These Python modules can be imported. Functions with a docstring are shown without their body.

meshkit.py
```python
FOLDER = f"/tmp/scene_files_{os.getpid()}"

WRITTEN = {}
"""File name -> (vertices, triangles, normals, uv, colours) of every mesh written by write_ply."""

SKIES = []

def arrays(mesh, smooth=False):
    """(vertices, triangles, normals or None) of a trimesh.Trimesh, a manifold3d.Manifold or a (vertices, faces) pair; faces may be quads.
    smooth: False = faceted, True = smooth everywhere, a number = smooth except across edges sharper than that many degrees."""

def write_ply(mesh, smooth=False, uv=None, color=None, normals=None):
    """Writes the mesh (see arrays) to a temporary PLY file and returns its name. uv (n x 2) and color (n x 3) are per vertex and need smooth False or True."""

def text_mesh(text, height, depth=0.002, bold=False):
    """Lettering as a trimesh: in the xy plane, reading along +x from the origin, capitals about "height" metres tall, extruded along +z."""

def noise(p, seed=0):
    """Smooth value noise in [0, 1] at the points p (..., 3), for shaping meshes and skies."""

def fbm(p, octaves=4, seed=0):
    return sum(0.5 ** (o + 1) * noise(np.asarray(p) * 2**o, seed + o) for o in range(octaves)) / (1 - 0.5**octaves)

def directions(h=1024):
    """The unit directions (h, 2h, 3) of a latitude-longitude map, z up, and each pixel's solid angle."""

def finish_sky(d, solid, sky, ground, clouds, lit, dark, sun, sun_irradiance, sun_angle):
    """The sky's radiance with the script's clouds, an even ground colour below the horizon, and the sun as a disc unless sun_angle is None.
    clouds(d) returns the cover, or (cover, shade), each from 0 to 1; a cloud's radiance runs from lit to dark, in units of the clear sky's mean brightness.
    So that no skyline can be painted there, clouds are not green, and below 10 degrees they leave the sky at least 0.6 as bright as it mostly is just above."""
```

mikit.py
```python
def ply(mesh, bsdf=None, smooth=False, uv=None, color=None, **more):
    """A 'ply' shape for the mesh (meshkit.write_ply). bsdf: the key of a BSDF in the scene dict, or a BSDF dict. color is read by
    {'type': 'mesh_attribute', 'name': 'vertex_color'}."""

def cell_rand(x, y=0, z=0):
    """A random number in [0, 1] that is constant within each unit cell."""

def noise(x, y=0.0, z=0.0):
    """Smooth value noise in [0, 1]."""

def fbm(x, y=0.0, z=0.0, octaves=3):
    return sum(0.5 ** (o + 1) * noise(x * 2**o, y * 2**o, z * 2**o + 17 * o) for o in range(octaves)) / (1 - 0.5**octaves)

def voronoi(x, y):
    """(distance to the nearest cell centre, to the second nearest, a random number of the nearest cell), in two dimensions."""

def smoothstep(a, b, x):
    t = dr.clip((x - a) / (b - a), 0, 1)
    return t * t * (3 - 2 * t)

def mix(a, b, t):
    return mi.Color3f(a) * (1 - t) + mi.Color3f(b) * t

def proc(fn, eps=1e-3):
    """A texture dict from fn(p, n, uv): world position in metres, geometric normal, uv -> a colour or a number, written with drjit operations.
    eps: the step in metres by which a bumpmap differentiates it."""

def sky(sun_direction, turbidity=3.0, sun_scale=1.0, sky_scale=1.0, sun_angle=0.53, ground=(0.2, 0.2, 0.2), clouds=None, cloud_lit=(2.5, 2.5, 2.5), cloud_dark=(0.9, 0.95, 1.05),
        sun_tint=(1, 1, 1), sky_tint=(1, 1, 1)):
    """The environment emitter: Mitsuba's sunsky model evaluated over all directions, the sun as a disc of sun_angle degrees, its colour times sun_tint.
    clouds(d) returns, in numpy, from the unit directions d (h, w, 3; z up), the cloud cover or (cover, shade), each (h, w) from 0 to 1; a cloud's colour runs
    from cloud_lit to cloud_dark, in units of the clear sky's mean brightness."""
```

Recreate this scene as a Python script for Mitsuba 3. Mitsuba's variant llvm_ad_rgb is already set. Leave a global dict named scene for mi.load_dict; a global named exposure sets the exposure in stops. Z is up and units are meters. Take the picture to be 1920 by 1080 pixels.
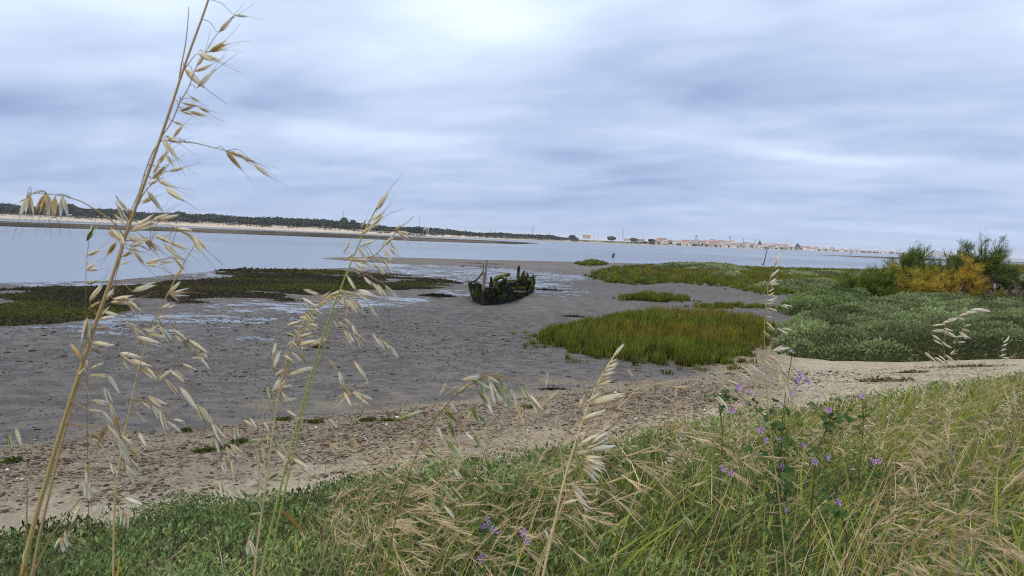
import math, random
import numpy as np
import mitsuba as mi, drjit as dr
import mikit, meshkit
from mikit import ply, proc, noise, fbm, voronoi, smoothstep, mix, cell_rand
T = mi.ScalarTransform4f
scene, labels = {}, {}

# ---------------------------------------------------------------- camera, sky, exposure
CAM = np.array([0.0, 0.0, 4.0])
FWD = np.array([0.0, 0.997838, -0.06572])
UPV = np.array([-0.04296, 0.065659, 0.996917])
scene['camera'] = {'type': 'thinlens', 'aperture_radius': 0.0007, 'focus_distance': 22.0, 'fov': 67.0146, 'fov_axis': 'x', 'near_clip': 0.05, 'far_clip': 40000.0,
                   'to_world': T().look_at(origin=CAM.tolist(), target=(CAM + FWD).tolist(), up=UPV.tolist())}
exposure = 2.05


# long thin and thick stretches of the cloud sheet: azimuth, elevation, shade, half widths (radians)
SHEETS = [(-0.041, 0.284, -0.42, 0.131, 0.048), (-0.138, 0.197, -0.16, 0.152, 0.048), (-0.234, 0.086, -0.22, 0.179, 0.026), (-0.641, 0.251, -0.3, 0.117, 0.062), (-0.428, 0.267, -0.28, 0.09, 0.038), (0.414, 0.311, -0.28, 0.062, 0.031), (0.6, 0.243, -0.34, 0.048, 0.018), (0.359, 0.105, -0.26, 0.103, 0.009), (0.186, 0.125, -0.15, 0.083, 0.012), (-0.559, 0.12, 0.2, 0.179, 0.026), (-0.303, 0.162, 0.12, 0.09, 0.041), (0.207, 0.195, 0.12, 0.186, 0.031), (0.552, 0.175, 0.11, 0.152, 0.028), (0.324, 0.296, 0.11, 0.048, 0.031), (0.09, 0.017, 0.1, 0.131, 0.011), (0.131, 0.236, 0.1, 0.069, 0.021), (0.028, 0.08, 0.12, 0.124, 0.021), (0.476, 0.058, 0.06, 0.138, 0.014)]


def clouds(d):
    """A closed layer of stratocumulus, brightening towards the zenith as overcast skies do, with soft torn bands."""
    up = np.clip(d[..., 2], 0, 1)
    z = up + 0.13
    x, y = d[..., 0] / z, d[..., 1] / z
    w = meshkit.fbm(np.stack([x * 0.30, y * 0.45, 0 * x], -1), 3, 11) - 0.5
    q = np.stack([x * 0.30 + 1.6 * w, y * 0.60 + 1.3 * w + 0.2 * x, 0 * x + 3.1], -1)
    big = meshkit.fbm(q, 4, 3) - 0.5
    q2 = np.stack([x * 1.25 + 1.2 * w, y * 2.4 + 0.8 * x + w, 0 * x + 7.7], -1)
    small = meshkit.fbm(q2, 5, 8) - 0.5
    q3 = np.stack([x * 3.6 + 2.5 * small, y * 5.2 + 1.5 * x, 0 * x + 1.7], -1)
    fine = meshkit.fbm(q3, 4, 21) - 0.5
    s = 0.84 - 0.86 * up / (0.62 + up) + 0.28 * big + 0.34 * small + 0.34 * fine
    az, el = np.arctan2(d[..., 0], d[..., 1]), np.arcsin(up)
    for a, e, am, sa, se in SHEETS:
        s = s + am * np.exp(-((az - a + 0.22 * w) / sa) ** 2 - ((el - e + 0.10 * w + 0.04 * small) / se) ** 2) * (0.65 + 0.9 * small + 0.35)
    low = np.exp(-up / 0.035)
    s = s * (1 - 0.65 * low) + 0.70 * 0.65 * low
    return np.ones_like(s), np.clip(s, 0, 1)


scene['sky'] = mikit.sky((-0.38, -0.42, 0.82), turbidity=3, sun_scale=0.30, sun_angle=18, sun_tint=(1.0, 0.95, 0.86), clouds=clouds,
                         cloud_lit=(2.9, 3.3, 3.75), cloud_dark=(0.80, 1.08, 1.76), ground=(0.16, 0.16, 0.16))

# ---------------------------------------------------------------- helpers


def put(key, mesh, bsdf, label=None, cat=None, group=None, kind=None, smooth=False, color=None, to_world=None):
    n, k = 0, key
    while k in scene:
        n += 1
        k = f'{key}_{n:03d}'
    if bsdf == 'matte' and color is not None and len(color) < 4000 and np.std(color, 0).max() < .12 * max(.15, np.mean(color) ** .5):
        bsdf, color = flat(np.mean(color, 0)), None       # one plain colour: such shapes share a material
    e = ply(mesh, bsdf, smooth=smooth, color=color)
    if to_world is not None:
        e['to_world'] = to_world
    scene[k] = e
    tag(k, label, cat, group, kind)
    return k


def flat(c):
    q = [round(round(float(v) ** .5 * 22) / 22, 4) for v in c]
    k = 'plain_' + '_'.join(str(int(v * 1000)) for v in q)
    if k not in scene:
        scene[k] = {'type': 'twosided', 'bsdf': {'type': 'principled', 'base_color': {'type': 'rgb', 'value': [max(v * v, .004) for v in q]}, 'roughness': 0.85, 'specular': 0.25}}
    return k


GROUPS = {}


def copy_of(key, source, shape, to_world):
    """One more copy of a shape that is built once."""
    if source not in GROUPS:
        GROUPS[source] = True
        scene[source] = {'type': 'shapegroup', 'mesh': shape}
    n, k = 0, key
    while k in scene:
        n += 1
        k = f'{key}_{n:03d}'
    scene[k] = {'type': 'instance', 'shape': {'type': 'ref', 'id': source}, 'to_world': to_world}
    return k


def tag(k, label=None, cat=None, group=None, kind=None):
    d = {a: b for a, b in (('label', label), ('category', cat), ('group', group), ('kind', kind)) if b}
    if d:
        labels[k] = {**labels.get(k, {}), **d}


USED = set()


def new(name, label, cat, group=None):
    """A thing whose parts follow: the key that their keys start with."""
    n, k = 0, name
    while k in USED or k in scene:
        n += 1
        k = f'{name}_{n:03d}'
    USED.add(k)
    tag(k, label, cat, group)
    return k


def unit(a):
    a = np.asarray(a, float)
    return a / np.maximum(np.linalg.norm(a, axis=-1, keepdims=True), 1e-9)


class Mesh:
    def __init__(s):
        s.v, s.f, s.c, s.n = [], [], [], 0

    def add(s, v, f, c):
        v = np.asarray(v, float)
        f = np.asarray(f, int)
        if f.shape[1] == 4:
            f = np.vstack([f[:, [0, 1, 2]], f[:, [0, 2, 3]]])
        s.v.append(v)
        s.f.append(f + s.n)
        s.c.append(np.broadcast_to(np.asarray(c, float), v.shape).copy())
        s.n += len(v)
        return s

    def get(s):
        return (np.vstack(s.v), np.vstack(s.f)), np.clip(np.vstack(s.c), 0, 1)

    def put(s, key, bsdf='plant', **kw):
        m, c = s.get()
        return put(key, m, bsdf, color=c, **kw)


def blades(rng, base, L, W, d, bend, segs, col, tip=None, side=None):
    """Grass blades and strips: base (n,3), length, width, start direction, tip displacement; colour from col to tip along the blade."""
    base = np.asarray(base, float)
    n = len(base)
    L = np.broadcast_to(L, (n,))[:, None]
    W = np.broadcast_to(W, (n,))[:, None]
    d = unit(np.broadcast_to(d, (n, 3)))
    bend = np.broadcast_to(bend, (n, 3))
    col = np.broadcast_to(col, (n, 3))
    tip = col if tip is None else np.broadcast_to(tip, (n, 3))
    if side is None:
        side = rng.normal(size=(n, 3))
    side = unit(np.cross(d, side))
    vs, cs = [], []
    for k in range(segs):
        t = k / segs
        p = base + d * L * t + bend * L * t * t
        w = W * (1 - 0.75 * t ** 1.5) * (0.6 if k == 0 else 1) / 2
        vs += [p - side * w, p + side * w]
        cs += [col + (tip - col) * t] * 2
    vs.append(base + d * L + bend * L)
    cs.append(tip)
    V = np.stack(vs, 1).reshape(-1, 3)
    C = np.stack(cs, 1).reshape(-1, 3)
    m = 2 * segs + 1
    f = []
    for k in range(segs - 1):
        a = 2 * k
        f += [[a, a + 1, a + 3], [a, a + 3, a + 2]]
    f.append([2 * segs - 2, 2 * segs - 1, 2 * segs])
    Fa = (np.array(f)[None] + (np.arange(n) * m)[:, None, None]).reshape(-1, 3)
    return V, Fa, C


def leaves(rng, base, d, L, W, col, fold=0.25, up=None):
    """Small folded leaves, four corners each."""
    n = len(base)
    d = unit(d)
    L = np.broadcast_to(L, (n,))[:, None]
    W = np.broadcast_to(W, (n,))[:, None]
    s = unit(np.cross(d, rng.normal(size=(n, 3)) if up is None else up))
    nn = np.cross(s, d)
    mid = base + d * L * 0.55
    V = np.stack([base, mid - s * W / 2 + nn * W * fold, base + d * L, mid + s * W / 2 + nn * W * fold], 1).reshape(-1, 3)
    f = np.array([[0, 1, 2], [0, 2, 3]])
    Fa = (f[None] + (np.arange(n) * 4)[:, None, None]).reshape(-1, 3)
    return V, Fa, np.repeat(np.broadcast_to(col, (n, 3)), 4, 0)


def tube(P, r, sides=5, cap=True):
    P = np.asarray(P, float)
    r = np.broadcast_to(r, (len(P),))
    tg = unit(np.gradient(P, axis=0))
    a = np.cross(tg[0], [0.31, 0.2, 0.93])
    if np.linalg.norm(a) < 1e-3:
        a = np.array([1.0, 0, 0])
    rings = []
    ang = np.arange(sides) / sides * 2 * np.pi
    for k in range(len(P)):
        a = unit(a - tg[k] * (a @ tg[k]))
        b = np.cross(tg[k], a)
        rings.append(P[k] + r[k] * (np.cos(ang)[:, None] * a + np.sin(ang)[:, None] * b))
    V = np.vstack(rings)
    f = []
    for k in range(len(P) - 1):
        for j in range(sides):
            j2 = (j + 1) % sides
            f.append([k * sides + j, k * sides + j2, (k + 1) * sides + j2, (k + 1) * sides + j])
    f = np.array(f)
    f = np.vstack([f[:, [0, 1, 2]], f[:, [0, 2, 3]]])
    if cap:
        e = len(V)
        V = np.vstack([V, P[0], P[-1]])
        o = (len(P) - 1) * sides
        f = np.vstack([f, [[e, (j + 1) % sides, j] for j in range(sides)], [[e + 1, o + j, o + (j + 1) % sides] for j in range(sides)]])
    return V, f


def smooth_path(P, n=24):
    P = np.asarray(P, float)
    s = np.r_[0, np.cumsum(np.linalg.norm(np.diff(P, axis=0), axis=1))]
    t = np.linspace(0, s[-1], n)
    Q = np.stack([np.interp(t, s, P[:, k]) for k in range(P.shape[1])], 1)
    for _ in range(2):
        Q[1:-1] = 0.25 * Q[:-2] + 0.5 * Q[1:-1] + 0.25 * Q[2:]
    return Q


def box(cx, cy, cz, sx, sy, sz, rz=0.0):
    v = np.array([[a, b, c] for a in (-.5, .5) for b in (-.5, .5) for c in (-.5, .5)]) * [sx, sy, sz]
    f = np.array([[0, 1, 3, 2], [4, 6, 7, 5], [0, 4, 5, 1], [2, 3, 7, 6], [0, 2, 6, 4], [1, 5, 7, 3]])
    c, s = math.cos(rz), math.sin(rz)
    v = np.stack([v[:, 0] * c - v[:, 1] * s + cx, v[:, 0] * s + v[:, 1] * c + cy, v[:, 2] + cz], 1)
    return v, np.vstack([f[:, [0, 1, 2]], f[:, [0, 2, 3]]])


def seg_dist(p, poly, closed=True):
    """Distance of the points (n,2) from a polyline."""
    p = np.asarray(p, float)
    A = np.asarray(poly, float)
    B = np.roll(A, -1, 0) if closed else A[1:]
    A = A if closed else A[:-1]
    best = np.full(len(p), 1e9)
    for a, b in zip(A, B):
        e = b - a
        t = np.clip(((p - a) @ e) / max(e @ e, 1e-9), 0, 1)
        best = np.minimum(best, np.hypot(*(p - a - t[:, None] * e).T))
    return best


def inside(p, poly):
    p = np.asarray(p, float)
    A = np.asarray(poly, float)
    B = np.roll(A, -1, 0)
    r = np.zeros(len(p), bool)
    for a, b in zip(A, B):
        if a[1] == b[1]:
            continue
        c = ((a[1] > p[:, 1]) != (b[1] > p[:, 1])) & (p[:, 0] < (b[0] - a[0]) * (p[:, 1] - a[1]) / (b[1] - a[1]) + a[0])
        r ^= c
    return r


def sdist(p, poly):
    return np.where(inside(p, poly), 1, -1) * seg_dist(p, poly)


def n2(x, y, s, seed=0, o=3):
    return meshkit.fbm(np.stack([np.asarray(x) * s, np.asarray(y) * s, np.zeros_like(np.asarray(x, float)) + seed * 3.7], -1), o, seed)


# ---------------------------------------------------------------- materials
VC = {'type': 'mesh_attribute', 'name': 'vertex_color'}
scene['plant'] = {'type': 'principledthin', 'base_color': VC, 'roughness': 0.75, 'diff_trans': 0.75, 'eta': 1.3}
scene['husk'] = {'type': 'principledthin', 'base_color': VC, 'roughness': 0.6, 'diff_trans': 1.1, 'eta': 1.3}
scene['sedge'] = {'type': 'principledthin', 'base_color': VC, 'roughness': 0.7, 'diff_trans': 0.3, 'eta': 1.3}
scene['stalk'] = {'type': 'twosided', 'bsdf': {'type': 'principled', 'base_color': VC, 'roughness': 0.6, 'specular': 0.35}}
scene['matte'] = {'type': 'twosided', 'bsdf': {'type': 'principled', 'base_color': VC, 'roughness': 0.9, 'specular': 0.25}}
scene['damp'] = {'type': 'twosided', 'bsdf': {'type': 'principled', 'base_color': VC, 'roughness': 0.45, 'specular': 0.5}}


def bump(inner, fn, scale=1.0, eps=2e-3):
    return {'type': 'twosided', 'bsdf': {'type': 'bumpmap', 'arbitrary': proc(fn, eps), 'scale': scale, 'bsdf': inner}}


# ---------------------------------------------------------------- the ground of the near shore: bank, beach, tidal flat
LAND = [[-400.0, 40.0]] + [[-32.1,45.48],[-30.11,45.33],[-28.37,47.7],[-26.45,50.32],[-25.9,59.43],[-25.29,67.69],[-20.56,74.21],[-17.15,82.45],[-13.88,90.77],[-12.66,95.7],[-15.63,97.76],[-19.29,99.19],[-22.52,101.41],[-25.91,103.73],[-25.49,111.27],[-21.58,119.29],[-14.01,125.21],[-5.53,128.82],[3.54,135.75],[12.5,141.95],[24.3,148.22],[37.16,159.62],[50.67,167.92],[60.7,170.08],[73.16,177.56],[84.58,186.56],[129.98,255.82],[224.45,389.26],[449.33,696.48],[602.93,770.13]] + [[700.0, 300.0], [700.0, -200.0], [-400.0, -200.0]]


def bank_u(x, y):
    return -0.578 * np.asarray(x) + 0.816 * np.asarray(y)


BANK = np.array([[-30, 2.9], [0, 2.75], [3, 2.38], [5, 1.88], [6.3, 1.48], [7.2, 1.20], [8.5, .96], [11, 0.70], [13, .45], [15, .29], [18, .2], [25, .15], [60, .12], [120, .1]])


def ground_z(x, y, fine=False):
    x, y = np.asarray(x, float), np.asarray(y, float)
    shp = x.shape
    x, y = x.ravel(), y.ravel()
    u = bank_u(x, y)
    uw = u + 1.0 * (n2(x, y, 0.16, 2) - 0.5)
    base = np.interp(uw, BANK[:, 0], BANK[:, 1])
    base = base + 0.10 * (n2(x, y, 0.35, 5) - 0.5) * np.clip(base, 0.05, 1)
    sd = sdist(np.stack([x, y], -1), LAND)
    z = np.where(sd > 0, base * (1 - np.exp(-np.maximum(sd, 0) / 9)) + 0.012, -0.5 * (1 - np.exp(np.minimum(sd, 0) / 25)))
    if fine:
        z = z + np.where(sd > 1, 0.022 * (n2(x, y, 1.7, 9, 4) - 0.5), 0)
    return z.reshape(shp)


def build_ground():
    r = np.r_[0, np.geomspace(0.4, 1000, 560)]
    th = np.r_[np.radians(np.linspace(-52, 52, 460)), np.radians(np.linspace(56, 304, 40))]
    Rr, Th = np.meshgrid(r, th, indexing='ij')
    X, Y = Rr * np.sin(Th), Rr * np.cos(Th)
    Z = ground_z(X, Y, True)
    nr, nt = X.shape
    i, j = np.meshgrid(np.arange(nr - 1), np.arange(nt), indexing='ij')
    j2 = (j + 1) % nt
    f = np.stack([i * nt + j, (i + 1) * nt + j, (i + 1) * nt + j2, i * nt + j2], -1).reshape(-1, 4)
    put('tidal_flat', (np.stack([X, Y, Z], -1).reshape(-1, 3), f), 'shore_ground', smooth=True, kind='structure',
        label='grey mud flat rising to a sandy beach and grassy bank')


# shallow films of water lie in these hollows of the flat: centre x, y, radii across and along
WET = [[a[0], a[1], rx, ry] for a, rx, ry in zip([[-16.2,26.03],[-15.1,28.01],[-14.12,30.98],[-12.41,32.1],[-12.18,36.03],[-10.4,37.7],[-8.43,40.79],[-6.17,44.79],[-9.68,26.51],[-15.03,30.22],[-28.09,45.12],[-25.35,48.22],[-24.01,55.11],[-21.99,63.55],[-15.8,87.51],[-9.8,87.92],[-3.81,89.74],[-4.37,62.99],[2.2,64.02],[3.08,55.4],[-0.04,74.95],[-3.54,51.48],[6.61,80.46],[-25.67,63.96],[-7.2,73.95],[6.67,109.66],[-19.54,42.82],[-16.53,59.72],[-14.88,67.14]],
    [5, 5, 4, 4, 4, 5, 5, 6, 2.6, 4, 9, 9, 7, 8, 14, 10, 9, 7, 4.5, 4.5, 6, 6, 8, 9, 9, 9, 6, 7, 7], [1.6, 1.4, 1.6, 1.8, 1.8, 2.2, 2.4, 2.6, .8, 1.6, 2.5, 2.5, 3, 4, 9, 9, 9, 5, 5, 4, 7, 4, 7, 4, 6, 9, 1.5, 2.5, 3])]


def wetness(p):
    w = mi.Float(0)
    for cx, cy, rx, ry in WET:
        w = w + dr.exp(-dr.square((p.x - cx) / rx) - dr.square((p.y - cy) / ry))
    n = fbm(p.x * 0.9, p.y * 1.6, 4.0, 4)
    n2_ = fbm(p.x * 5.0, p.y * 7.0, 9.0, 2)
    return smoothstep(0.50, 0.62, dr.minimum(w, 1.25) * 0.475 + (n - 0.5) * 1.0 + (n2_ - 0.5) * 0.5) * smoothstep(0.36, 0.24, p.z)


def zones(p):
    n = fbm(p.x * 0.8, p.y * 0.8, 1.0, 4)
    zz = p.z + (n - 0.5) * 0.22 + 0.75 * smoothstep(5, 11, p.x) * smoothstep(0.16, 0.3, p.z)
    gravel = smoothstep(0.27, 0.40, zz)
    sand = smoothstep(0.62, 1.02, zz)
    soil = smoothstep(1.12, 1.30, p.z + (n - 0.5) * 0.3)
    return n, gravel, sand, soil


def ground_color(p, n, uv):
    m, gravel, sand, soil = zones(p)
    f1 = fbm(p.x * 3.1, p.y * 3.1, 2.0, 4)
    f2 = noise(p.x * 23, p.y * 23, 5.0)
    big = fbm(p.x * 0.09, p.y * 0.16, 3.0, 3)
    mud = mix((0.056, 0.050, 0.046), (0.090, 0.083, 0.075), smoothstep(0.3, 0.7, f1))
    mud = mud * (0.80 + 0.45 * big)
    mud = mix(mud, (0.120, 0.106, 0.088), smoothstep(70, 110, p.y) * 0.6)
    d1, d2, r1 = voronoi(p.x * 7.5 + 1.5 * f1, p.y * 9.0)
    speck = smoothstep(0.34, 0.14, d1 + 0.22 * (f2 - 0.5)) * (r1 > 0.62) * smoothstep(0.42, 0.60, fbm(p.x * 0.7, p.y * 0.9, 8.0, 3))
    d3, d4, r3 = voronoi(p.x * 2.1 + 7 + f1, p.y * 3.2)
    speck2 = smoothstep(0.15, 0.05, d3 + 0.16 * (f2 - 0.5)) * (r3 > 0.72)
    dark = mi.Color3f(0.035, 0.032, 0.028)
    mud = mix(mud, dark, dr.minimum(0.75 * speck + 0.9 * speck2, 1))
    sandc = mix((0.215, 0.188, 0.134), (0.310, 0.275, 0.205), f1) * (0.82 + 0.3 * f2)
    da, db, ra = voronoi(p.x * 24 + 2 * f1, p.y * 24)
    chip = mix((0.085, 0.066, 0.050), (0.27, 0.225, 0.165), ra)
    chip = mix(chip, (0.11, 0.045, 0.028), mi.Float(ra > 0.86) * mi.Float(ra < 0.92))
    chip = mix(chip, (0.50, 0.48, 0.44), mi.Float(ra > 0.98))
    grit = mix((0.190, 0.166, 0.120), chip, smoothstep(0.46, 0.26, da) * 0.8 * smoothstep(0.36, 0.58, fbm(p.x * 1.3, p.y * 1.3, 6.0, 3)))
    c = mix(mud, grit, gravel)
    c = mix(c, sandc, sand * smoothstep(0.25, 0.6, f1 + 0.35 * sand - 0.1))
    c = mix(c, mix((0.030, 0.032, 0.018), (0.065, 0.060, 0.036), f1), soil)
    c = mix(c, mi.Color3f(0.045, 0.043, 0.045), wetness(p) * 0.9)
    return c


def ground_rough(p, n, uv):
    w = wetness(p)
    m, gravel, sand, soil = zones(p)
    return (0.70 + 0.25 * gravel) * (1 - w) + 0.10 * w


def ground_bump(p, n, uv):
    m, gravel, sand, soil = zones(p)
    w = wetness(p)
    h = 0.018 * fbm(p.x * 6, p.y * 6, 1.5, 4) + 0.05 * fbm(p.x * 1.4, p.y * 1.8, 7.5, 2)
    d1, d2, r1 = voronoi(p.x * 16, p.y * 16)
    h = h + gravel * (1 - sand * 0.7) * 0.016 * smoothstep(0.55, 0.1, d1)
    return h * (1 - 0.93 * w)


scene['shore_ground'] = bump({'type': 'principled', 'base_color': proc(ground_color), 'roughness': proc(ground_rough), 'specular': 0.30}, ground_bump, 1.0, 6e-3)
build_ground()

# ---------------------------------------------------------------- the water of the lagoon


def wind_lanes(p, n, uv):
    return smoothstep(0.38, 0.62, fbm(p.x * 0.006, p.y * 0.02, 6.0, 4))


def water_film(alpha):
    return {'type': 'roughplastic', 'distribution': 'ggx', 'alpha': alpha, 'int_ior': 1.5, 'diffuse_reflectance': {'type': 'rgb', 'value': (0.15, 0.18, 0.23)}}


scene['lagoon'] = {'type': 'twosided', 'bsdf': {'type': 'blendbsdf', 'weight': proc(wind_lanes), 'calm': water_film(0.03), 'ruffled': water_film(0.075)}}
yy = np.r_[-200, np.linspace(0, 1200, 40), 2500, 5000, 9000, 16000, 30000]
xx = np.r_[-30000, -9000, -3000, np.linspace(-1200, 1200, 30), 3000, 9000, 30000]
X, Y = np.meshgrid(xx, yy, indexing='ij')
i, j = np.meshgrid(np.arange(len(xx) - 1), np.arange(len(yy) - 1), indexing='ij')
b = i * len(yy) + j
put('water', (np.stack([X, Y, 0 * X], -1).reshape(-1, 3), np.stack([b, b + len(yy), b + len(yy) + 1, b + 1], -1).reshape(-1, 4)), 'lagoon', smooth=True, kind='structure',
    label='calm pale blue lagoon between the mud flat and the far shore')


# low banks of mud standing out of the water
def shoal(poly, h, label, step):
    poly = np.array(poly)
    lo, hi = poly.min(0), poly.max(0)
    xs, ys = np.arange(lo[0], hi[0] + step[0], step[0]), np.arange(lo[1], hi[1] + step[1], step[1])
    X, Y = np.meshgrid(xs, ys, indexing='ij')
    p = np.stack([X.ravel(), Y.ravel()], -1)
    sd = sdist(p, poly) + 14 * (n2(p[:, 0], p[:, 1], 0.03, 4) - 0.5)
    z = np.where(sd > 0, h * (1 - np.exp(-np.maximum(sd, 0) / 6)), np.maximum(sd * 0.02, -0.3)).reshape(X.shape)
    i, j = np.meshgrid(np.arange(len(xs) - 1), np.arange(len(ys) - 1), indexing='ij')
    b = i * len(ys) + j
    f = np.stack([b, b + len(ys), b + len(ys) + 1, b + 1], -1).reshape(-1, 4)
    f = f[(z.ravel()[f] > -0.15).any(1)]
    put('mud_bank', (np.stack([X, Y, z], -1).reshape(-1, 3), f), 'shoal_mud', smooth=True, kind='structure', label=label)


def shoal_color(p, n, uv):
    a = fbm(p.x * 0.05, p.y * 0.02, 3.0, 4)
    return mix((0.034, 0.032, 0.028), (0.085, 0.074, 0.060), smoothstep(0.35, 0.7, a))


scene['shoal_mud'] = {'type': 'twosided', 'bsdf': {'type': 'principled', 'base_color': proc(shoal_color), 'roughness': 1.0, 'specular': 0.0}}
shoal([[-374.79,467.37],[-318.03,478.9],[-298.68,567.56],[-269.05,606.56],[-165.68,742.65],[-83.58,660.18],[-29.53,672.37],[15.9,635.69],[18.91,592.38],[-1.06,435.23],[-42.43,376.67],[-83.54,374.73],[-151.03,340.54],[-182.74,275.17],[-217.6,271.33]], 0.35, 'long dark mud bank lying in the water off the beach', (9, 9))
shoal([[253.47,655.35],[316.7,722.39],[419.27,841.42],[471.04,858.65],[607.25,884.73],[496.67,702.36],[490.33,760.09],[326.73,595.4],[281.27,569.78],[258.96,590.58]], 0.3, 'thin dark mud bank in open water towards the tamarisks', (9, 9))
# ---------------------------------------------------------------- the far shore: beach, dunes, woods, town
SHORE = np.array([[-641.8,800.1,-21.0],[-558.1,840.4,-17.3],[-510.6,910.7,-15.0],[-448.6,981.1,-12.1],[-333.1,941.3,-7.3],[-225.9,901.5,-2.8],[-132.5,992.0,1.4],[-18.1,1082.5,6.6],[109.6,1268.3,12.7],[275.4,1454.2,20.4],[538.5,1981.2,33.3],[888.3,2508.4,50.0],[1581.3,3512.8,82.9],[2467.1,4517.7,124.1],[3424.2,5222.0,167.4],[4382.1,5625.7,209.7]])[:, :2]
SHS = np.r_[0, np.cumsum(np.linalg.norm(np.diff(SHORE, axis=0), axis=1))]
SH_PX = np.array([-200, 0, 150, 300, 450, 600, 770, 940, 1090, 1240, 1360, 1480, 1620, 1760, 1920, 2100.])   # stations along the shore


def shore(t, off):
    """The point of station t (0 at one end of the far shore's first beach) and the distance off inland."""
    t = np.asarray(t, float)
    P = np.stack([np.interp(t, SH_PX, SHORE[:, k]) for k in (0, 1)], -1)
    return P * (1 + np.asarray(off) / np.linalg.norm(P, axis=-1))[..., None]


DUNE = np.array([[-200, 7.0], [300, 6.2], [600, 6.0], [720, 5.0], [800, 3.2], [940, 4.2], [1240, 3.0], [1300, 2.6], [1480, 2.0], [1700, 2.0], [2100, 2.0]])
RISE = np.array([[-200, 8], [600, 8], [900, 5.5], [1100, 4], [1200, 5], [1290, 11], [1340, 17], [1400, 13], [1480, 13], [1550, 11], [1650, 8], [1760, 8], [2100, 6]])
WIDE = np.array([[-200, 50], [700, 45], [1240, 60], [1480, 90], [1760, 150], [2100, 160]])


def far_z(t, off):
    w = np.interp(t, WIDE[:, 0], WIDE[:, 1])
    d = np.interp(t, DUNE[:, 0], DUNE[:, 1])
    a = np.interp(t, RISE[:, 0], RISE[:, 1])
    o = np.asarray(off)
    return -0.3 + 1.3 * np.clip(o / 6, 0, 1) + (d - 1) * np.clip((o - 6) / w, 0, 1) ** 1.3 + (a - d) * np.clip((o - w - 10) / (6 * w), 0, 1)


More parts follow.
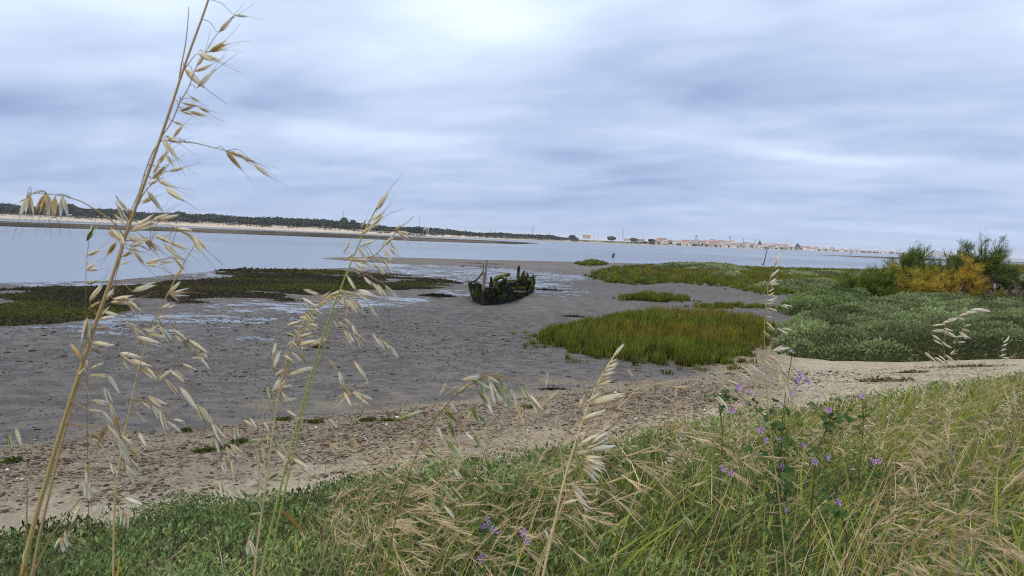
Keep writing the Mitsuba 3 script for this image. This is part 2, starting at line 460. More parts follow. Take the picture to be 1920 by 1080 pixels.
ts = np.linspace(-200, 2100, 460)
offs = np.r_[0, 3, 6, 10, 16, 22, 28, 35, 42, 50, 60, 75, 95, 120, 150, 200, 260, 340, 450, 600, 900, 1500]
TT, OO = np.meshgrid(ts, offs, indexing='ij')
Pxy = shore(TT, OO + 30 * (n2(TT, OO * 0, 0.02, 4) - 0.5) * np.clip(1 - OO / 60, 0, 1))
Z = far_z(TT, OO)
Z = Z + (OO > 8) * 1.2 * (n2(Pxy[..., 0], Pxy[..., 1], 0.06, 6) - 0.5) * np.clip((OO - 8) / 20, 0, 1) * np.interp(TT, [500, 1000], [1, .5])
i, j = np.meshgrid(np.arange(len(ts) - 1), np.arange(len(offs) - 1), indexing='ij')
b = i * len(offs) + j


def far_color(p, n, uv):
    a = fbm(p.x * 0.05, p.y * 0.05, 2.0, 4)
    east = smoothstep(-120, 40, p.x)
    scrub = smoothstep(4.4, 6.6, p.z + 3.4 * (a - 0.5) + 4.2 * east)
    sand = mix((0.32, 0.275, 0.22), (0.43, 0.375, 0.31), a)
    sand = mix(sand, (0.30, 0.27, 0.21), east * 0.5)
    bush = mix((0.13, 0.12, 0.07), (0.20, 0.17, 0.11), noise(p.x * 0.12, p.y * 0.12, 4.0))
    return mix(mix((0.30, 0.27, 0.23), sand, smoothstep(0.15, 0.8, p.z)), bush, scrub)


scene['far_land'] = {'type': 'twosided', 'bsdf': {'type': 'principled', 'base_color': proc(far_color), 'roughness': 0.95, 'specular': 0.1}}
put('far_shore', (np.concatenate([Pxy, Z[..., None]], -1).reshape(-1, 3), np.stack([b, b + 1, b + len(offs) + 1, b + len(offs)], -1).reshape(-1, 4)), 'far_land', smooth=True, kind='structure',
    label='pale sandy beach and scrub dunes across the lagoon')

rng = np.random.default_rng(3)
# low dune scrub
k = 5200
t = rng.uniform(-120, 1250, k)
o = 18 + 90 * rng.random(k) ** 1.2
keep = (n2(t, o, 0.11, 3) > 0.46) & ((o > 30) | (t > 700))
t, o = t[keep], o[keep]
P = shore(t, o)
base = np.c_[P, far_z(t, o) - 0.1]
m = Mesh()
for _ in range(5):
    d = unit(np.c_[rng.normal(size=(len(P), 2)), rng.uniform(0.2, 1.0, len(P))])
    col = np.array([0.055, 0.060, 0.030]) * rng.uniform(0.6, 1.6, (len(P), 1)) + rng.uniform(0, .03, (len(P), 1)) * [1, .7, .3]
    m.add(*leaves(rng, base + rng.normal(0, 0.5, base.shape) * [1, 1, 0], d, rng.uniform(0.7, 1.9, len(P)), rng.uniform(0.7, 1.6, len(P)), col))
m.put('dune_scrub', kind='stuff', label='low dark scrub dotted over the pale dunes of the far shore')

# crown tops along the woods, as points in the world
TOPS = np.array([[-699.7,872.8,17.5],[-606.3,913.0,19.7],[-598.1,924.6,18.1],[-585.9,940.9,16.7],[-569.4,962.2,20.9],[-564.5,968.4,23.4],[-558.1,975.9,22.7],[-549.3,985.4,18.0],[-527.7,1008.9,19.9],[-511.5,1025.2,18.4],[-492.0,1043.8,17.0],[-460.9,1046.5,18.4],[-451.0,1043.5,20.9],[-435.9,1038.5,17.8],[-399.1,1026.5,19.0],[-374.9,1018.4,17.7],[-343.2,1007.7,16.7],[-304.5,994.4,18.0],[-274.1,983.6,17.0],[-244.4,973.0,18.0],[-230.7,986.2,16.8],[-216.6,999.4,16.4],[-186.9,1025.8,13.3],[-168.2,1041.6,11.5],[-155.5,1052.2,12.2],[-129.1,1073.5,13.6],[-111.9,1086.8,13.1],[-94.3,1100.0,12.5],[-79.9,1110.5,10.9],[-50.2,1131.6,9.3],[-19.4,1153.0,11.2],[-3.6,1177.6,10.0],[30.0,1227.1,10.8],[52.4,1258.0,11.1],[71.3,1282.6,8.5],[85.8,1301.0,7.3],[100.5,1319.7,9.8],[110.7,1331.9,7.5]])
TOP_PX = np.array([-200, 0, 25, 60, 105, 118, 134, 155, 205, 240, 280, 325, 337, 355, 400, 430, 470, 520, 560, 600, 625, 650, 700, 730, 750, 790, 815, 840, 860, 900, 940, 960, 1000, 1025, 1045, 1060, 1075, 1085.])


def icosphere(sub):
    import trimesh
    s = trimesh.creation.icosphere(subdivisions=sub)
    return np.array(s.vertices), np.array(s.faces)


ICO1, ICO2, ICO3 = icosphere(1), icosphere(2), icosphere(3)


def far_crown(m, rng, c, rx, rz, col, n=90, lump=0.35):
    """A crown far away: a lumpy body with leaf clumps standing out of it."""
    v, f = ICO2
    s = rng.integers(0, 999)
    r = 0.72 + lump * (meshkit.fbm(v * 1.9 + s, 3, 5) - 0.4)
    m.add(c + v * r[:, None] * [rx, rx, rz], f, col * 0.85)
    d = unit(rng.normal(size=(n, 3)) * [1, 1, 0.8] + [0, 0, 0.25])
    rr = 0.66 + lump * (meshkit.fbm(d * 1.9 + s, 3, 5) - 0.4) + rng.uniform(-.05, .18, n)
    p = c + d * rr[:, None] * [rx, rx, rz]
    m.add(*leaves(rng, p, unit(d + 0.7 * rng.normal(size=(n, 3))), rng.uniform(.16, .34, n) * rx, rng.uniform(.14, .28, n) * rx, col * rng.uniform(0.65, 1.5, (n, 1))))


wood = Mesh()
for row, (off, dz, dens) in enumerate(((0, -2.2, 3.6), (-16, -4.2, 3.2), (45, -1.2, 4.0))):
    t = -190.0
    while t < 1082:
        P = shore(t, 70 + off + rng.uniform(-10, 10))
        r = rng.uniform(2.2, 7.5) * np.interp(t, [0, 900, 1100], [1, .85, .8])
        top = np.interp(t, TOP_PX, TOPS[:, 2]) + dz * rng.uniform(0.3, 1.3)
        zg = float(far_z(t, 70 + off))
        if top > zg + 1.0:
            rz = max(1.3, (top - zg) * rng.uniform(.42, .62))
            col = np.array([0.016, 0.027, 0.014]) * rng.uniform(0.6, 1.9) + rng.uniform(0, .008) * np.array([1, 1, 0])
            far_crown(wood, rng, np.array([P[0], P[1], top - rz * 0.9]), r, rz, col, 60)
        t += dens * rng.uniform(0.7, 1.3) * (r / 4)
wood.put('pine_woods', kind='stuff', label='dark belt of low pines behind the far dunes')


def far_tree(name, label, pts_, rx, col, group=None, n=260):
    """pts_: top and foot of the tree."""
    (x, y, zt), (_, _, zb) = pts_
    k = new(name, label, 'tree', group)
    h = zt - zb
    m = Mesh()
    far_crown(m, rng, np.array([x, y, zb + h * 0.58]), rx, h * 0.44, np.array(col), n)
    for q in range(3):
        a = rng.uniform(0, 6.28)
        far_crown(m, rng, np.array([x + math.cos(a) * rx * .5, y + math.sin(a) * rx * .5, zb + h * rng.uniform(.4, .68)]), rx * .62, h * 0.3, np.array(col) * rng.uniform(.8, 1.25), n // 3)
    m.put(k + '__crown')
    V, F_ = tube([[x, y, zb - 0.5], [x + .2, y, zb + h * .3], [x, y, zb + h * .6]], [.35, .25, .12], 5)
    Mesh().add(V, F_, (0.09, 0.07, 0.05)).put(k + '__trunk', 'matte')


far_tree('broadleaf_tree', 'brighter green tree rising under the first tall pole of the far woods', [[-215.7,982.5,19.4],[-215.1,981.6,6.0]], 5.5, (0.050, 0.095, 0.040))
far_tree('broadleaf_tree', 'bright green rounded tree next to the one under the first tall pole', [[-207.2,993.9,18.0],[-206.7,993.1,6.5]], 4.6, (0.045, 0.085, 0.038))
far_tree('bushy_tree', 'dark dense bush reaching down to the beach beside the white slanting shelter', [[-126.7,1013.6,12.2],[-126.2,1012.9,1.1]], 7.5, (0.018, 0.032, 0.018))
far_tree('bushy_tree', 'dark bush on the beach, second from the white slanting shelter', [[-136.6,1009.6,11.0],[-136.2,1008.9,1.3]], 6.5, (0.020, 0.034, 0.018))
far_tree('bushy_tree', 'low dark bush at the beach end of the far woods', [[-147.5,1008.0,9.9],[-147.2,1007.6,2.9]], 5.0, (0.022, 0.036, 0.020))
far_tree('bushy_tree', 'round dark tree left of the cream house on the far shore', [[98.5,1317.4,11.5],[98.8,1316.9,4.2]], 6.0, (0.024, 0.036, 0.022))
far_tree('bushy_tree', 'round dark tree right of the cream house, beneath the lattice mast', [[177.1,1408.9,12.7],[177.4,1408.4,4.4]], 8.0, (0.024, 0.036, 0.022))
far_tree('bushy_tree', 'dark tree between two white houses right of the lattice mast', [[226.2,1469.5,11.3],[226.5,1469.1,4.7]], 8.0, (0.024, 0.036, 0.022))
far_tree('bushy_tree', 'small dark tree just left of the first red roofs of the town', [[264.5,1491.5,11.3],[264.8,1491.1,4.7]], 7.0, (0.024, 0.036, 0.022))


def norfolk_pine(label, pts_, rx):
    (x, y, zt), (_, _, zb) = pts_
    k = new('conifer', label, 'tree')
    h = zt - zb
    V, F_ = tube([[x, y, zb], [x, y, zt]], [.5, .08], 5)
    Mesh().add(V, F_, (0.08, 0.065, 0.05)).put(k + '__trunk', 'matte')
    m = Mesh()
    for q in range(13):
        z = zb + h * (0.10 + 0.88 * q / 13)
        r = rx * (1 - q / 13.2) ** 0.8
        a = rng.uniform(0, 6.28, 16)
        d = np.c_[np.cos(a), np.sin(a), np.full(16, 0.15)]
        m.add(*leaves(rng, np.tile([x, y, z], (16, 1)), d, r * rng.uniform(.8, 1.1, 16), r * .6, np.array([.026, .042, .034]) * rng.uniform(.7, 1.3, (16, 1)), up=[0, 0, 1]))
        m.add(*leaves(rng, np.tile([x, y, z], (16, 1)) + d * r * .3, d + [0, 0, .4], r * .6, r * .55, np.array([.026, .042, .034]) * rng.uniform(.7, 1.3, (16, 1))))
    m.put(k + '__crown')


norfolk_pine('tall tiered conifer standing above the town beside the third crane', [[755.9,2386.2,30.0],[757.0,2384.6,4.7]], 9)
norfolk_pine('broad tiered conifer above the far end of the town waterfront', [[1013.9,2771.8,27.7],[1015.2,2770.0,-0.8]], 16)

# ---- houses
for nm, c in (('white', (.74, .72, .69)), ('cream', (.58, .50, .40)), ('pink', (.52, .36, .30)), ('grey', (.42, .42, .43))):
    scene['house_' + nm] = {'type': 'twosided', 'bsdf': {'type': 'principled', 'base_color': {'type': 'rgb', 'value': c}, 'roughness': 0.9, 'specular': 0.2}}
for nm, c in (('red', (.27, .125, .095)), ('orange', (.35, .195, .135)), ('brown', (.22, .15, .12)), ('slate', (.22, .22, .24)), ('dark', (.04, .045, .05))):
    scene['roof_' + nm] = {'type': 'twosided', 'bsdf': {'type': 'principled', 'base_color': {'type': 'rgb', 'value': c}, 'roughness': 0.85, 'specular': 0.2}}


def house(name, label, cat, x, y, z, w, d, h, rz, wall, roof, rh=None, group=None, windows=0, chimney=False):
    k = new(name, label, cat, group)
    rh = w * 0.2 if rh is None else rh
    put(k + '__wall', box(x, y, z + h / 2 - .5, w, d, h + 1, rz), wall)
    c, s = math.cos(rz), math.sin(rz)
    e = 0.35
    a, b_ = w / 2 + e, d / 2 + e
    q = np.array([[-a, -b_, h], [a, -b_, h], [a, b_, h], [-a, b_, h], [-a * .92, 0, h + rh], [a * .92, 0, h + rh]])
    q = np.c_[q[:, 0] * c - q[:, 1] * s + x, q[:, 0] * s + q[:, 1] * c + y, q[:, 2] + z + 0.003]
    put(k + '__roof', (q, [[0, 1, 5], [0, 5, 4], [2, 3, 4], [2, 4, 5], [0, 4, 3], [1, 2, 5], [0, 3, 2], [0, 2, 1]]), roof)
    if chimney:
        put(k + '__roof__chimney', box(x + .2 * w * c, y + .2 * w * s, z + h + rh * .9, .9, .9, 2.2, rz), wall)
    for q in range(windows):
        u = (q + .5) / windows - .5
        wx, wy = u * w, -d / 2 - .02
        put(k + '__window', box(x + wx * c - wy * s, y + wx * s + wy * c, z + h * .55, w / windows * .42, .1, h * .34, rz), 'roof_dark')
    return k


def facing(x, y):
    return math.atan2(-x, y)


def landmark(name, label, cat, p, w, d, h, wall, roof, **kw):
    x, y, zt = p
    rh = kw.pop('rh', w * .16)
    z = zt - h - rh
    return house(name, label, cat, x, y, z, w, d, h, facing(x, y), wall, roof, rh, **kw)


landmark('cream_house', 'long cream building with a low tiled roof standing alone right of the far woods', 'house', [[126.0,1350.9,13.4]][0], 14, 8, 4.2, 'house_cream', 'roof_orange', rh=1.6, windows=5)
landmark('white_house', 'low white house by itself right of the lattice mast', 'house', [[212.0,1454.6,10.2]][0], 12, 8, 4, 'house_white', 'roof_brown', windows=3)
landmark('white_house', 'long low white house right of the dark tree before the town', 'house', [[240.8,1484.3,10.9]][0], 17, 9, 4, 'house_grey', 'roof_brown', rh=1.3, windows=4)
landmark('woodland_house', 'red roof showing over the far woods beside the first tall pole', 'house', [[-231.3,1009.8,14.5]][0], 10, 8, 4.5, 'house_white', 'roof_red', rh=2)
landmark('large_hall', 'big blue grey hall far away behind the tamarisks', 'building', [[2525.1,4633.1,29.9]][0], 70, 40, 20, 'house_grey', 'roof_slate', rh=4)
landmark('white_hall', 'long pale shed beside the big blue grey hall', 'building', [[2310.8,4370.0,11.8]][0], 60, 25, 8, 'house_white', 'roof_slate', rh=3)

rng = np.random.default_rng(21)
WALLS, ROOFS = ['white', 'cream', 'pink', 'grey'], ['red', 'orange', 'brown', 'slate']
spots = []
tries = 0
while len(spots) < 205 and tries < 20000:
    tries += 1
    t = rng.uniform(1228, 1745) if rng.random() < .6 else rng.uniform(1290, 1480)
    far = np.interp(t, [1228, 1290, 1340, 1420, 1480, 1600, 1745], [80, 230, 480, 420, 420, 420, 300])
    o = 28 + np.interp(t, [1228, 1420, 1500], [22, 22, 20]) + far * rng.random()
    P = shore(t, o)
    if all(np.hypot(*(P - s_[0])) > np.interp(t, [1250, 1480, 1745], [13, 16, 26]) for s_ in spots):
        spots.append((P, t, o))
WORD = {'white': 'white', 'cream': 'cream', 'pink': 'pinkish', 'grey': 'grey'}
for P, t, o in spots:
    big = np.interp(t, [1250, 1480, 1745], [1, 1.35, 1.9])
    wl = WALLS[rng.choice(4, p=[.62, .18, .08, .12])]
    rf = ROOFS[rng.choice(4, p=[.36, .36, .18, .10])] if t < 1560 else ROOFS[rng.choice(4, p=[.2, .25, .3, .25])]
    zone = 'at the near end of the far town' if t < 1330 else 'on the rise of the far town' if t < 1450 else 'along the middle of the far town' if t < 1580 else 'at the hazy far end of the town'
    w = rng.uniform(8, 14) * big
    rfw = {'red': 'red', 'orange': 'orange', 'brown': 'brown', 'slate': 'slate grey'}[rf]
    lab = f'small {WORD[wl]} house with {rfw} roof {zone}'
    house('town_house', lab, 'house', P[0], P[1], float(far_z(t, o)), w, rng.uniform(7, 10) * big, rng.choice([3.4, 5.8, 6.2, 8.4]) * (.85 + .15 * big), facing(*P) + rng.uniform(-.5, .5), 'house_' + wl, 'roof_' + rf,
          w * rng.uniform(.12, .24), group=f'{WORD[wl]} houses with {rfw} roofs {zone}', windows=3 if o < 130 and t < 1500 else 0, chimney=rng.random() < .25)
m = Mesh()
for q in range(150):
    t = rng.uniform(1180, 1740)
    o = 25 + rng.random() ** 2 * 250
    P = shore(t, o)
    r = rng.uniform(2, 5) * np.interp(t, [1250, 1745], [1, 1.8])
    far_crown(m, rng, np.array([P[0], P[1], float(far_z(t, o)) + r * .5]), r, r * .8, np.array([.028, .040, .026]) * rng.uniform(.7, 1.6), 24)
m.put('garden_trees', kind='stuff', label='dark garden trees and hedges mixed among the town houses')

# ---- poles, masts, cranes, tower, shelter
GREYW = (0.13, 0.12, 0.12)


def pole(label, top, foot, r=0.16, arm=0.0, col=GREYW, lamp=False, group=None):
    k = new('utility_pole', label, 'utility pole', group)
    x, y, zt = top
    zb = foot[2] - 2
    V, F_ = tube([[x, y, zb], [x, y, zt]], [r * 1.2, r * .8], 6)
    Mesh().add(V, F_, col).put(k + '__post', 'matte')
    c, s = math.cos(facing(x, y)), math.sin(facing(x, y))
    a = max(arm, .9)
    V, F_ = box(x, y - r, zt - .5, 2 * a, .12, .14, facing(x, y))
    Mesh().add(V, F_, col).put(k + '__crossarm', 'matte')
    m = Mesh()
    for e in (-.9, 0, .9):
        V, F_ = tube([[x + e * a * c, y + e * a * s - r, zt - .43], [x + e * a * c, y + e * a * s - r, zt - .1]], [.08, .06], 5)
        m.add(V, F_, (.3, .3, .28))
    m.put(k + '__insulator', 'matte', kind='stuff')


PL = [('tall pole over the pines behind the foreground oat stalk', [[-495.1,1071.7,36.9],[-494.2,1070.4,17.8]], .17, 0), ('pale pole standing before the pines right of the oat stalk', [[-377.0,999.8,16.4],[-376.6,999.2,8.2]], .14, 0),
      ('pale pole before the pines, next right after the one near the oat stalk', [[-306.8,975.5,17.4],[-306.4,975.0,9.3]], .14, 0), ('tall pole with a crossarm above the bright green trees', [[-219.3,993.4,29.1],[-218.8,992.5,15.5]], .2, 1.6),
      ('short pole above the woods left of the white shelter', [[-160.6,1071.1,18.1],[-160.4,1070.7,12.3]], .15, 0), ('tall bare pole just left of the white shelter', [[-132.8,1082.8,25.5],[-132.3,1081.9,12.9]], .22, .9),
      ('short thin pole close to the ridge of the white shelter', [[-127.9,1096.9,19.7],[-127.7,1096.5,13.3]], .13, 0), ('thin pole at the end of the beach jetty right of the shelter', [[-70.1,1091.8,14.9],[-69.6,1091.1,3.7]], .13, 0),
      ('thin pole behind the woods, first of a close pair', [[-38.0,1181.7,15.8],[-37.7,1181.3,9.4]], .13, 0), ('thin pole behind the woods, taller of a close pair', [[-34.5,1184.2,17.6],[-34.1,1183.7,9.5]], .15, 0),
      ('thin pole before the woods right of the close pair', [[-28.3,1137.0,14.2],[-28.0,1136.5,6.4]], .13, 0), ('short pole above the woods left of the very tall mast', [[11.8,1231.0,15.2],[12.0,1230.7,10.1]], .15, 0),
      ('very tall thick mast pole above the middle of the woods', [[29.5,1247.4,23.8],[30.2,1246.4,9.2]], .36, .6), ('thin pole where the woods thin out', [[58.3,1275.7,15.3],[58.7,1275.1,5.3]], .15, 0),
      ('thin pole left of the cream building', [[104.3,1343.3,16.4],[104.6,1342.8,9.0]], .16, 0), ('thin pole just right of the cream building', [[142.8,1388.3,14.5],[143.1,1387.8,6.9]], .17, 0),
      ('short pole, second right of the cream building', [[151.2,1397.8,14.9],[151.5,1397.3,7.2]], .16, .9), ('pole close left of the lattice mast', [[195.4,1446.2,15.0],[195.7,1445.6,7.0]], .2, 0),
      ('thin pole between the two low white houses', [[236.7,1489.1,16.3],[237.1,1488.6,7.6]], .18, 0), ('thick pole above the long low white house', [[250.7,1503.6,20.0],[251.2,1502.8,8.2]], .3, .6),
      ('thin pole over the first houses of the town', [[289.7,1541.1,15.5],[290.0,1540.6,7.5]], .22, 0), ('thin pole right beside the one over the first town houses', [[296.6,1552.8,15.2],[296.9,1552.4,7.8]], .22, 0),
      ('thin pole where the rise of the town begins', [[327.0,1621.4,17.0],[327.4,1620.8,8.7]], .22, 0)]
for lab, (a, b_), r, arm in PL:
    pole(lab, a, b_, r, arm)


def lattice(k, part, x, y, z0, z1, w0, w1, r, col, bays):
    m = Mesh()
    cs = [(-1, -1), (1, -1), (1, 1), (-1, 1)]
    P = lambda q, z, w: [x + cs[q][0] * w / 2, y + cs[q][1] * w / 2, z]
    for q in range(4):
        m.add(*tube([P(q, z0, w0), P(q, z1, w1)], r, 4), col)
    for b_ in range(bays):
        ta, tb = b_ / bays, (b_ + 1) / bays
        za, zb, wa, wb = z0 + (z1 - z0) * ta, z0 + (z1 - z0) * tb, w0 + (w1 - w0) * ta, w0 + (w1 - w0) * tb
        for q in range(4):
            m.add(*tube([P(q, za, wa), P((q + 1) % 4, zb, wb)], r * .6, 4), col)
    m.put(k + '__' + part, 'matte')


(x, y, zt), (_, _, zb) = [[203.7,1456.7,30.8],[204.7,1455.2,7.4]]
k = new('lattice_mast', 'tall slim lattice mast above the right part of the far shore', 'mast')
lattice(k, 'frame', x, y, zb - 1, zt, 1.7, .9, .14, (.34, .30, .30), 14)
V, F_ = tube([[x, y, zt - .5], [x, y, zt + 2]], .08, 5)
Mesh().add(V, F_, (.3, .3, .3)).put(k + '__aerial', 'matte')

(x, y, zt), (_, _, zm), (_, _, zb) = [[487.1,2075.0,30.3],[487.3,2074.7,26.9],[487.8,2073.9,14.4]]
k = new('water_tower', 'dark water tower on thin legs above the red roofs', 'water tower')
lattice(k, 'legs', x, y, zb - 2, zm, 3.4, 2.8, .25, (.2, .2, .22), 3)
a = np.linspace(0, 2 * np.pi, 17)[:-1]
V, F_ = tube([[x, y, zm], [x, y, zm + .6], [x, y, zt - .8], [x, y, zt]], [1.6, 2.3, 2.3, .5], 14)
Mesh().add(V, F_, (.12, .13, .16)).put(k + '__tank', 'matte')


def crane(label, top, base, jib_l, jib_r, tilt):
    x, y, zt = top
    k = new('tower_crane', label, 'crane')
    lattice(k, 'mast', x, y, base[2] - 2, zt - 1.5, 1.8, 1.8, .22, (.28, .22, .20), 9)
    c, s = math.cos(facing(x, y)), math.sin(facing(x, y))
    for part, e, tl in (('jib', jib_r, tilt), ('counter_jib', jib_l, -tilt * .3)):
        m = Mesh()
        for w in (-.6, .6):
            m.add(*tube([[x - w * s, y + w * c, zt - 1], [x + e * c - w * s, y + e * s + w * c, zt - 1 + tl]], .18, 4), (.28, .22, .20))
        m.add(*tube([[x, y, zt], [x + e * c, y + e * s, zt - .6 + tl]], .16, 4), (.28, .22, .20))
        for q in range(7):
            f_ = q / 7
            m.add(*tube([[x + e * f_ * c + .6 * s, y + e * f_ * s - .6 * c, zt - 1 + tl * f_], [x + e * (f_ + .07) * c, y + e * (f_ + .07) * s, zt - .05 - .5 * f_ + tl * f_]], .1, 3), (.28, .22, .20))
        m.put(k + '__' + part, 'matte')
    V, F_ = box(x + .9 * c, y - 1.4, zt - 2.4, 1.6, 1.6, 2)
    Mesh().add(V, F_, (.4, .4, .4)).put(k + '__cab', 'matte')
    e = jib_l
    V, F_ = box(x + e * .9 * c, y + e * .9 * s, zt - 2, 2.4, 1.4, 2)
    Mesh().add(V, F_, (.3, .29, .28)).put(k + '__counterweight', 'matte')


crane('construction crane left of the other two, short jib over the roofs', *[[645.6,2321.3,33.8],[646.2,2320.3,18.3]], -3, 9.5, 1.2)
crane('construction crane in the middle, jib reaching far to the left', *[[718.1,2430.8,30.8],[718.7,2429.9,17.5]], 6, -26, 0.6)
crane('construction crane near the tall tiered conifer', *[[753.7,2427.0,31.3],[754.6,2425.7,10.7]], 2.5, -12, 2.6)

# white slanting shelter on the beach and the jetty fence beside it
(x, y, zt), (_, _, zb), (xl, yl, zl) = [[-117.1,1039.2,12.6],[-116.7,1038.7,4.4],[-123.7,1033.3,8.0]]
k = new('beach_shelter', 'white slanting roof shelter on posts at the end of the woods', 'shelter')
w = math.hypot(x - xl, y - yl)
c, s = math.cos(facing(x, y)), math.sin(facing(x, y))


def slab(p0, p1, wid, th):
    V, F_ = box(0, 0, 0, 1, 1, 1)
    p0, p1 = np.array(p0), np.array(p1)
    e = p1 - p0
    n_ = np.array([-s, c, 0.0])
    up = unit(np.cross(e, n_))
    return (p0 + p1) / 2 + V[:, :1] * e + V[:, 1:2] * n_ * wid + V[:, 2:] * up * th, F_


put(k + '__roof', slab([xl, yl, zl], [x, y, zt], 5, .9), 'house_white')
put(k + '__roof', slab([x, y, zt - .1], [x + 2.2 * c, y + 2.2 * s, zt - 2.6], 5, .8), 'house_white')
for e, q in ((w * .02 + 1.5, 0), (1.5, 2.3)):
    put(k + '__post', box(x + q * c, y + q * s, (zt - 1.2 + zb) / 2 - 1, .7, .7, zt - 1.2 - zb + 2 - q * .9, facing(x, y)), 'house_white')
put(k + '__gable', (np.array([[xl + 1.5 * c, yl + 1.5 * s, zl + .4], [x, y, zt - .6], [x, y, zl - .3]]) + [0, 1.2, 0], [[0, 1, 2]]), 'house_grey')
k = new('jetty', 'long low dark jetty with railing posts on the far beach right of the white shelter', 'jetty')
A, B = np.array([[-114.5,1031.8,4.8],[-83.1,1056.7,5.1]])
V, F_ = tube([A, B], .25, 4)
Mesh().add(V, F_, (.07, .06, .055)).put(k + '__deck', 'matte')
V, F_ = tube([A + [0, 0, .9], B + [0, 0, .9]], .12, 4)
Mesh().add(V, F_, (.10, .09, .08)).put(k + '__rail', 'matte')
for q in np.linspace(0, 1, 12):
    P = A + (B - A) * q
    V, F_ = tube([P + [0, -.3, 1.0], P + [0, -.3, -2.8]], .12, 4)
    Mesh().add(V, F_, (.08, .07, .06)).put(k + '__post', 'matte')
(x, y, zt), (_, _, zb) = [[-13.9,1130.8,9.1],[-13.8,1130.5,5.0]]
k = new('beacon', 'small white beacon hut on the far bank below the woods', 'beacon')
put(k + '__tower', box(x, y, (zt + zb) / 2 - .7, 1.5, 1.5, zt - zb + 1), 'house_white')
put(k + '__cap', box(x, y, zt + .1, 1.9, 1.9, .5), 'roof_brown')

# moored boats along the town waterfront
rng = np.random.default_rng(9)


def moored_boat(label, p, L, hull, cabin=True, group=None):
    x, y, z = p
    k = new('moored_boat', label, 'boat', group)
    n_ = 9
    st = np.linspace(-1, 1, n_)
    half = .16 * L * np.sqrt(np.clip(1 - np.maximum(st, -.55) ** 2, 0.02, 1))
    sheer = .09 * L + .05 * L * st ** 2
    V = []
    for a in range(n_):
        V += [[st[a] * L / 2, -half[a], sheer[a]], [st[a] * L / 2 * .93, -half[a] * .5, -.25], [st[a] * L / 2 * .93, half[a] * .5, -.25], [st[a] * L / 2, half[a], sheer[a]]]
    f = []
    for a in range(n_ - 1):
        for q in range(4):
            f.append([a * 4 + q, a * 4 + (q + 1) % 4, a * 4 + 4 + (q + 1) % 4, a * 4 + 4 + q])
    V = np.array(V)
    an = facing(x, y) + rng.uniform(-.5, .5)
    R_ = np.array([[math.cos(an), math.sin(an), 0], [-math.sin(an), math.cos(an), 0], [0, 0, 1]])
    Mesh().add(V @ R_ + [x, y, 0], f + [[0, 1, 2, 3], [32, 35, 34, 33]], hull).put(k + '__hull', 'matte')
    if cabin:
        V, F_ = box(-.08 * L, 0, .09 * L + .09 * L, .3 * L, .17 * L, .2 * L)
        Mesh().add(V @ R_ + [x, y, 0], F_, (.7, .7, .7)).put(k + '__cabin', 'matte')
    V, F_ = tube(np.array([[.08 * L, 0, .05 * L], [.08 * L, 0, .75 * L]]) @ R_ + [x, y, 0], .08, 4)
    Mesh().add(V, F_, (.5, .5, .5)).put(k + '__mast', 'matte')


for p, L in zip([[671.7,2184.6,39.7],[688.9,2210.9,40.5],[726.9,2268.0,42.3],[772.1,2334.0,44.5],[824.9,2408.7,47.0],[853.5,2448.2,48.3],[922.4,2555.1,51.6],[979.6,2648.3,54.4],[1038.6,2741.6,57.2],[1127.7,2877.9,61.4],[1210.5,2999.8,65.4]], [14, 9, 16, 12, 18, 10, 22, 16, 14, 20, 18]):
    moored_boat('small white boat moored off the town waterfront', (p[0], p[1], 0), L, (.62, .62, .64), group='white boats moored off the town waterfront')
(x, y), = [[383.49,882.52]]
k = new('channel_marker', 'small dark channel marker in the water short of the far mud bank', 'marker')
V, F_ = tube([[x, y, -.5], [x, y, 2.6]], .25, 6)
Mesh().add(V, F_, (.05, .05, .06)).put(k + '__post', 'matte')
V, F_ = tube([[x, y, 2.6], [x, y, 3.2], [x, y, 3.6]], [.5, .5, .05], 6)
Mesh().add(V, F_, (.06, .05, .05)).put(k + '__topmark', 'matte')
(x, y), = [[58.97,182.76]]
(x2, y2, z2), = [[59.741,183.392,3.927]]
k = new('leaning_stake', 'tall dark stake leaning in the water beyond the marsh', 'stake')
V, F_ = tube([[x, y, -.6], [(x + x2) / 2 + .1, y, z2 * .5], [x2, y, z2]], [.13, .10, .07], 7)
Mesh().add(V, F_, (.035, .03, .028)).put(k + '__pole', 'matte')
V, F_ = tube([[x, y, -.1], [x, y - .02, .22]], [.24, .2], 8)
Mesh().add(V, F_, (.03, .03, .03)).put(k + '__collar', 'matte')


def gull(label, p, rz):
    x, y, z = p
    k = new('gull', label, 'bird')
    c, s = math.cos(rz), math.sin(rz)
    R_ = np.array([[c, s, 0], [-s, c, 0], [0, 0, 1]])
    body = smooth_path([[-.26, 0, .22], [-.12, 0, .24], [0, 0, .25], [.1, 0, .28], [.17, 0, .36], [.22, 0, .38], [.30, 0, .36]], 14)
    V, F_ = tube(body, np.interp(np.linspace(0, 1, 14), [0, .15, .4, .62, .75, .86, .92, 1], [.012, .05, .085, .075, .045, .045, .022, .006]), 9)
    col = np.where(V[:, :1] > .255, [[.55, .4, .06]], [[.72, .72, .72]])
    Mesh().add(V @ R_ + [x, y, z], F_, col).put(k + '__body', 'matte')
    for q in (-1, 1):
        V, F_ = tube(smooth_path([[.08, .07 * q, .29], [-.08, .085 * q, .28], [-.34, .02 * q, .22]], 7), [.02, .05, .055, .05, .035, .02, .004], 6)
        Mesh().add(V @ R_ + [x, y, z], F_, (.34, .36, .39)).put(k + '__wing', 'matte')
        V, F_ = tube([[0, .03 * q, .2], [.01, .03 * q, .1], [0, .03 * q, -.02]], .012, 4)
        Mesh().add(V @ R_ + [x, y, z], F_, (.5, .35, .1)).put(k + '__leg', 'matte')


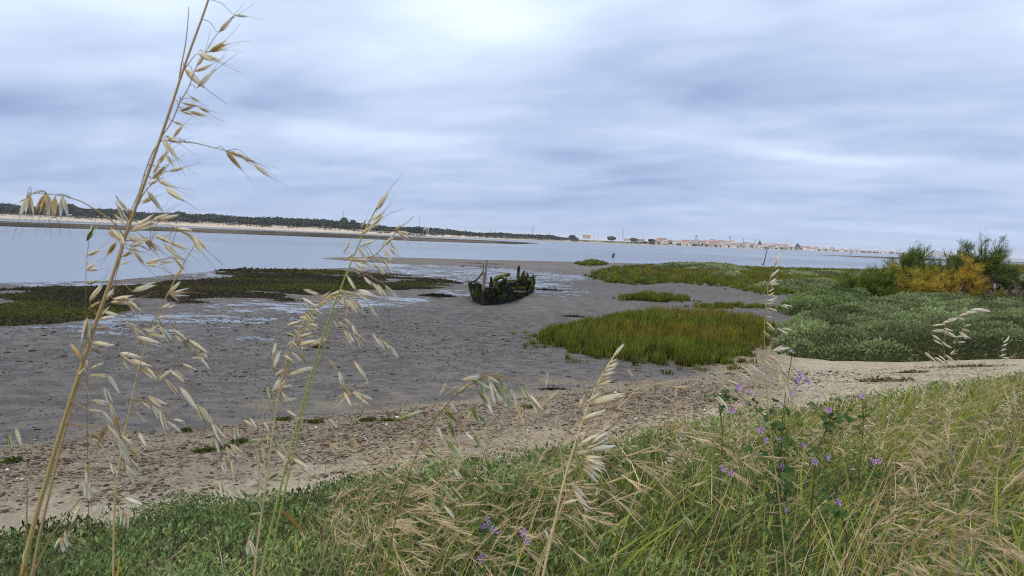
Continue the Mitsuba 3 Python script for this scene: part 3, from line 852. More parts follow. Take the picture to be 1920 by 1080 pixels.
for (x, y), lab, rz in zip([[-35.36,416.97],[-22.74,439.56]], ('white gull on the far mud bank, the one closer to the woods shelter', 'white gull on the far mud bank, farther along towards its tip'), (.4, 2.6)):
    gull(lab, (x, y, .3), rz)
# ---------------------------------------------------------------- the wading person


def hull_body(bones, edge=0.02, smooth_it=8):
    import manifold3d as m3, trimesh
    total = None
    for (a, ra), (b_, rb) in bones:
        s1 = m3.Manifold.sphere(ra, 20).translate(list(map(float, a)))
        s2 = m3.Manifold.sphere(rb, 20).translate(list(map(float, b_)))
        h = m3.Manifold.batch_hull([s1, s2])
        total = h if total is None else total + h
    total = total.refine_to_length(edge)
    mm = total.to_mesh()
    t = trimesh.Trimesh(mm.vert_properties[:, :3], mm.tri_verts, process=True)
    trimesh.smoothing.filter_taubin(t, iterations=smooth_it)
    return np.array(t.vertices), np.array(t.faces)


def build_person(x, y, rz, z0):
    k = new('person', 'person in a dark hooded jacket bending over while wading in the shallow water', 'person')
    c, s = math.cos(rz), math.sin(rz)
    R_ = np.array([[c, s, 0], [-s, c, 0], [0, 0, 1]])
    at = lambda v: np.asarray(v) @ R_ + [x, y, z0]
    # facing +x, bent forward at the hip, both hands down towards the water
    hip, chest, neck, head = [-.12, 0, .88], [.12, 0, 1.24], [.27, 0, 1.36], [.38, 0, 1.44]
    B = []
    for q in (-1, 1):
        B += [((-.12, .10 * q, .86), .115), ((.02, .13 * q, .47), .075)], [((.02, .13 * q, .47), .072), ((-.03, .14 * q, .08), .048)], [((-.03, .14 * q, .05), .045), ((.14, .15 * q, .03), .035)]
        B += [((.20, .19 * q, 1.28), .085), ((.26, .25 * q, .99), .055)], [((.26, .25 * q, .99), .052), ((.44, .20 * q, .80), .036)], [((.44, .20 * q, .80), .036), ((.50, .19 * q, .74), .034)]
        for f_ in range(4):
            o = (f_ - 1.5) * .021
            L = (.065, .078, .072, .055)[f_]
            B += [((.49, .19 * q + o, .745), .0105), ((.52, .19 * q + o, .71), .010)], [((.52, .19 * q + o, .71), .010), ((.515, .19 * q + o, .71 - L * .7), .008)]
        B += [[((.46, .17 * q, .77), .013), ((.505, .15 * q, .72), .010)]]
    B += [[(hip, .15), (chest, .165)], [((.12, -.10, 1.24), .13), ((.12, .10, 1.24), .13)], [(chest, .12), (neck, .065)], [(neck, .06), (head, .085)], [(head, .095), ((.42, 0, 1.42), .085)], [((.46, 0, 1.38), .045), ((.47, 0, 1.40), .05)],
          [((.50, 0, 1.43), .018), ((.53, 0, 1.415), .013)], [((.38, -.1, 1.43), .022), ((.37, -.1, 1.46), .02)], [((.38, .1, 1.43), .022), ((.37, .1, 1.46), .02)]]
    V, F_ = hull_body(B, .03, 6)
    Mesh().add(at(V), F_, (.42, .27, .20)).put(k + '__body', 'matte')
    J = [[((-.16, 0, .86), .19), ((.12, 0, 1.24), .20)], [((.14, -.13, 1.24), .145), ((.14, .13, 1.24), .145)], [((.12, 0, 1.26), .16), ((.28, 0, 1.38), .10)], [((.29, 0, 1.41), .11), ((.36, 0, 1.48), .115)], [((-.16, -.1, .84), .14), ((-.16, .1, .84), .14)]]
    for q in (-1, 1):
        J += [((.20, .19 * q, 1.28), .11), ((.26, .26 * q, .99), .082)], [((.26, .26 * q, .99), .082), ((.42, .205 * q, .82), .055)]
    V, F_ = hull_body(J, .04, 6)
    Mesh().add(at(V), F_, (.012, .018, .040)).put(k + '__jacket', 'matte')
    J = []
    for q in (-1, 1):
        J += [((-.13, .10 * q, .84), .135), ((.02, .13 * q, .47), .098)], [((.02, .13 * q, .47), .098), ((-.03, .14 * q, .06), .078)]
    V, F_ = hull_body(J, .04, 6)
    Mesh().add(at(V), F_, (.055, .065, .085)).put(k + '__trousers', 'matte')


(x, y), = [[24.63,191.28]]
build_person(x, y, math.pi * .30, -.42)

# ---------------------------------------------------------------- the wrecked boat on the flat
STB = np.array([[-1.55,42.68],[-1.15,43.04],[-0.63,43.97],[-0.06,45.88],[0.43,48.3],[0.87,50.93],[1.29,54.08],[1.57,56.38]])
PRT = np.array([[-1.55,42.68],[-1.89,43.7],[-2.29,46.06],[-2.53,49.26],[-2.24,51.76],[-1.3,54.36],[0.01,56.26],[1.58,56.67]])
STB, PRT = smooth_path(STB, 60), smooth_path(PRT, 60)
ax0, ax1 = STB[0], STB[-1]
AXD = unit(ax1 - ax0)
NRM = np.array([-AXD[1], AXD[0]])          # towards the port side
TOPS_S = np.array([[0, 1.12], [.06, 1.18], [.10, 1.08], [.15, 1.20], [.19, 1.04], [.25, .90], [.33, .66], [.45, .50], [.60, .42], [.72, .42], [.84, .62], [.93, 1.05], [1, 1.45]])
TOPS_P = np.array([[0, 1.25], [.05, 1.35], [.10, 1.25], [.16, 1.10], [.22, 1.02], [.30, 1.15], [.37, 1.20], [.44, .95], [.52, .50], [.62, .36], [.75, .34], [.86, .55], [.93, .95], [1, 1.45]])


def wreck_color(p, n, uv):
    a = fbm(p.x * 2.2, p.y * 2.2, p.z * 3.0, 4)
    g = noise(p.x * 14, p.y * 14, p.z * 2.5)
    wood = mix((0.006, 0.005, 0.005), (0.026, 0.022, 0.018), g)
    moss = mix((0.016, 0.034, 0.005), (0.055, 0.095, 0.012), noise(p.x * 9, p.y * 9, p.z * 9))
    bleached = mix((0.16, 0.14, 0.12), (0.26, 0.24, 0.21), g)
    weed = smoothstep(0.55, 0.66, a + 0.05 * smoothstep(0.2, 0.7, p.z)) * smoothstep(0.12, 0.4, p.z)
    c = mix(wood, moss, weed * 0.9)
    return mix(c, bleached, smoothstep(0.62, 0.75, a + 0.16 * smoothstep(0.9, 1.5, p.z) - 0.08))


def wreck_bump(p, n, uv):
    return 0.02 * fbm(p.x * 12, p.y * 12, p.z * 7, 3)


scene['wreck_wood'] = bump({'type': 'principled', 'base_color': proc(wreck_color), 'roughness': 0.9, 'specular': 0.1}, wreck_bump, 1.0, 4e-3)


def moss_color(p, n, uv):
    return mix((0.035, 0.060, 0.010), (0.105, 0.150, 0.022), fbm(p.x * 7, p.y * 7, p.z * 7, 3))


def bleach_color(p, n, uv):
    g = noise(p.x * 30, p.y * 30, p.z * 4)
    return mix(mix((0.09, 0.065, 0.05), (0.27, 0.23, 0.20), g), (0.015, 0.015, 0.010), smoothstep(1.15, 0.85, p.z))


scene['moss_wood'] = bump({'type': 'principled', 'base_color': proc(moss_color), 'roughness': 0.9, 'specular': 0.2}, wreck_bump, 1.0, 4e-3)
scene['bleached_wood'] = bump({'type': 'principled', 'base_color': proc(bleach_color), 'roughness': 0.85, 'specular': 0.2}, wreck_bump, 1.0, 4e-3)
rng = np.random.default_rng(17)
wk = new('boat_wreck', 'dark rotting wooden boat hull overgrown with green weed on the mud flat', 'boat')


def side_point(line, tops, sgn, t, h):
    """On the side shell: t along the boat, h metres above the keel line; the side flares outwards."""
    t = np.asarray(t, float)
    i = t * 59
    p = np.stack([np.interp(i, np.arange(60), line[:, k]) for k in (0, 1)], -1)
    flare = 0.26 * np.asarray(h) * np.sin(np.pi * np.clip(t, 0, 1)) ** .5
    return np.concatenate([p + sgn * NRM * flare[..., None], (0.02 + np.asarray(h))[..., None]], -1)


for line, tops, sgn, nm in ((STB, TOPS_S, -1, 'starboard'), (PRT, TOPS_P, 1, 'port')):
    rows = 7
    for r_ in range(rows):
        cuts = [0.0] + sorted(rng.uniform(.15, .9, 3).tolist()) + [1.0]
        for a, b_ in zip(cuts[:-1], cuts[1:]):
            n_ = max(6, int((b_ - a) * 48))
            t = np.linspace(a + .002, b_ - .002, n_)
            rag = np.interp(t, tops[:, 0], tops[:, 1]) + .16 * (n2(t * 60, t * 0 + r_, .8, 3) - .5) + .02 * rng.normal(size=n_)
            h0 = np.full(n_, r_ * .21) - .12
            h1 = np.minimum(h0 + .20, rag)
            ok = h1 > h0 + .05
            if ok.sum() < 3:
                continue
            idx = np.where(ok)[0]
            t, h0, h1 = t[idx[0]:idx[-1] + 1], h0[idx[0]:idx[-1] + 1], h1[idx[0]:idx[-1] + 1]
            h1 = np.maximum(h1, h0 + .02)
            o = side_point(line, tops, sgn, t, h0)
            q = side_point(line, tops, sgn, t, h1)
            inn = np.r_[-sgn * NRM * (.055 + .012 * rng.random()), 0]
            out = np.r_[sgn * NRM * .015 * rng.random(), 0]
            L = len(t)
            V = np.vstack([o + out, q + out, q + inn, o + inn])
            f = []
            for e in range(L - 1):
                for w_ in range(4):
                    w2 = (w_ + 1) % 4
                    f.append([w_ * L + e, w_ * L + e + 1, w2 * L + e + 1, w2 * L + e])
            f += [[0, L, 2 * L, 3 * L], [L - 1, 4 * L - 1, 3 * L - 1, 2 * L - 1]]
            put(wk + '__plank', (V, np.array(f)), 'wreck_wood')
    # ribs standing inside the side
    for t in np.linspace(.05, .97, 17):
        hh = float(np.interp(t, tops[:, 0], tops[:, 1])) + rng.uniform(-.22, -.02)
        if rng.random() < .10:
            hh += .18
        h = np.linspace(-.1, hh, 7)
        P = side_point(line, tops, sgn, np.full(7, t), h)
        P[:, :2] -= sgn * NRM * .12
        V, F_ = tube(P, np.linspace(.085, .055, 7) * rng.uniform(.8, 1.2), 5)
        put(wk + '__rib', (V + rng.normal(0, .006, V.shape), F_), 'wreck_wood')
# floor inside, keelson
t = np.linspace(.02, .98, 24)
a = side_point(STB, TOPS_S, -1, t, np.full(24, .16))
b_ = side_point(PRT, TOPS_P, 1, t, np.full(24, .16))
fl = np.stack([a + (b_ - a) * q for q in (.04, .3, .5, .7, .96)], 1)
fl[:, 1:4, 2] -= .05
fl[:, :, 2] += .05 * rng.normal(size=fl.shape[:2])
f = [[i * 5 + j, (i + 1) * 5 + j, (i + 1) * 5 + j + 1, i * 5 + j + 1] for i in range(23) for j in range(4)]
put(wk + '__floor', (fl.reshape(-1, 3), np.array(f)), 'wreck_wood', smooth=True)

# stem post with its broken head, the light strip nailed beside it
ST = np.r_[ax0, 0.0]
BX = ST + [-.02, .05, 0]
V, F_ = tube([BX + [0, 0, -.2], BX + [0, 0, .8], BX + [.0, 0, 1.5], BX + [.02, .0, 2.02]], [.10, .09, .085, .07], 6)
put(wk + '__stem_post', (V, F_), 'bleached_wood', label='pale upright stem post at the near end of the wreck')
V, F_ = tube([BX + [.07, .06, 1.5], BX + [.09, .06, 2.1], BX + [.11, .06, 2.66]], [.06, .05, .04], 5)
put(wk + '__stem_spike', (V, F_), 'bleached_wood')
V, F_ = tube([BX + [-.06, .05, 1.8], BX + [-.055, .05, 2.42]], [.05, .035], 5)
put(wk + '__stem_spike', (V, F_), 'bleached_wood')
# bent wale sweeping from the stem head down the port bow
PW = np.vstack([BX + [-.08, .05, 2.0], BX + [-.32, .35, 1.62], BX + [-.62, .9, 1.36], side_point(PRT, TOPS_P, 1, np.array([.14]), np.array([1.28]))[0] + [-.05, 0, 0], side_point(PRT, TOPS_P, 1, np.array([.26]), np.array([1.1]))[0] + [-.05, 0, -.1], side_point(PRT, TOPS_P, 1, np.array([.36]), np.array([.75]))[0]])
V, F_ = tube(smooth_path(PW, 26), .06, 6)
put(wk + '__wale', (V, F_), 'wreck_wood', label='thin curved wale rising to the stem post')
m_ = np.array([[-1.163,47.324,1.292],[-0.682,47.34,1.525],[-0.168,47.354,1.743]])
V, F_ = tube(m_, [.09, .12, .11], 6)
put(wk + '__beam', (V + rng.normal(0, .015, V.shape), F_), 'moss_wood', label='mossy green beam sticking up amidships')
m_ = np.array([[-1.147,48.312,1.07],[-0.961,48.334,1.411],[-0.634,48.345,1.575]])
V, F_ = tube(m_, [.12, .13, .08], 6)
put(wk + '__beam', (V + rng.normal(0, .02, V.shape), F_), 'moss_wood')
m_ = np.array([[-0.872,46.505,1.028],[-0.526,46.517,1.204],[-0.441,46.534,1.464],[-0.512,46.544,1.622]])
V, F_ = tube(m_, [.16, .19, .16, .07], 7)
put(wk + '__knee', (V + rng.normal(0, .03, V.shape), F_), 'wreck_wood')
m_ = np.array([[-1.207,45.901,0.988],[-1.237,45.922,1.304],[-1.264,45.94,1.572]])
V, F_ = tube(m_, [.08, .1, .06], 5)
put(wk + '__rib', (V, F_), 'wreck_wood')
for m_, r_ in (([[0.524,54.893,0.559],[0.689,54.93,1.135],[0.818,54.966,1.671]], [.22, .2, .05]), ([[0.948,55.907,0.746],[0.909,55.937,1.207],[0.955,55.955,1.479]], [.16, .14, .06]), ([[1.207,56.381,0.339],[1.219,56.422,0.962],[1.043,56.453,1.421]], [.2, .16, .08]), ([[0.299,53.911,0.873],[0.536,53.919,0.995],[0.791,53.927,1.117]], [.1, .12, .1])):
    V, F_ = tube(smooth_path(m_, 7), np.interp(np.linspace(0, 1, 7), [0, .5, 1], r_), 6)
    put(wk + '__stern_timber', (V + rng.normal(0, .02, V.shape), F_), 'wreck_wood')
t = np.linspace(.70, .995, 12)
for r_ in range(4):
    o = side_point(PRT, TOPS_P, 1, t, np.linspace(.06, .30, 12) + .17 * r_)
    q = side_point(PRT, TOPS_P, 1, t, np.linspace(.06, .30, 12) + .17 * r_ + .15)
    o[:, :2] -= NRM * .10
    q[:, :2] -= NRM * .10
    e = np.r_[-NRM * .03, 0]
    V = np.vstack([o, q, q + e, o + e])
    f = [[w_ * 12 + a, w_ * 12 + a + 1, ((w_ + 1) % 4) * 12 + a + 1, ((w_ + 1) % 4) * 12 + a] for a in range(11) for w_ in range(4)]
    put(wk + '__ceiling_plank', (V, np.array(f)), 'bleached_wood' if r_ in (1, 2) else 'moss_wood', label='pale inner plank at the stern' if r_ in (1, 2) else None)
# weed hanging on the hull
m = Mesh()
for line, tops, sgn in ((STB, TOPS_S, -1), (PRT, TOPS_P, 1)):
    n_ = 900
    t = rng.random(n_)
    h = rng.random(n_) * (np.interp(t, tops[:, 0], tops[:, 1]) + .02)
    p = side_point(line, tops, sgn, t, h)
    ok = meshkit.fbm(p * 1.3, 3, 4) > .53
    p = p[ok]
    d = unit(np.c_[np.tile(sgn * NRM * .7, (len(p), 1)) + rng.normal(0, .4, (len(p), 2)), rng.uniform(-1.4, .1, len(p))])
    g_ = rng.random((len(p), 1))
    col = np.where(g_ < .5, np.array([[.045, .075, .012]]), np.array([[.018, .020, .010]])) * rng.uniform(.5, 1.6, (len(p), 1))
    m.add(*leaves(rng, p, d, rng.uniform(.08, .2, len(p)), rng.uniform(.04, .09, len(p)), col))
m.put(wk + '__seaweed', kind='stuff')

(x, y), = [[0.53,73.0]]
k = new('mooring_post', 'short dark upright post standing in the mud behind the wreck', 'post')
V, F_ = tube([[x, y, -.3], [x, y, .5], [x + .02, y, 1.38]], [.15, .14, .13], 8)
put(k + '__shaft', (V, F_), 'wreck_wood')
V, F_ = tube([[x, y, -.05], [x, y, .14]], [.42, .2], 9)
put(k + '__foot', (V, F_), 'wreck_wood')


# ---------------------------------------------------------------- weed beds on the flat
def area_scatter(rng, poly, n, power=1.0):
    """Points in a polygon, thinning with the square of the distance so that near ground is as densely covered in view as far."""
    poly = np.asarray(poly)
    lo, hi = poly.min(0), poly.max(0)
    out, got = [], 0
    dmin = max(1.0, seg_dist(np.zeros((1, 2)), poly)[0])
    while got < n:
        p = lo + (hi - lo) * rng.random((n * 4, 2))
        d = np.linalg.norm(p, axis=1)
        p = p[rng.random(len(p)) < (dmin / d) ** power]
        p = p[inside(p, poly)]
        out.append(p)
        got += len(p)
    return np.vstack(out)[:n]


rng = np.random.default_rng(31)


def weed_bed(key, label, poly, n, size, cut, green, seed):
    p = area_scatter(rng, poly, n, 1.3)
    sd = sdist(p, poly)
    f = n2(p[:, 0] * .6, p[:, 1], .35, seed, 4)
    p = p[(f + .16 * np.clip(sd / 2.5 - 1, -1, .6) > cut)]
    z = ground_z(p[:, 0], p[:, 1])
    d = np.linalg.norm(p, axis=1)
    hum = n2(p[:, 0], p[:, 1], .9, seed + 1, 3)
    P = np.c_[p, z + rng.random(len(p)) * .055 * np.clip((hum - .3) * 3, .1, 1.4)]
    dr_ = unit(np.c_[rng.normal(size=(len(p), 2)), rng.uniform(-.05, .28, len(p))])
    g_ = np.clip((n2(p[:, 0] * .5, p[:, 1], .16, seed + 2, 3) - green) * 6 + .2, 0, 1)[:, None] * rng.uniform(.5, 1, (len(p), 1))
    col = (np.array([.062, .056, .036]) * (1 - g_) + np.array([.105, .122, .026]) * g_) * rng.uniform(.55, 1.5, (len(p), 1))
    s_ = size * (d / 40) ** .7
    Mesh().add(*leaves(rng, P, dr_, s_ * rng.uniform(.7, 1.5, len(p)), s_ * rng.uniform(.4, .8, len(p)), col, .1)).put(key, kind='stuff', label=label)


BED = [[-29.66,42.03],[-27.43,44.06],[-25.07,44.21],[-23.21,45.97],[-22.91,49.44],[-23.22,55.03],[-24.24,61.47],[-23.43,65.12],[-20.87,65.56],[-18.49,66.79],[-15.64,66.46],[-13.8,71.13],[-11.37,71.27],[-8.16,69.16],[-4.89,64.11],[-3.94,61.84],[-4.97,55.38],[-6.76,51.54],[-8.61,48.01],[-9.72,44.03],[-10.74,40.96],[-12.6,39.67],[-14.34,38.47],[-15.99,36.73],[-16.57,34.26],[-16.15,30.36],[-16.54,27.81],[-17.44,26.81],[-18.44,26.13]]
weed_bed('seaweed_bed', 'broad dark green seaweed bed on the wet mud left of the wreck', BED, 90000, .13, .39, .50, 3)
weed_bed('seaweed_bed', 'thin strip of seaweed along the water behind the broad bed', [[-25.79,66.56],[-23.76,71.51],[-20.57,74.24],[-16.89,76.15],[-13.73,73.37],[-14.72,66.42],[-18.51,66.85],[-21.84,65.75],[-23.86,63.85]], 6000, .2, .42, .46, 8)
m = Mesh()


def weed_heap(label, p, rx, ry, h, n, rz=0.0, col=(.026, .024, .019)):
    k = new('seaweed_heap', label, 'seaweed')
    q = rng.normal(size=(n, 2)) * .42
    q = q[np.hypot(*q.T) < 1]
    a = np.c_[q[:, 0] * rx, q[:, 1] * ry]
    c, s = math.cos(rz), math.sin(rz)
    a = np.c_[a[:, 0] * c - a[:, 1] * s, a[:, 0] * s + a[:, 1] * c] + p
    z = ground_z(a[:, 0], a[:, 1]) + h * (1 - np.hypot(*q.T) ** 2) * rng.random(len(q))
    d = unit(np.c_[rng.normal(size=(len(q), 2)), rng.uniform(-.2, .5, len(q))])
    Mesh().add(*leaves(rng, np.c_[a, z], d, rng.uniform(.06, .2, len(q)) * min(1, ry * 2.2), rng.uniform(.03, .09, len(q)) * min(1, ry * 2.2), np.array(col) * rng.uniform(.5, 1.7, (len(q), 1)), .15)).put(k + '__fronds', kind='stuff')


for px_, lab, rx, ry, h, n_ in ((([[-4.59,47.67]])[0], 'flat dark heap of seaweed left of the wreck', 1.35, .5, .16, 900), (([[2.73,57.95]])[0], 'dark trail of weed running right from the wreck stern', 1.6, .35, .1, 500), (([[-6.22,24.75]])[0], 'dark clump of seaweed on the bare mud between the oat stalks', .28, .16, .12, 260),
                                (([[-6.34,24.14]])[0], 'smaller dark scrap of weed beside the clump between the oat stalks', .22, .1, .06, 120), (([[3.13,38.51]])[0], 'dark driftwood coloured weed at the tip of the cordgrass patch', .8, .3, .07, 260), (([[1.08,18.73]])[0], 'dark patch of weed on the mud above the beach debris', .45, .2, .03, 200),
                                (([[-4.2,95.68]])[0], 'thin dark weed streak on the mud bank behind the wreck', 4.5, 1.0, .2, 300), (([[-3.99,107.36]])[0], 'second thin weed streak farther behind the wreck', 4, 1.0, .2, 260), (([[-0.29,29.76]])[0], 'small dark weed scrap in front of the wreck', .4, .12, .04, 90),
                                (([[11.29,21.45]])[0], 'olive dry weed clump lying on the pale sand', .5, .25, .04, 300), (([[13.82,23.08]])[0], 'dark weed litter on the sand under the purslane edge', 1.6, .3, .04, 380), (([[9.35,19.23]])[0], 'brown streaks of litter on the sand right of the mallow', .9, .5, .02, 220)):
    weed_heap(lab, px_, rx, ry, h, n_, col=(.13, .115, .065) if 'dry' in lab or 'litter' in lab else (.026, .024, .019))

# small lumps and worm casts on the mud, pebbles, shells and litter on the beach
FLAT = [[-18.13,25.18],[-13.45,29.52],[-7.09,39.64],[1.08,36.5],[0.85,27.49],[3.91,22.8],[7.66,24.7],[10.83,20.79],[4.12,16.83],[-2.33,13.48],[-8.3,11.52]]
p = area_scatter(rng, FLAT, 15000, 1.2)
f = n2(p[:, 0], p[:, 1], .5, 6, 3)
p = p[f + .12 * rng.normal(size=len(p)) > .46]
d = np.linalg.norm(p, axis=1)
s_ = rng.uniform(.007, .020, len(p)) * (1 + 1.6 * (rng.random(len(p)) > .96)) * (d / 18) ** .6
v, fc = ICO1
V = (p[:, None, :2] + v[None, :, :2] * s_[:, None, None] * rng.uniform(.7, 2.0, (len(p), 1, 2)))
Zg = ground_z(p[:, 0], p[:, 1], True)
Vz = Zg[:, None] + .6 * v[None, :, 2] * s_[:, None]
V = np.concatenate([V, Vz[..., None]], -1)
col = np.array([.038, .035, .031]) * rng.uniform(.5, 1.6, (len(p), 1))
Mesh().add(V.reshape(-1, 3), (fc[None] + (np.arange(len(p)) * len(v))[:, None, None]).reshape(-1, 3), np.repeat(col, len(v), 0)).put('mud_lumps', 'matte', kind='stuff', label='small dark lumps and worm casts scattered over the mud')

import trimesh as _tm
ICO0 = (np.array(_tm.creation.icosahedron().vertices), np.array(_tm.creation.icosahedron().faces))
BEACH = [[-9.17,12.49],[-6.09,13.41],[-2.67,15.29],[0.59,17.43],[4.04,19.53],[8.27,22.62],[15.77,24.53],[12.25,19.6],[5.82,15.12],[2.71,12.75],[-0.33,10.67],[-2.26,9.38],[-4.06,8.33],[-5.68,7.73]]
p = area_scatter(rng, BEACH, 26000, 1.0)
zz = ground_z(p[:, 0], p[:, 1])
w_ = np.exp(-((zz - .55) / .26) ** 2) + .16
w_ *= .35 + 1.2 * (n2(p[:, 0], p[:, 1], .7, 12, 3) > .47)
w_ *= np.where(p[:, 0] > 5, .15, .8)
p, zz = p[rng.random(len(p)) < w_], None
zz = ground_z(p[:, 0], p[:, 1], True)
kind_ = rng.choice(5, len(p), p=[.36, .36, .13, .14, .01])
PAL = np.array([[.060, .050, .040], [.150, .125, .092], [.085, .046, .030], [.25, .215, .165], [.58, .56, .52]])
s_ = rng.gamma(3, .0042, len(p)) + .005
v, fc = ICO0
sc = s_[:, None, None] * np.stack([rng.uniform(.7, 1.9, len(p)), rng.uniform(.6, 1.2, len(p)), rng.uniform(.25, .7, len(p))], -1)[:, None, :]
a = rng.uniform(0, 6.28, len(p))
vv = v[None] * sc * (1 + .25 * rng.normal(size=(len(p), len(v), 1)))
V = np.stack([vv[..., 0] * np.cos(a)[:, None] - vv[..., 1] * np.sin(a)[:, None] + p[:, :1], vv[..., 0] * np.sin(a)[:, None] + vv[..., 1] * np.cos(a)[:, None] + p[:, 1:2], vv[..., 2] + zz[:, None] + s_[:, None] * .15], -1)
Mesh().add(V.reshape(-1, 3), (fc[None] + (np.arange(len(p)) * len(v))[:, None, None]).reshape(-1, 3), np.repeat(PAL[kind_] * rng.uniform(.7, 1.3, (len(p), 1)), len(v), 0)).put('beach_pebbles', 'matte', kind='stuff', label='pebbles, brick bits and white shells in a band along the beach')
p = area_scatter(rng, BEACH, 9000, 1.0)
zz = ground_z(p[:, 0], p[:, 1], True)
ok = rng.random(len(p)) < np.exp(-((zz - .62) / .34) ** 2) * (.35 + 1.0 * (n2(p[:, 0], p[:, 1], .5, 15, 3) > .5))
p, zz = p[ok], zz[ok]
a = rng.uniform(-.5, .5, len(p)) - .55
m = Mesh()
m.add(*leaves(rng, np.c_[p, zz + .012], np.c_[np.cos(a), -np.sin(a) * .9 + 0, np.full(len(p), .03)], rng.gamma(2, .035, len(p)) + .03, rng.uniform(.008, .03, len(p)), np.array([[.095, .055, .036], [.065, .055, .04], [.17, .135, .095]])[rng.choice(3, len(p))] * rng.uniform(.6, 1.4, (len(p), 1)), .1, up=[0, 0, 1]))
m.put('drift_litter', kind='stuff', label='dark red and brown weed litter lying along the tide line')


def algae_tuft(x, y, r):
    n_ = int(160 * r / .3)
    q = rng.normal(size=(n_, 2)) * r * .45
    P = np.c_[q * [1.1, .8] + [x, y], ground_z(q[:, 0] * 1.1 + x, q[:, 1] * .8 + y) + .012 + .02 * rng.random(n_)]
    m.add(*leaves(rng, P, unit(np.c_[rng.normal(size=(n_, 2)), rng.uniform(-.1, .6, n_)]), rng.uniform(.04, .1, n_), rng.uniform(.02, .05, n_), np.array([.075, .100, .018]) * rng.uniform(.4, 1.3, (n_, 1)), .1))


m = Mesh()
for x, y in [[-5.56,13.27],[-4.21,14.37],[-3.53,14.08],[-2.58,14.25],[-4.29,11.61],[-4.51,11.36],[-4.23,12.15],[-2.17,14.2],[-7.11,10.94],[0.39,15.76]]:
    algae_tuft(x, y, rng.uniform(.08, .20))
m.put('green_algae', kind='stuff', label='bright green algae tufts lying along the upper mud')
# ---------------------------------------------------------------- salt marsh


def turf_shadow_bed(poly, h, col, key, label, step):
    pass


def cordgrass(key, label, poly, n, hgt, seed, w0=.026, gold=.5, edge=1.8):
    rng = np.random.default_rng(seed)
    per = 26 if n > 2000 else 9                       # blades stand in tufts
    from shapely import Polygon
    wide = np.array(Polygon(poly).buffer(1.3 if n > 2000 else .01).exterior.coords)[:-1]
    c_ = area_scatter(rng, wide, max(3, int(1.15 * n) // per), 1.5)
    sd = sdist(c_, poly)
    ok = (sd > edge * 1.3 * (n2(c_[:, 0], c_[:, 1], .9, seed, 4) - .44)) | (rng.random(len(c_)) < .09 * np.exp(np.minimum(sd, 0) / .5)) | (n < 2000)
    c_, sd = c_[ok], sd[ok]
    N = len(c_)
    d = np.linalg.norm(c_, axis=1)
    f = n2(c_[:, 0], c_[:, 1], .55, seed + 1, 3)
    th = hgt * (.42 + .80 * f + .30 * n2(c_[:, 0], c_[:, 1], 2.1, seed + 5, 2)) * rng.uniform(.72, 1.22, N) * np.clip(.55 + .32 * sd, .40, 1)
    gl = np.clip((n2(c_[:, 0] * .4, c_[:, 1], .35, seed + 2, 3) - gold) * 3.2 + np.clip(sd / 4 - .3, 0, 1) * .8 + .16 * rng.normal(size=N), 0, 1)
    tone = rng.uniform(.55, 1.4, N) * (.55 + .9 * n2(c_[:, 0], c_[:, 1], 1.7, seed + 9, 2))
    k_ = np.repeat(np.arange(N), rng.integers(per // 2, per + per // 2, N))
    M = len(k_)
    spread = .055 * (d[k_] / 25) ** .6
    off = rng.normal(size=(M, 2)) * spread[:, None]
    p = c_[k_] + off
    z = ground_z(p[:, 0], p[:, 1])
    L = th[k_] * rng.uniform(.45, 1.12, M)
    dr_ = np.c_[off / spread[:, None] * .10 + rng.normal(0, .07, (M, 2)) + [.05, 0], np.ones(M)]
    bend = np.c_[rng.normal(.06, .08, (M, 2)), rng.uniform(-.06, 0, M)]
    gl, tone = gl[k_][:, None], (tone[k_] * rng.uniform(.7, 1.3, M))[:, None]
    col = (np.array([.060, .088, .015]) * (1 - .4 * gl) + np.array([.095, .085, .016]) * gl * .6) * tone
    tip = (np.array([.118, .160, .020]) * (1 - gl) + np.array([.180, .155, .022]) * gl) * tone
    dead = rng.random((M, 1)) < .07
    col, tip = np.where(dead, [[.16, .12, .06]], col), np.where(dead, [[.25, .20, .10]], tip)
    W = w0 * (d[k_] / 25) ** .8 * rng.uniform(.7, 1.3, M)
    Mesh().add(*blades(rng, np.c_[p, z - .02], L, W, dr_, bend, 2, col, tip)).put(key, 'sedge', kind='stuff', label=label)


MARSH1 = [[0.89,28.92],[1.07,30.89],[1.64,32.14],[2.67,34.05],[4.09,36.3],[5.5,39.3],[6.86,40.95],[10.01,42.28],[12.12,41.47],[13.32,39.87],[12.64,36.85],[10.76,32.07],[8.88,27.49],[7.64,25.53],[6.42,23.89],[5.47,23.37],[4.07,23.78],[3.05,24.96],[1.9,26.01],[1.23,27.33]]
cordgrass('cordgrass', 'large patch of olive green cordgrass with golden tips on the mud flat', MARSH1, 60000, .68, 41)
for q, (x, y) in enumerate([[0.92,27.78],[1.06,26.89],[0.92,30.01],[6.9,23.26],[7.75,24.72],[4.61,21.93],[5.8,22.72],[2.01,23.85],[3.13,23.16],[8.45,26.42]]):
    a = np.linspace(0, 2 * np.pi, 9)[:-1]
    r = .12 + .2 * ((q * 7) % 5) / 5
    cordgrass('cordgrass_tuft', 'small tuft of cordgrass standing apart at the edge of the large patch', np.c_[x + 1.5 * r * np.cos(a), y + r * np.sin(a)].tolist(), int(40 + 150 * r), .34, 50 + q, edge=.2)
    tag([k_ for k_ in scene if k_.startswith('cordgrass_tuft')][-1], group='small tufts at the edge of the cordgrass patch')
cordgrass('cordgrass', 'narrow dark cordgrass strip across the mud behind the large patch', [[6.99,52.44],[8.74,54.81],[10.86,55.99],[12.48,54.93],[12.23,52.53],[9.85,50.67],[7.36,50.44]], 9000, .62, 61, gold=.7, edge=1.0)
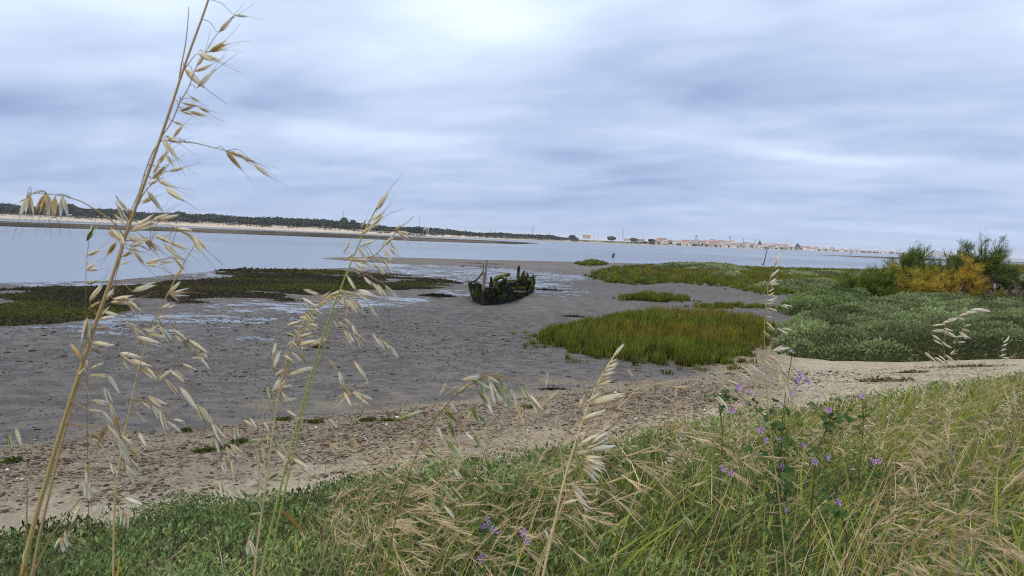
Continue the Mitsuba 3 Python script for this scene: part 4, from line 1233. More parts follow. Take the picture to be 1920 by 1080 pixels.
cordgrass('cordgrass', 'low thin cordgrass line in front of the purslane, behind the large patch', [[10.41,47.29],[12.82,49.94],[15.58,51.08],[17.03,51.18],[16.44,49.38],[13.95,47.87],[10.98,46.5]], 7000, .42, 63, edge=.8)
cordgrass('cordgrass', 'small green islet of marsh grass at the far edge of the mud', [[10.17,126.15],[12.74,139.13],[15.54,142.91],[16.41,135.31],[14.6,123.04],[11.58,117.31],[10.19,120.15]], 5000, .8, 65, gold=.9, edge=1.2)
FAR_MARSH = [[7.99,84.59],[7.94,76.59],[9.18,70.47],[11.17,69.51],[13.34,72.19],[15.93,76.58],[16.82,74.63],[18.27,73.17],[20.36,73.78],[19.99,65.76],[21.04,62.77],[24.62,65.99],[27.87,67.24],[37.07,79.01],[65.67,128.96],[96.47,189.73],[73.78,162.69],[54.15,151.66],[32.91,141.25],[24.84,134.47],[19.85,126.27],[14.37,113.69],[10.88,99.48]]
cordgrass('cordgrass', 'wide dark olive marsh spreading along the water behind the mud inlet', FAR_MARSH, 90000, .60, 67, .020, .62)
cordgrass('cordgrass', 'distant olive marsh at the end of the shore past the tall tamarisk', [[80.32,157.86],[103.65,179.47],[127.0,184.64],[239.4,335.03],[347.41,516.32],[260.85,422.18],[160.46,284.98],[107.26,211.03]], 26000, .8, 69, .022, .4)


def plants_at(rng, lo, hi, step):
    """Jittered centres of single plants, their heights and tones; returns a function giving (dome, tone) at points."""
    from scipy.spatial import cKDTree
    X, Y = np.meshgrid(np.arange(lo[0] - step, hi[0] + step, step), np.arange(lo[1] - step, hi[1] + step, step), indexing='ij')
    c = np.c_[X.ravel(), Y.ravel()] + rng.uniform(-.48, .48, (X.size, 2)) * step
    tree, hgt, tone = cKDTree(c), rng.uniform(.45, 1.25, len(c)), rng.uniform(.55, 1.45, len(c))

    def at(p):
        d, i = tree.query(p)
        return (.25 + .75 * np.sqrt(np.clip(1 - (d / (.78 * step)) ** 2, 0, 1))) * hgt[i], tone[i]
    return at


def mound_cover(key, label, poly, n, hmax, seed, leaf, colour, edge=.38, lumps=.34, bare=0.0, body=True, steps=.22):
    """A springy low shrub carpet: a lumpy body clothed with many small upright leaves."""
    rng = np.random.default_rng(seed)
    from shapely import Polygon
    poly = np.asarray(poly)
    wide = np.array(Polygon(poly).buffer(1.2).simplify(.15).exterior.coords)[:-1]
    bush = plants_at(np.random.default_rng(seed + 900), wide.min(0), wide.max(0), 1.5 if hmax > .7 else 2.2)

    def top(p, sd):
        lum = .40 * n2(p[:, 0], p[:, 1], lumps, seed, 3) + .46 * bush(p)[0]
        return hmax * (1 - np.exp(-np.maximum(sd, 0) / edge)) * (.15 + 1.55 * lum)

    def wob(p):
        return sdist(p, poly) + 2.2 * (n2(p[:, 0], p[:, 1], .5, seed + 2, 4) - .66)

    k = key
    if body:
        lo, hi = wide.min(0) - .3, wide.max(0) + .3
        nx, ny = min(160, int((hi[0] - lo[0]) / steps) + 2), min(160, int((hi[1] - lo[1]) / steps) + 2)
        X, Y = np.meshgrid(np.linspace(lo[0], hi[0], nx), np.linspace(lo[1], hi[1], ny), indexing='ij')
        p = np.stack([X.ravel(), Y.ravel()], -1)
        sd = wob(p)
        z = ground_z(p[:, 0], p[:, 1]) + np.where(sd > 0, top(p, sd) * .82, -.15)
        i, j = np.meshgrid(np.arange(nx - 1), np.arange(ny - 1), indexing='ij')
        b = i * ny + j
        f = np.stack([b, b + ny, b + ny + 1, b + 1], -1).reshape(-1, 4)
        f = f[(sd[f] > -.3).any(1)]
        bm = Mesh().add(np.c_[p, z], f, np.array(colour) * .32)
    p = area_scatter(rng, wide, n, 1.2)
    sd = wob(p)
    ok = sd > .02
    cre = n2(p[:, 0], p[:, 1], 1.15, seed + 4, 2)
    ok &= rng.random(len(p)) < np.clip((cre - .26) * 4.5, .12, 1)
    if bare:
        ok &= (n2(p[:, 0], p[:, 1], .6, seed + 7, 3) > bare) | (sd < .6)
    p, sd = p[ok], sd[ok]
    d = np.linalg.norm(p, axis=1)
    h = top(p, sd)
    gz = ground_z(p[:, 0], p[:, 1])
    face = np.exp(-sd / (edge * .8))                       # leaves all down the steep edge
    zz = gz + h * np.where(rng.random(len(p)) < face, rng.random(len(p)), rng.uniform(.78, 1.06, len(p)))
    e_ = .25
    gx = (top(p + [e_, 0], wob(p + [e_, 0])) - h) / e_
    gy = (top(p + [0, e_], wob(p + [0, e_])) - h) / e_
    nrm = unit(np.c_[-gx, -gy, np.ones(len(p))])
    dr_ = unit(nrm + .75 * rng.normal(size=(len(p), 3)) + [0, 0, .25])
    v_ = n2(p[:, 0], p[:, 1], .35, seed + 3, 3)[:, None]
    v2_ = n2(p[:, 0], p[:, 1], 1.1, seed + 8, 3)[:, None]
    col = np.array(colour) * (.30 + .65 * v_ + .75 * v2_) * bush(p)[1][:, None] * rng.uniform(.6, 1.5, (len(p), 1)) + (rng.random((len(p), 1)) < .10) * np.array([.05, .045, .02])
    s_ = leaf * (d / 20) ** .55 * rng.uniform(.7, 1.35, len(p))
    out = Mesh().add(*leaves(rng, np.c_[p, zz], dr_, s_, s_ * rng.uniform(.38, .55, len(p)), col, .2))
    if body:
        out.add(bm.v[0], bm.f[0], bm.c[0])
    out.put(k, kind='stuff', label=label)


PURS = (.180, .225, .100)
mound_cover('sea_purslane', 'thick grey green sea purslane mound with a dark front edge below the tamarisks', [[10.08,30.52],[9.53,28.58],[9.5,26.99],[9.9,26.15],[10.86,25.84],[11.86,25.66],[13.19,25.47],[14.57,25.4],[15.94,25.33],[17.56,25.13],[25.35,35.4],[39.74,55.76],[37.03,55.76],[35.62,58.54],[34.87,63.07],[30.06,59.55],[24.23,53.04],[18.95,45.54],[14.44,39.18],[12.05,35.14]], 150000, .85, 71, .095, PURS)
mound_cover('sea_purslane', 'brighter green purslane mound behind the sandy slot, left of the tamarisks', [[16.15,47.32],[15.52,43.83],[15.61,41.6],[17.42,42.88],[20.32,46.49],[24.41,51.83],[28.71,61.06],[29.02,65.64],[26.71,65.52],[22.3,59.72],[18.43,53.01]], 42000, .8, 73, .11, (.150, .205, .075))
mound_cover('sea_purslane', 'low purslane cushion on the sand between cordgrass and purslane mound', [[20.23,48.64],[21.8,47.63],[17.51,42.01],[15.14,40.3],[15.13,41.87]], 9000, .4, 75, .085, PURS)
mound_cover('sea_purslane', 'pale green purslane ridge along the water side of the far marsh', [[25.13,131.12],[31.59,139.74],[37.92,141.78],[40.92,135.47],[37.97,122.29],[32.23,111.67],[27.84,112.61],[24.36,114.56],[20.34,114.21],[21.13,121.05]], 22000, .55, 77, .14, (.215, .250, .115), edge=1.2)
mound_cover('sea_purslane', 'short pale green purslane strip inside the far marsh', [[24.88,99.15],[29.33,106.68],[31.32,104.71],[29.43,97.67],[26.54,94.07],[24.06,93.28]], 9000, .55, 79, .12, (.215, .250, .115), edge=.9)
mound_cover('sea_purslane', 'pale green purslane bank along the near edge of the far marsh', [[22.34,72.76],[26.67,80.6],[32.1,86.26],[35.45,85.71],[36.03,81.63],[31.9,72.19],[27.99,69.87],[24.01,68.17],[21.39,66.6]], 26000, .65, 81, .11, (.215, .250, .115), edge=.9)
mound_cover('sea_purslane', 'long thin pale purslane streak in the far marsh towards the tamarisks', [[39.18,116.31],[47.75,124.02],[53.76,124.05],[58.36,122.91],[51.63,108.68],[44.99,108.95],[38.65,108.03]], 18000, .55, 83, .13, (.215, .250, .115), edge=1.1)


# ---------------------------------------------------------------- tamarisks and dead brush
def shrub(name, label, cat, base, height, spread, n_stems, seed, leafcol, n_spray, spray_len, bark=(.06, .045, .035), upright=.6, feather=9, group=None, wmul=1.0, crown=True, crown_lo=.08):
    rng = np.random.default_rng(seed)
    x, y = base
    z = float(ground_z(np.array([x]), np.array([y]))[0])
    k = new(name, label, cat, group)
    wood, ends = Mesh(), []
    for q in range(n_stems):
        a = rng.uniform(0, 6.28)
        lean = rng.uniform(.1, 1.0) * spread
        tip = np.array([x + math.cos(a) * lean, y + math.sin(a) * lean * .8, z + height * rng.uniform(.55, 1.0) * (1 - .35 * (lean / max(spread, .1)) ** 2)])
        root = np.array([x + math.cos(a) * lean * .18, y + math.sin(a) * lean * .18, z - .1])
        mid = root + (tip - root) * .45 + rng.normal(0, .10 * height, 3) * [1, 1, .3]
        P = smooth_path([root, mid, tip], 12)
        r = .018 * height * rng.uniform(.7, 1.2)
        wood.add(*tube(P, np.linspace(r, r * .18, 12), 5), np.array(bark) * rng.uniform(.7, 1.4))
        for b_ in range(rng.integers(5, 9)):
            t = rng.uniform(.25, .98)
            i = int(t * 11)
            o = P[i]
            d = unit(np.r_[rng.normal(size=2) + .8 * np.array([math.cos(a), math.sin(a)]), rng.uniform(.1, 1.2)])
            L = height * rng.uniform(.12, .30) * (1.15 - .5 * t)
            Q = smooth_path([o, o + d * L * .5 + [0, 0, .04 * L], o + d * L + [0, 0, .10 * L * upright]], 7)
            wood.add(*tube(Q, np.linspace(r * .42, r * .10, 7), 4), np.array(bark) * rng.uniform(.8, 1.5))
            ends += [(Q[j], d) for j in (2, 3, 4, 5, 6)]
        ends += [(P[j], unit(P[j] - P[j - 1])) for j in (6, 8, 9, 10, 11)]
    wood.put(k + '__trunk', 'matte')
    if not crown:
        return k
    E = np.array([e[0] for e in ends])
    D = np.array([e[1] for e in ends])
    ok = E[:, 2] > z + crown_lo * height
    E, D = E[ok], D[ok]
    n_spray = int(n_spray * 2.3)
    i = rng.integers(0, len(E), n_spray)
    o = E[i] + rng.normal(0, .022 * height, (n_spray, 3))
    d = unit(D[i] + .5 * rng.normal(size=(n_spray, 3)) + [0.05, 0, upright])
    L = spray_len * rng.uniform(.5, 1.3, n_spray)
    clump = meshkit.fbm(o * 1.3, 2, seed)[:, None]
    col = np.array(leafcol)[rng.integers(0, len(leafcol), n_spray)] * rng.uniform(.6, 1.45, (n_spray, 1)) * (.55 + .95 * clump)
    m = Mesh()
    m.add(*blades(rng, o, L, .02 * wmul, d, np.c_[rng.normal(0, .04, (n_spray, 2)), np.full(n_spray, -.05)] * spray_len * 4, 2, col))
    # feathery side twigs
    r_ = np.repeat(np.arange(n_spray), feather)
    t = rng.random(len(r_))
    o2 = o[r_] + d[r_] * (L[r_] * t)[:, None]
    d2 = unit(d[r_] + .9 * rng.normal(size=(len(r_), 3)))
    m.add(*blades(rng, o2, L[r_] * rng.uniform(.2, .5, len(r_)), .030 * wmul, d2, np.array([0, 0, -.02]), 1, col[r_] * rng.uniform(.7, 1.35, (len(r_), 1))))
    m.put(k + '__crown')
    return k


GREEN = [(.120, .185, .030), (.165, .220, .038), (.090, .140, .030)]
OLIVE = [(.125, .150, .026), (.165, .168, .030)]
GOLD = [(.46, .320, .045), (.54, .380, .060), (.36, .300, .045), (.26, .255, .042)]
RUST = [(.25, .150, .050), (.18, .12, .045)]
B1 = [[26.63,59.26],[28.08,59.02],[30.97,61.55],[34.12,64.3],[37.1,66.47],[40.15,68.71],[35.31,69.11],[44.88,74.57],[39.43,72.12],[46.45,74.1],[42.99,66.2],[41.53,72.65],[42.72,69.51],[38.82,73.82],[48.34,72.55],[30.65,65.25],[36.67,58.14],[38.59,59.05],[53.41,83.25],[55.38,83.62],[53.22,77.9],[39.43,65.45]]
shrub('tamarisk', 'low feathery green tamarisk at the water end of the thicket', 'shrub', B1[0], 2.4, 1.8, 12, 101, GREEN, 1100, .42)
shrub('tamarisk', 'dense green tamarisk bush second along the thicket, brown under its skirt', 'shrub', B1[1], 2.8, 1.9, 13, 102, GREEN + OLIVE[:1], 1300, .42)
shrub('tamarisk', 'olive gold tamarisk bush left of the brightest yellow one', 'shrub', B1[2], 3.1, 1.8, 13, 103, OLIVE[1:] + GOLD[1:], 1200, .42)
shrub('tamarisk', 'bright yellow orange tamarisk bush in the middle of the thicket front', 'shrub', B1[3], 3.2, 1.9, 13, 104, GOLD, 1200, .42)
shrub('tamarisk', 'patchy orange tamarisk bush with bare twigs between the two brightest ones', 'shrub', B1[4], 2.6, 1.7, 12, 105, RUST[:1] + GOLD[:3], 900, .40)
shrub('tamarisk', 'golden tamarisk spire just below the tall green tree', 'shrub', B1[5], 3.9, 1.4, 11, 106, GOLD[:2], 900, .42)
shrub('tamarisk', 'green tamarisk with loose pointed shoots behind the yellow bushes', 'shrub', B1[6], 5.0, 1.8, 12, 107, GREEN, 1250, .5, upright=.9)
shrub('tamarisk', 'sparse tamarisk with thin upright tips behind the yellow bushes, right of the loose pointed one', 'shrub', B1[13], 4.7, 1.8, 12, 108, GREEN + OLIVE[:1], 1000, .5, upright=1.0)
shrub('tamarisk', 'dark green tamarisk low behind the thicket, filling under the tall tree', 'shrub', B1[8], 3.6, 2.0, 12, 109, GREEN, 1300, .5)
shrub('tamarisk_tree', 'tall green tamarisk tree with an airy uneven crown rising above the horizon', 'tree', B1[7], 6.6, 2.1, 15, 110, GREEN + OLIVE[:1], 2700, .46, upright=.45, crown_lo=.12)
shrub('tamarisk_tree', 'smaller spiry green tamarisk leaning against the left of the tall tree', 'tree', B1[11], 5.0, 1.5, 10, 111, GREEN, 1000, .42, upright=.9)
shrub('tamarisk', 'dark green tamarisk shoulder to the right of the tall tree', 'shrub', B1[9], 4.1, 1.9, 11, 112, GREEN, 1200, .5)
shrub('tamarisk', 'brown withered tamarisk right of the golden spire', 'shrub', B1[12], 1.9, 1.4, 13, 113, RUST + [(.10, .075, .045)], 520, .36, bark=(.10, .075, .06))
shrub('tamarisk', 'short olive bush under the withered brown tamarisk', 'shrub', B1[21], 1.0, .8, 10, 121, OLIVE + GOLD[3:], 420, .3)
shrub('tamarisk', 'small dull olive bush in front of the dead branches', 'shrub', B1[16], 1.3, 1.0, 10, 114, OLIVE, 520, .34)
shrub('dead_brush', 'tangle of dead grey arching branches beside the withered tamarisk', 'brush', B1[10], 2.0, 3.2, 30, 115, RUST, 10, .3, bark=(.17, .14, .115), crown=False)
shrub('dead_brush', 'dark dead brush heap in front of the grey arching branches', 'brush', B1[17], 1.3, 1.7, 22, 116, [(.085, .06, .04), (.06, .05, .03)], 420, .34, bark=(.075, .055, .045))
shrub('dead_brush', 'brown dead brush behind the grey arching branches at the edge of the view', 'brush', B1[14], 2.3, 2.0, 22, 117, [(.10, .07, .04), (.07, .06, .03)], 600, .36, bark=(.09, .07, .06))
shrub('tamarisk', 'low olive tamarisk between dead brush and far marsh', 'shrub', B1[19], 1.8, 1.8, 12, 118, OLIVE + GREEN, 800, .4)
shrub('tamarisk', 'little green tamarisk at the far left behind the low feathery one', 'shrub', B1[15], 2.4, 1.4, 12, 119, OLIVE + GREEN, 900, .42)


# ---------------------------------------------------------------- plants on the bank
def bank_edge(rng, n, u0, u1, v0, v1):
    u, v = rng.uniform(u0, u1, n), rng.uniform(v0, v1, n)
    return np.c_[-.578 * u + .816 * v, .816 * u + .578 * v], u, v


rng = np.random.default_rng(77)


def bank_limit(p):
    return 7.25 + 1.3 * (n2(p[:, 0], p[:, 1], .28, 91, 3) - .5)


# sea purslane clothing the lower bank
p, u, v = bank_edge(rng, 520000, 1.2, 8.2, -8, 24)
d = np.linalg.norm(p, axis=1)
ok = (rng.random(len(p)) < np.clip((5.2 / d) ** 1.5, 0, 1)) & (u < bank_limit(p)) & (d > 2.6) & (rng.random(len(p)) < 1 - np.clip((v - 2.0 - .45 * u) / 2.0, 0, 1) * (u < 6.2))
p, u, d = p[ok], u[ok], d[ok]
lim = bank_limit(p)
hum = n2(p[:, 0], p[:, 1], 1.1, 92, 3)
tuft_ = plants_at(np.random.default_rng(4), p.min(0), p.max(0), .38)(p)
top = (.03 + .22 * hum + .20 * tuft_[0]) * np.clip((lim - u) / .30, .15, 1)
z = ground_z(p[:, 0], p[:, 1], True)
zz = z + top * rng.uniform(.35, 1.05, len(p)) ** .7
dr_ = unit(np.c_[rng.normal(0, .55, (len(p), 2)), rng.uniform(.25, 1.2, len(p))])
vv = n2(p[:, 0], p[:, 1], .7, 93, 3)[:, None]
red = (rng.random((len(p), 1)) < .05)
col = (np.array([.165, .225, .085]) * tuft_[1][:, None] * (.35 + 1.2 * vv) * rng.uniform(.45, 1.6, (len(p), 1))) * (1 - red) + red * np.array([.14, .085, .05])
s_ = .032 * rng.uniform(.7, 1.4, len(p)) * (d / 6) ** .35
m = Mesh().add(*leaves(rng, np.c_[p, zz], dr_, s_ * 1.15, s_ * .46, col, .25))
k_ = rng.random(len(p)) < .16
m.add(*blades(rng, np.c_[p, z][k_], top[k_], .004, np.c_[rng.normal(0, .2, (k_.sum(), 2)), np.ones(k_.sum())], np.zeros(3), 1, np.array([.06, .05, .03]) * rng.uniform(.7, 1.4, (k_.sum(), 1))))
m.put('bank_purslane', kind='stuff', label='low fleshy green purslane cover along the foot of the bank')


def grass_mask(p):
    """Grass thickens up the bank, away from the purslane at its foot."""
    x, y = p[:, 0], p[:, 1]
    side = ((x + .75) * .927 - (y - 4.2) * .375)
    return np.clip(.5 + side / 2.0 + 1.0 * (n2(x, y, .6, 94, 3) - .5), 0.04, 1) * np.clip((bank_limit(p) + .2 - bank_u(x, y)) / .7, 0, 1)


STRAW = np.array([.68, .56, .33])


def sward(key, label, n, u0, u1, L0, L1, W, colf, tipf, dens, segs=3, lean=(.16, 0), bend=.22, thin=1.3):
    p, u, v = bank_edge(rng, n, u0, u1, -5, 26)
    d = np.linalg.norm(p, axis=1)
    ok = (rng.random(n) < np.clip((3.2 / d) ** thin, 0, 1)) & (rng.random(n) < dens(p)) & (d > 1.1) & (p[:, 1] > -1.5)
    p, d = p[ok], d[ok]
    z = ground_z(p[:, 0], p[:, 1], True)
    N = len(p)
    tuf = n2(p[:, 0], p[:, 1], 1.6, 95, 3)
    L = rng.uniform(L0, L1, N) * (.55 + .9 * tuf) * np.clip((d + .4) / 3.2, .35, 1)
    lx = lean[0] + 1.5 * (n2(p[:, 0], p[:, 1], 1.1, 96, 3) - .5)
    ly = lean[1] + 1.5 * (n2(p[:, 0], p[:, 1], 1.1, 97, 3) - .5)
    dr_ = np.c_[rng.normal(lx, .30), rng.normal(ly, .30), np.ones(N)]
    bd = np.c_[lx * bend + rng.normal(.5 * bend, 1.3 * bend, N), ly * bend + rng.normal(0, 1.3 * bend, N), -rng.gamma(1.2, .6 * bend, N)]
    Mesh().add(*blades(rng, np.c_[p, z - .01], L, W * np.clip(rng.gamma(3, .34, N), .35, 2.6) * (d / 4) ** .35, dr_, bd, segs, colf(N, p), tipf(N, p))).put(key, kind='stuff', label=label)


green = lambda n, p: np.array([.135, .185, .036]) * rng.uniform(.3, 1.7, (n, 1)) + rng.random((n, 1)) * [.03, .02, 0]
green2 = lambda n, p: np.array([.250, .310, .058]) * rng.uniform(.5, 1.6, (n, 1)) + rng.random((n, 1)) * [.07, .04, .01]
straw = lambda n, p: STRAW * rng.uniform(.55, 1.35, (n, 1))
straw2 = lambda n, p: STRAW * [1.1, 1.1, 1.15] * rng.uniform(.7, 1.35, (n, 1))
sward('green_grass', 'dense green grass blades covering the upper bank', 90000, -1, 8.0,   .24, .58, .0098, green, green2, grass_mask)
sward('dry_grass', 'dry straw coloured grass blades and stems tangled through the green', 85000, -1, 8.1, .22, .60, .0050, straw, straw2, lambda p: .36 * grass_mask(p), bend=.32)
sward('grass_litter', 'old brown grass thatch lying at the base of the bank grass', 30000, -1, 8.0, .12, .34, .006, lambda n, p: np.array([.16, .12, .06]) * rng.uniform(.4, 1.3, (n, 1)), lambda n, p: np.array([.2, .15, .08]) * rng.uniform(.4, 1.3, (n, 1)), lambda p: grass_mask(p), 2, (.5, .2), .5)
sward('grass_stems', 'thin upright green and tan grass stems scattered through the purslane', 12000, 2.6, 7.9, .25, .55, .0035, lambda n, p: np.where(rng.random((n, 1)) < .5, straw(n, p), green(n, p)), lambda n, p: straw2(n, p), lambda p: .10 + .25 * grass_mask(p), 3, (.1, 0), .16, .8)
# ---------------------------------------------------------------- wild oats
def glume(L, W, side, open_, depth, rows=6, cols=5):
    """One boat shaped husk, its keel outwards."""
    t = np.linspace(0, 1, rows)
    w = W * np.sin(np.pi * np.clip(t, 0, 1) ** .75) ** .8 * (1 - .25 * t)
    w[0], w[-1] = W * .12, W * .02
    V = []
    for a in range(rows):
        for q in np.linspace(-1.25, 1.25, cols):
            V.append([w[a] * math.sin(q), side * (depth * w[a] * math.cos(q) + open_ * t[a] ** 1.2), t[a] * L])
    f = [[a * cols + b_, a * cols + b_ + 1, (a + 1) * cols + b_ + 1, (a + 1) * cols + b_] for a in range(rows - 1) for b_ in range(cols - 1)]
    return np.array(V), np.array(f)


OATC = {'straw': ((.84, .75, .48), (.93, .89, .72)), 'pale': ((.90, .85, .64), (.95, .93, .85)), 'gold': ((.62, .44, .15), (.78, .63, .34)), 'brown': ((.42, .26, .12), (.60, .44, .25)), 'green': ((.42, .50, .12), (.74, .76, .54))}


def spikelet_mesh(col, awns, open_, seed):
    """A wild oat spikelet one metre long (without its awns), pointing along z."""
    rg = np.random.default_rng(seed)
    lo, hi = map(np.array, OATC[col])
    m = Mesh()
    for s in (1, -1):
        V, F_ = glume(1.0, .108, s, open_ * (1 if s > 0 else .8), .75)
        t = np.clip(V[:, 2:], 0, 1)
        str_ = 1 + .18 * np.sin(V[:, :1] * 160)
        m.add(V, F_, (lo + (hi - lo) * t ** .8) * str_)
    V, F_ = tube(smooth_path([[0, 0, .04], [0, .02, .3], [0, .01, .62], [0, 0, .8]], 8), [.03, .06, .075, .07, .06, .045, .03, .01], 6)
    dk = np.array([.66, .54, .34]) if col != 'green' else np.array([.26, .30, .08])
    m.add(V, F_, dk)
    for q in range(awns):
        a = rg.uniform(-.30, .30, 2)
        P = smooth_path([[0, .02, .45], [a[0] * .35, a[1] * .35 + .04, 1.0], [a[0] * 1.4 + .05, a[1] * 1.5, 1.75 + .3 * rg.random()]], 8)
        V, F_ = tube(P, np.linspace(.013, .005, 8), 3)
        m.add(V, F_, (.20, .13, .075) if q == 0 else (.42, .33, .2))
    return m


SPK = {}
for c_ in OATC:
    for q, (aw, op) in enumerate(((2, .13), (1, .05), (2, .24))):
        M_, C_ = spikelet_mesh(c_, aw, op, 5 + q).get()
        SPK[c_, q] = ply(M_, 'husk', smooth=True, color=C_)


def frame_to(b_, t, rg, scale=None):
    z = np.asarray(t, float) - b_
    L = np.linalg.norm(z) * rg.uniform(.95, 1.25) if scale is None else scale
    z = unit(z)
    a = unit(np.cross(z, unit(rg.normal(size=3))))
    M = np.eye(4)
    M[:3, 0], M[:3, 1], M[:3, 2], M[:3, 3] = a * L, np.cross(z, a) * L, z * L, b_
    return T(M.tolist())


def oat(name, label, culms, branches, spk, cols, seed, radius=.0022, culm_col=((.26, .21, .05), (.34, .24, .12)), group=None, cat='wild oat', ground=True, leaves_=()):
    """A wild oat: culms (first ends below the frame and is carried down to the ground), fine branches, spikelets given as foot and tip."""
    rg = np.random.default_rng(seed)
    k = new(name, label, cat, group)
    all_pts = []
    for q, c_ in enumerate(culms):
        P = np.array(c_, float)
        if ground and q < len(culms):
            g_ = P[0] + (P[0] - P[min(2, len(P) - 1)]) * .15
            zg = float(ground_z(g_[:1], g_[1:2])[0])
            if P[0][2] - zg > .02:
                P = np.vstack([[P[0][0] + .25 * (g_[0] - P[0][0]) - .02, P[0][1] + .03, zg - .03], [(P[0][0] + g_[0]) / 2, P[0][1] + .015, (zg + P[0][2]) / 2], P])
        n_ = max(24, 3 * len(P))
        S = smooth_path(P, n_)
        t = np.linspace(0, 1, n_)
        r_ = radius[q] if isinstance(radius, (list, tuple)) else radius
        V, F_ = tube(S, r_ * (1.05 - .8 * t ** 1.3), 7)
        cc = np.array(culm_col[0]) + (np.array(culm_col[1]) - np.array(culm_col[0])) * np.repeat(t, 7)[:, None]
        cc = np.vstack([cc, culm_col[0], culm_col[1]]) * (.9 + .2 * rg.random((len(V), 1)))
        Mesh().add(V, F_, cc).put(k + '__stem', 'stalk' if group is None else 'matte')
        all_pts.append(S[int(n_ * .35):])
    m = Mesh()
    for b_ in branches:
        S = smooth_path(b_, max(10, 3 * len(b_)))
        V, F_ = tube(S, np.linspace(.00075, .00035, len(S)), 4)
        m.add(V, F_, (.22, .16, .10))
        all_pts.append(S)
    A = np.vstack(all_pts)
    for row in spk:
        f_, t = np.array(row[:3]), np.array(row[3:6])
        i = np.argmin(np.linalg.norm(A - f_, axis=1) + .6 * np.maximum(A[:, 2] - f_[2] - .01, 0) * 0)
        a = A[i]
        e = f_ - a
        if np.linalg.norm(e) > .0015:
            mid = a + e * .5 + np.array([0, 0, .16 * np.linalg.norm(e)]) + rg.normal(0, .03 * np.linalg.norm(e), 3)
            end = unit(t - f_)
            V, F_ = tube(smooth_path([a, mid, f_ - end * .004, f_ + end * .001], 8), np.linspace(.0004, .00028, 8), 3)
            m.add(V, F_, (.30, .23, .12))
    if m.n:
        m.put(k + '__branches', 'matte', kind='stuff')
    names, w = zip(*cols)
    w = np.array(w, float) / sum(w)
    for q, row in enumerate(spk):
        f_, t = np.array(row[:3]), np.array(row[3:6])
        c_, s_ = names[rg.choice(len(names), p=w)], int(rg.choice(3, p=[.4, .4, .2]))
        copy_of(f'{k}__spikelet' if q == 0 else f'{k}__spikelet_{q:03d}', f'oat_{c_}_{s_}', SPK[c_, s_], frame_to(f_, t, rg))
    for P, w_, c_ in leaves_:
        S = smooth_path(P, 14)
        t = np.linspace(0, 1, 14)
        tg = unit(np.gradient(S, axis=0))
        sd = unit(np.cross(tg, [0.2, 1, .3]))
        ww = w_ * np.sin(np.pi * np.clip(.12 + .88 * t, 0, 1)) ** .7
        up = np.cross(sd, tg)
        V = np.stack([S - sd * ww[:, None] / 2 + up * ww[:, None] * .22, S, S + sd * ww[:, None] / 2 + up * ww[:, None] * .22], 1).reshape(-1, 3)
        f = [[a * 3 + b_, a * 3 + b_ + 1, a * 3 + b_ + 4, a * 3 + b_ + 3] for a in range(13) for b_ in (0, 1)]
        Mesh().add(V, np.array(f), np.array(c_) * (.85 + .3 * rg.random((len(V), 1)))).put(k + '__leaf')
    return k


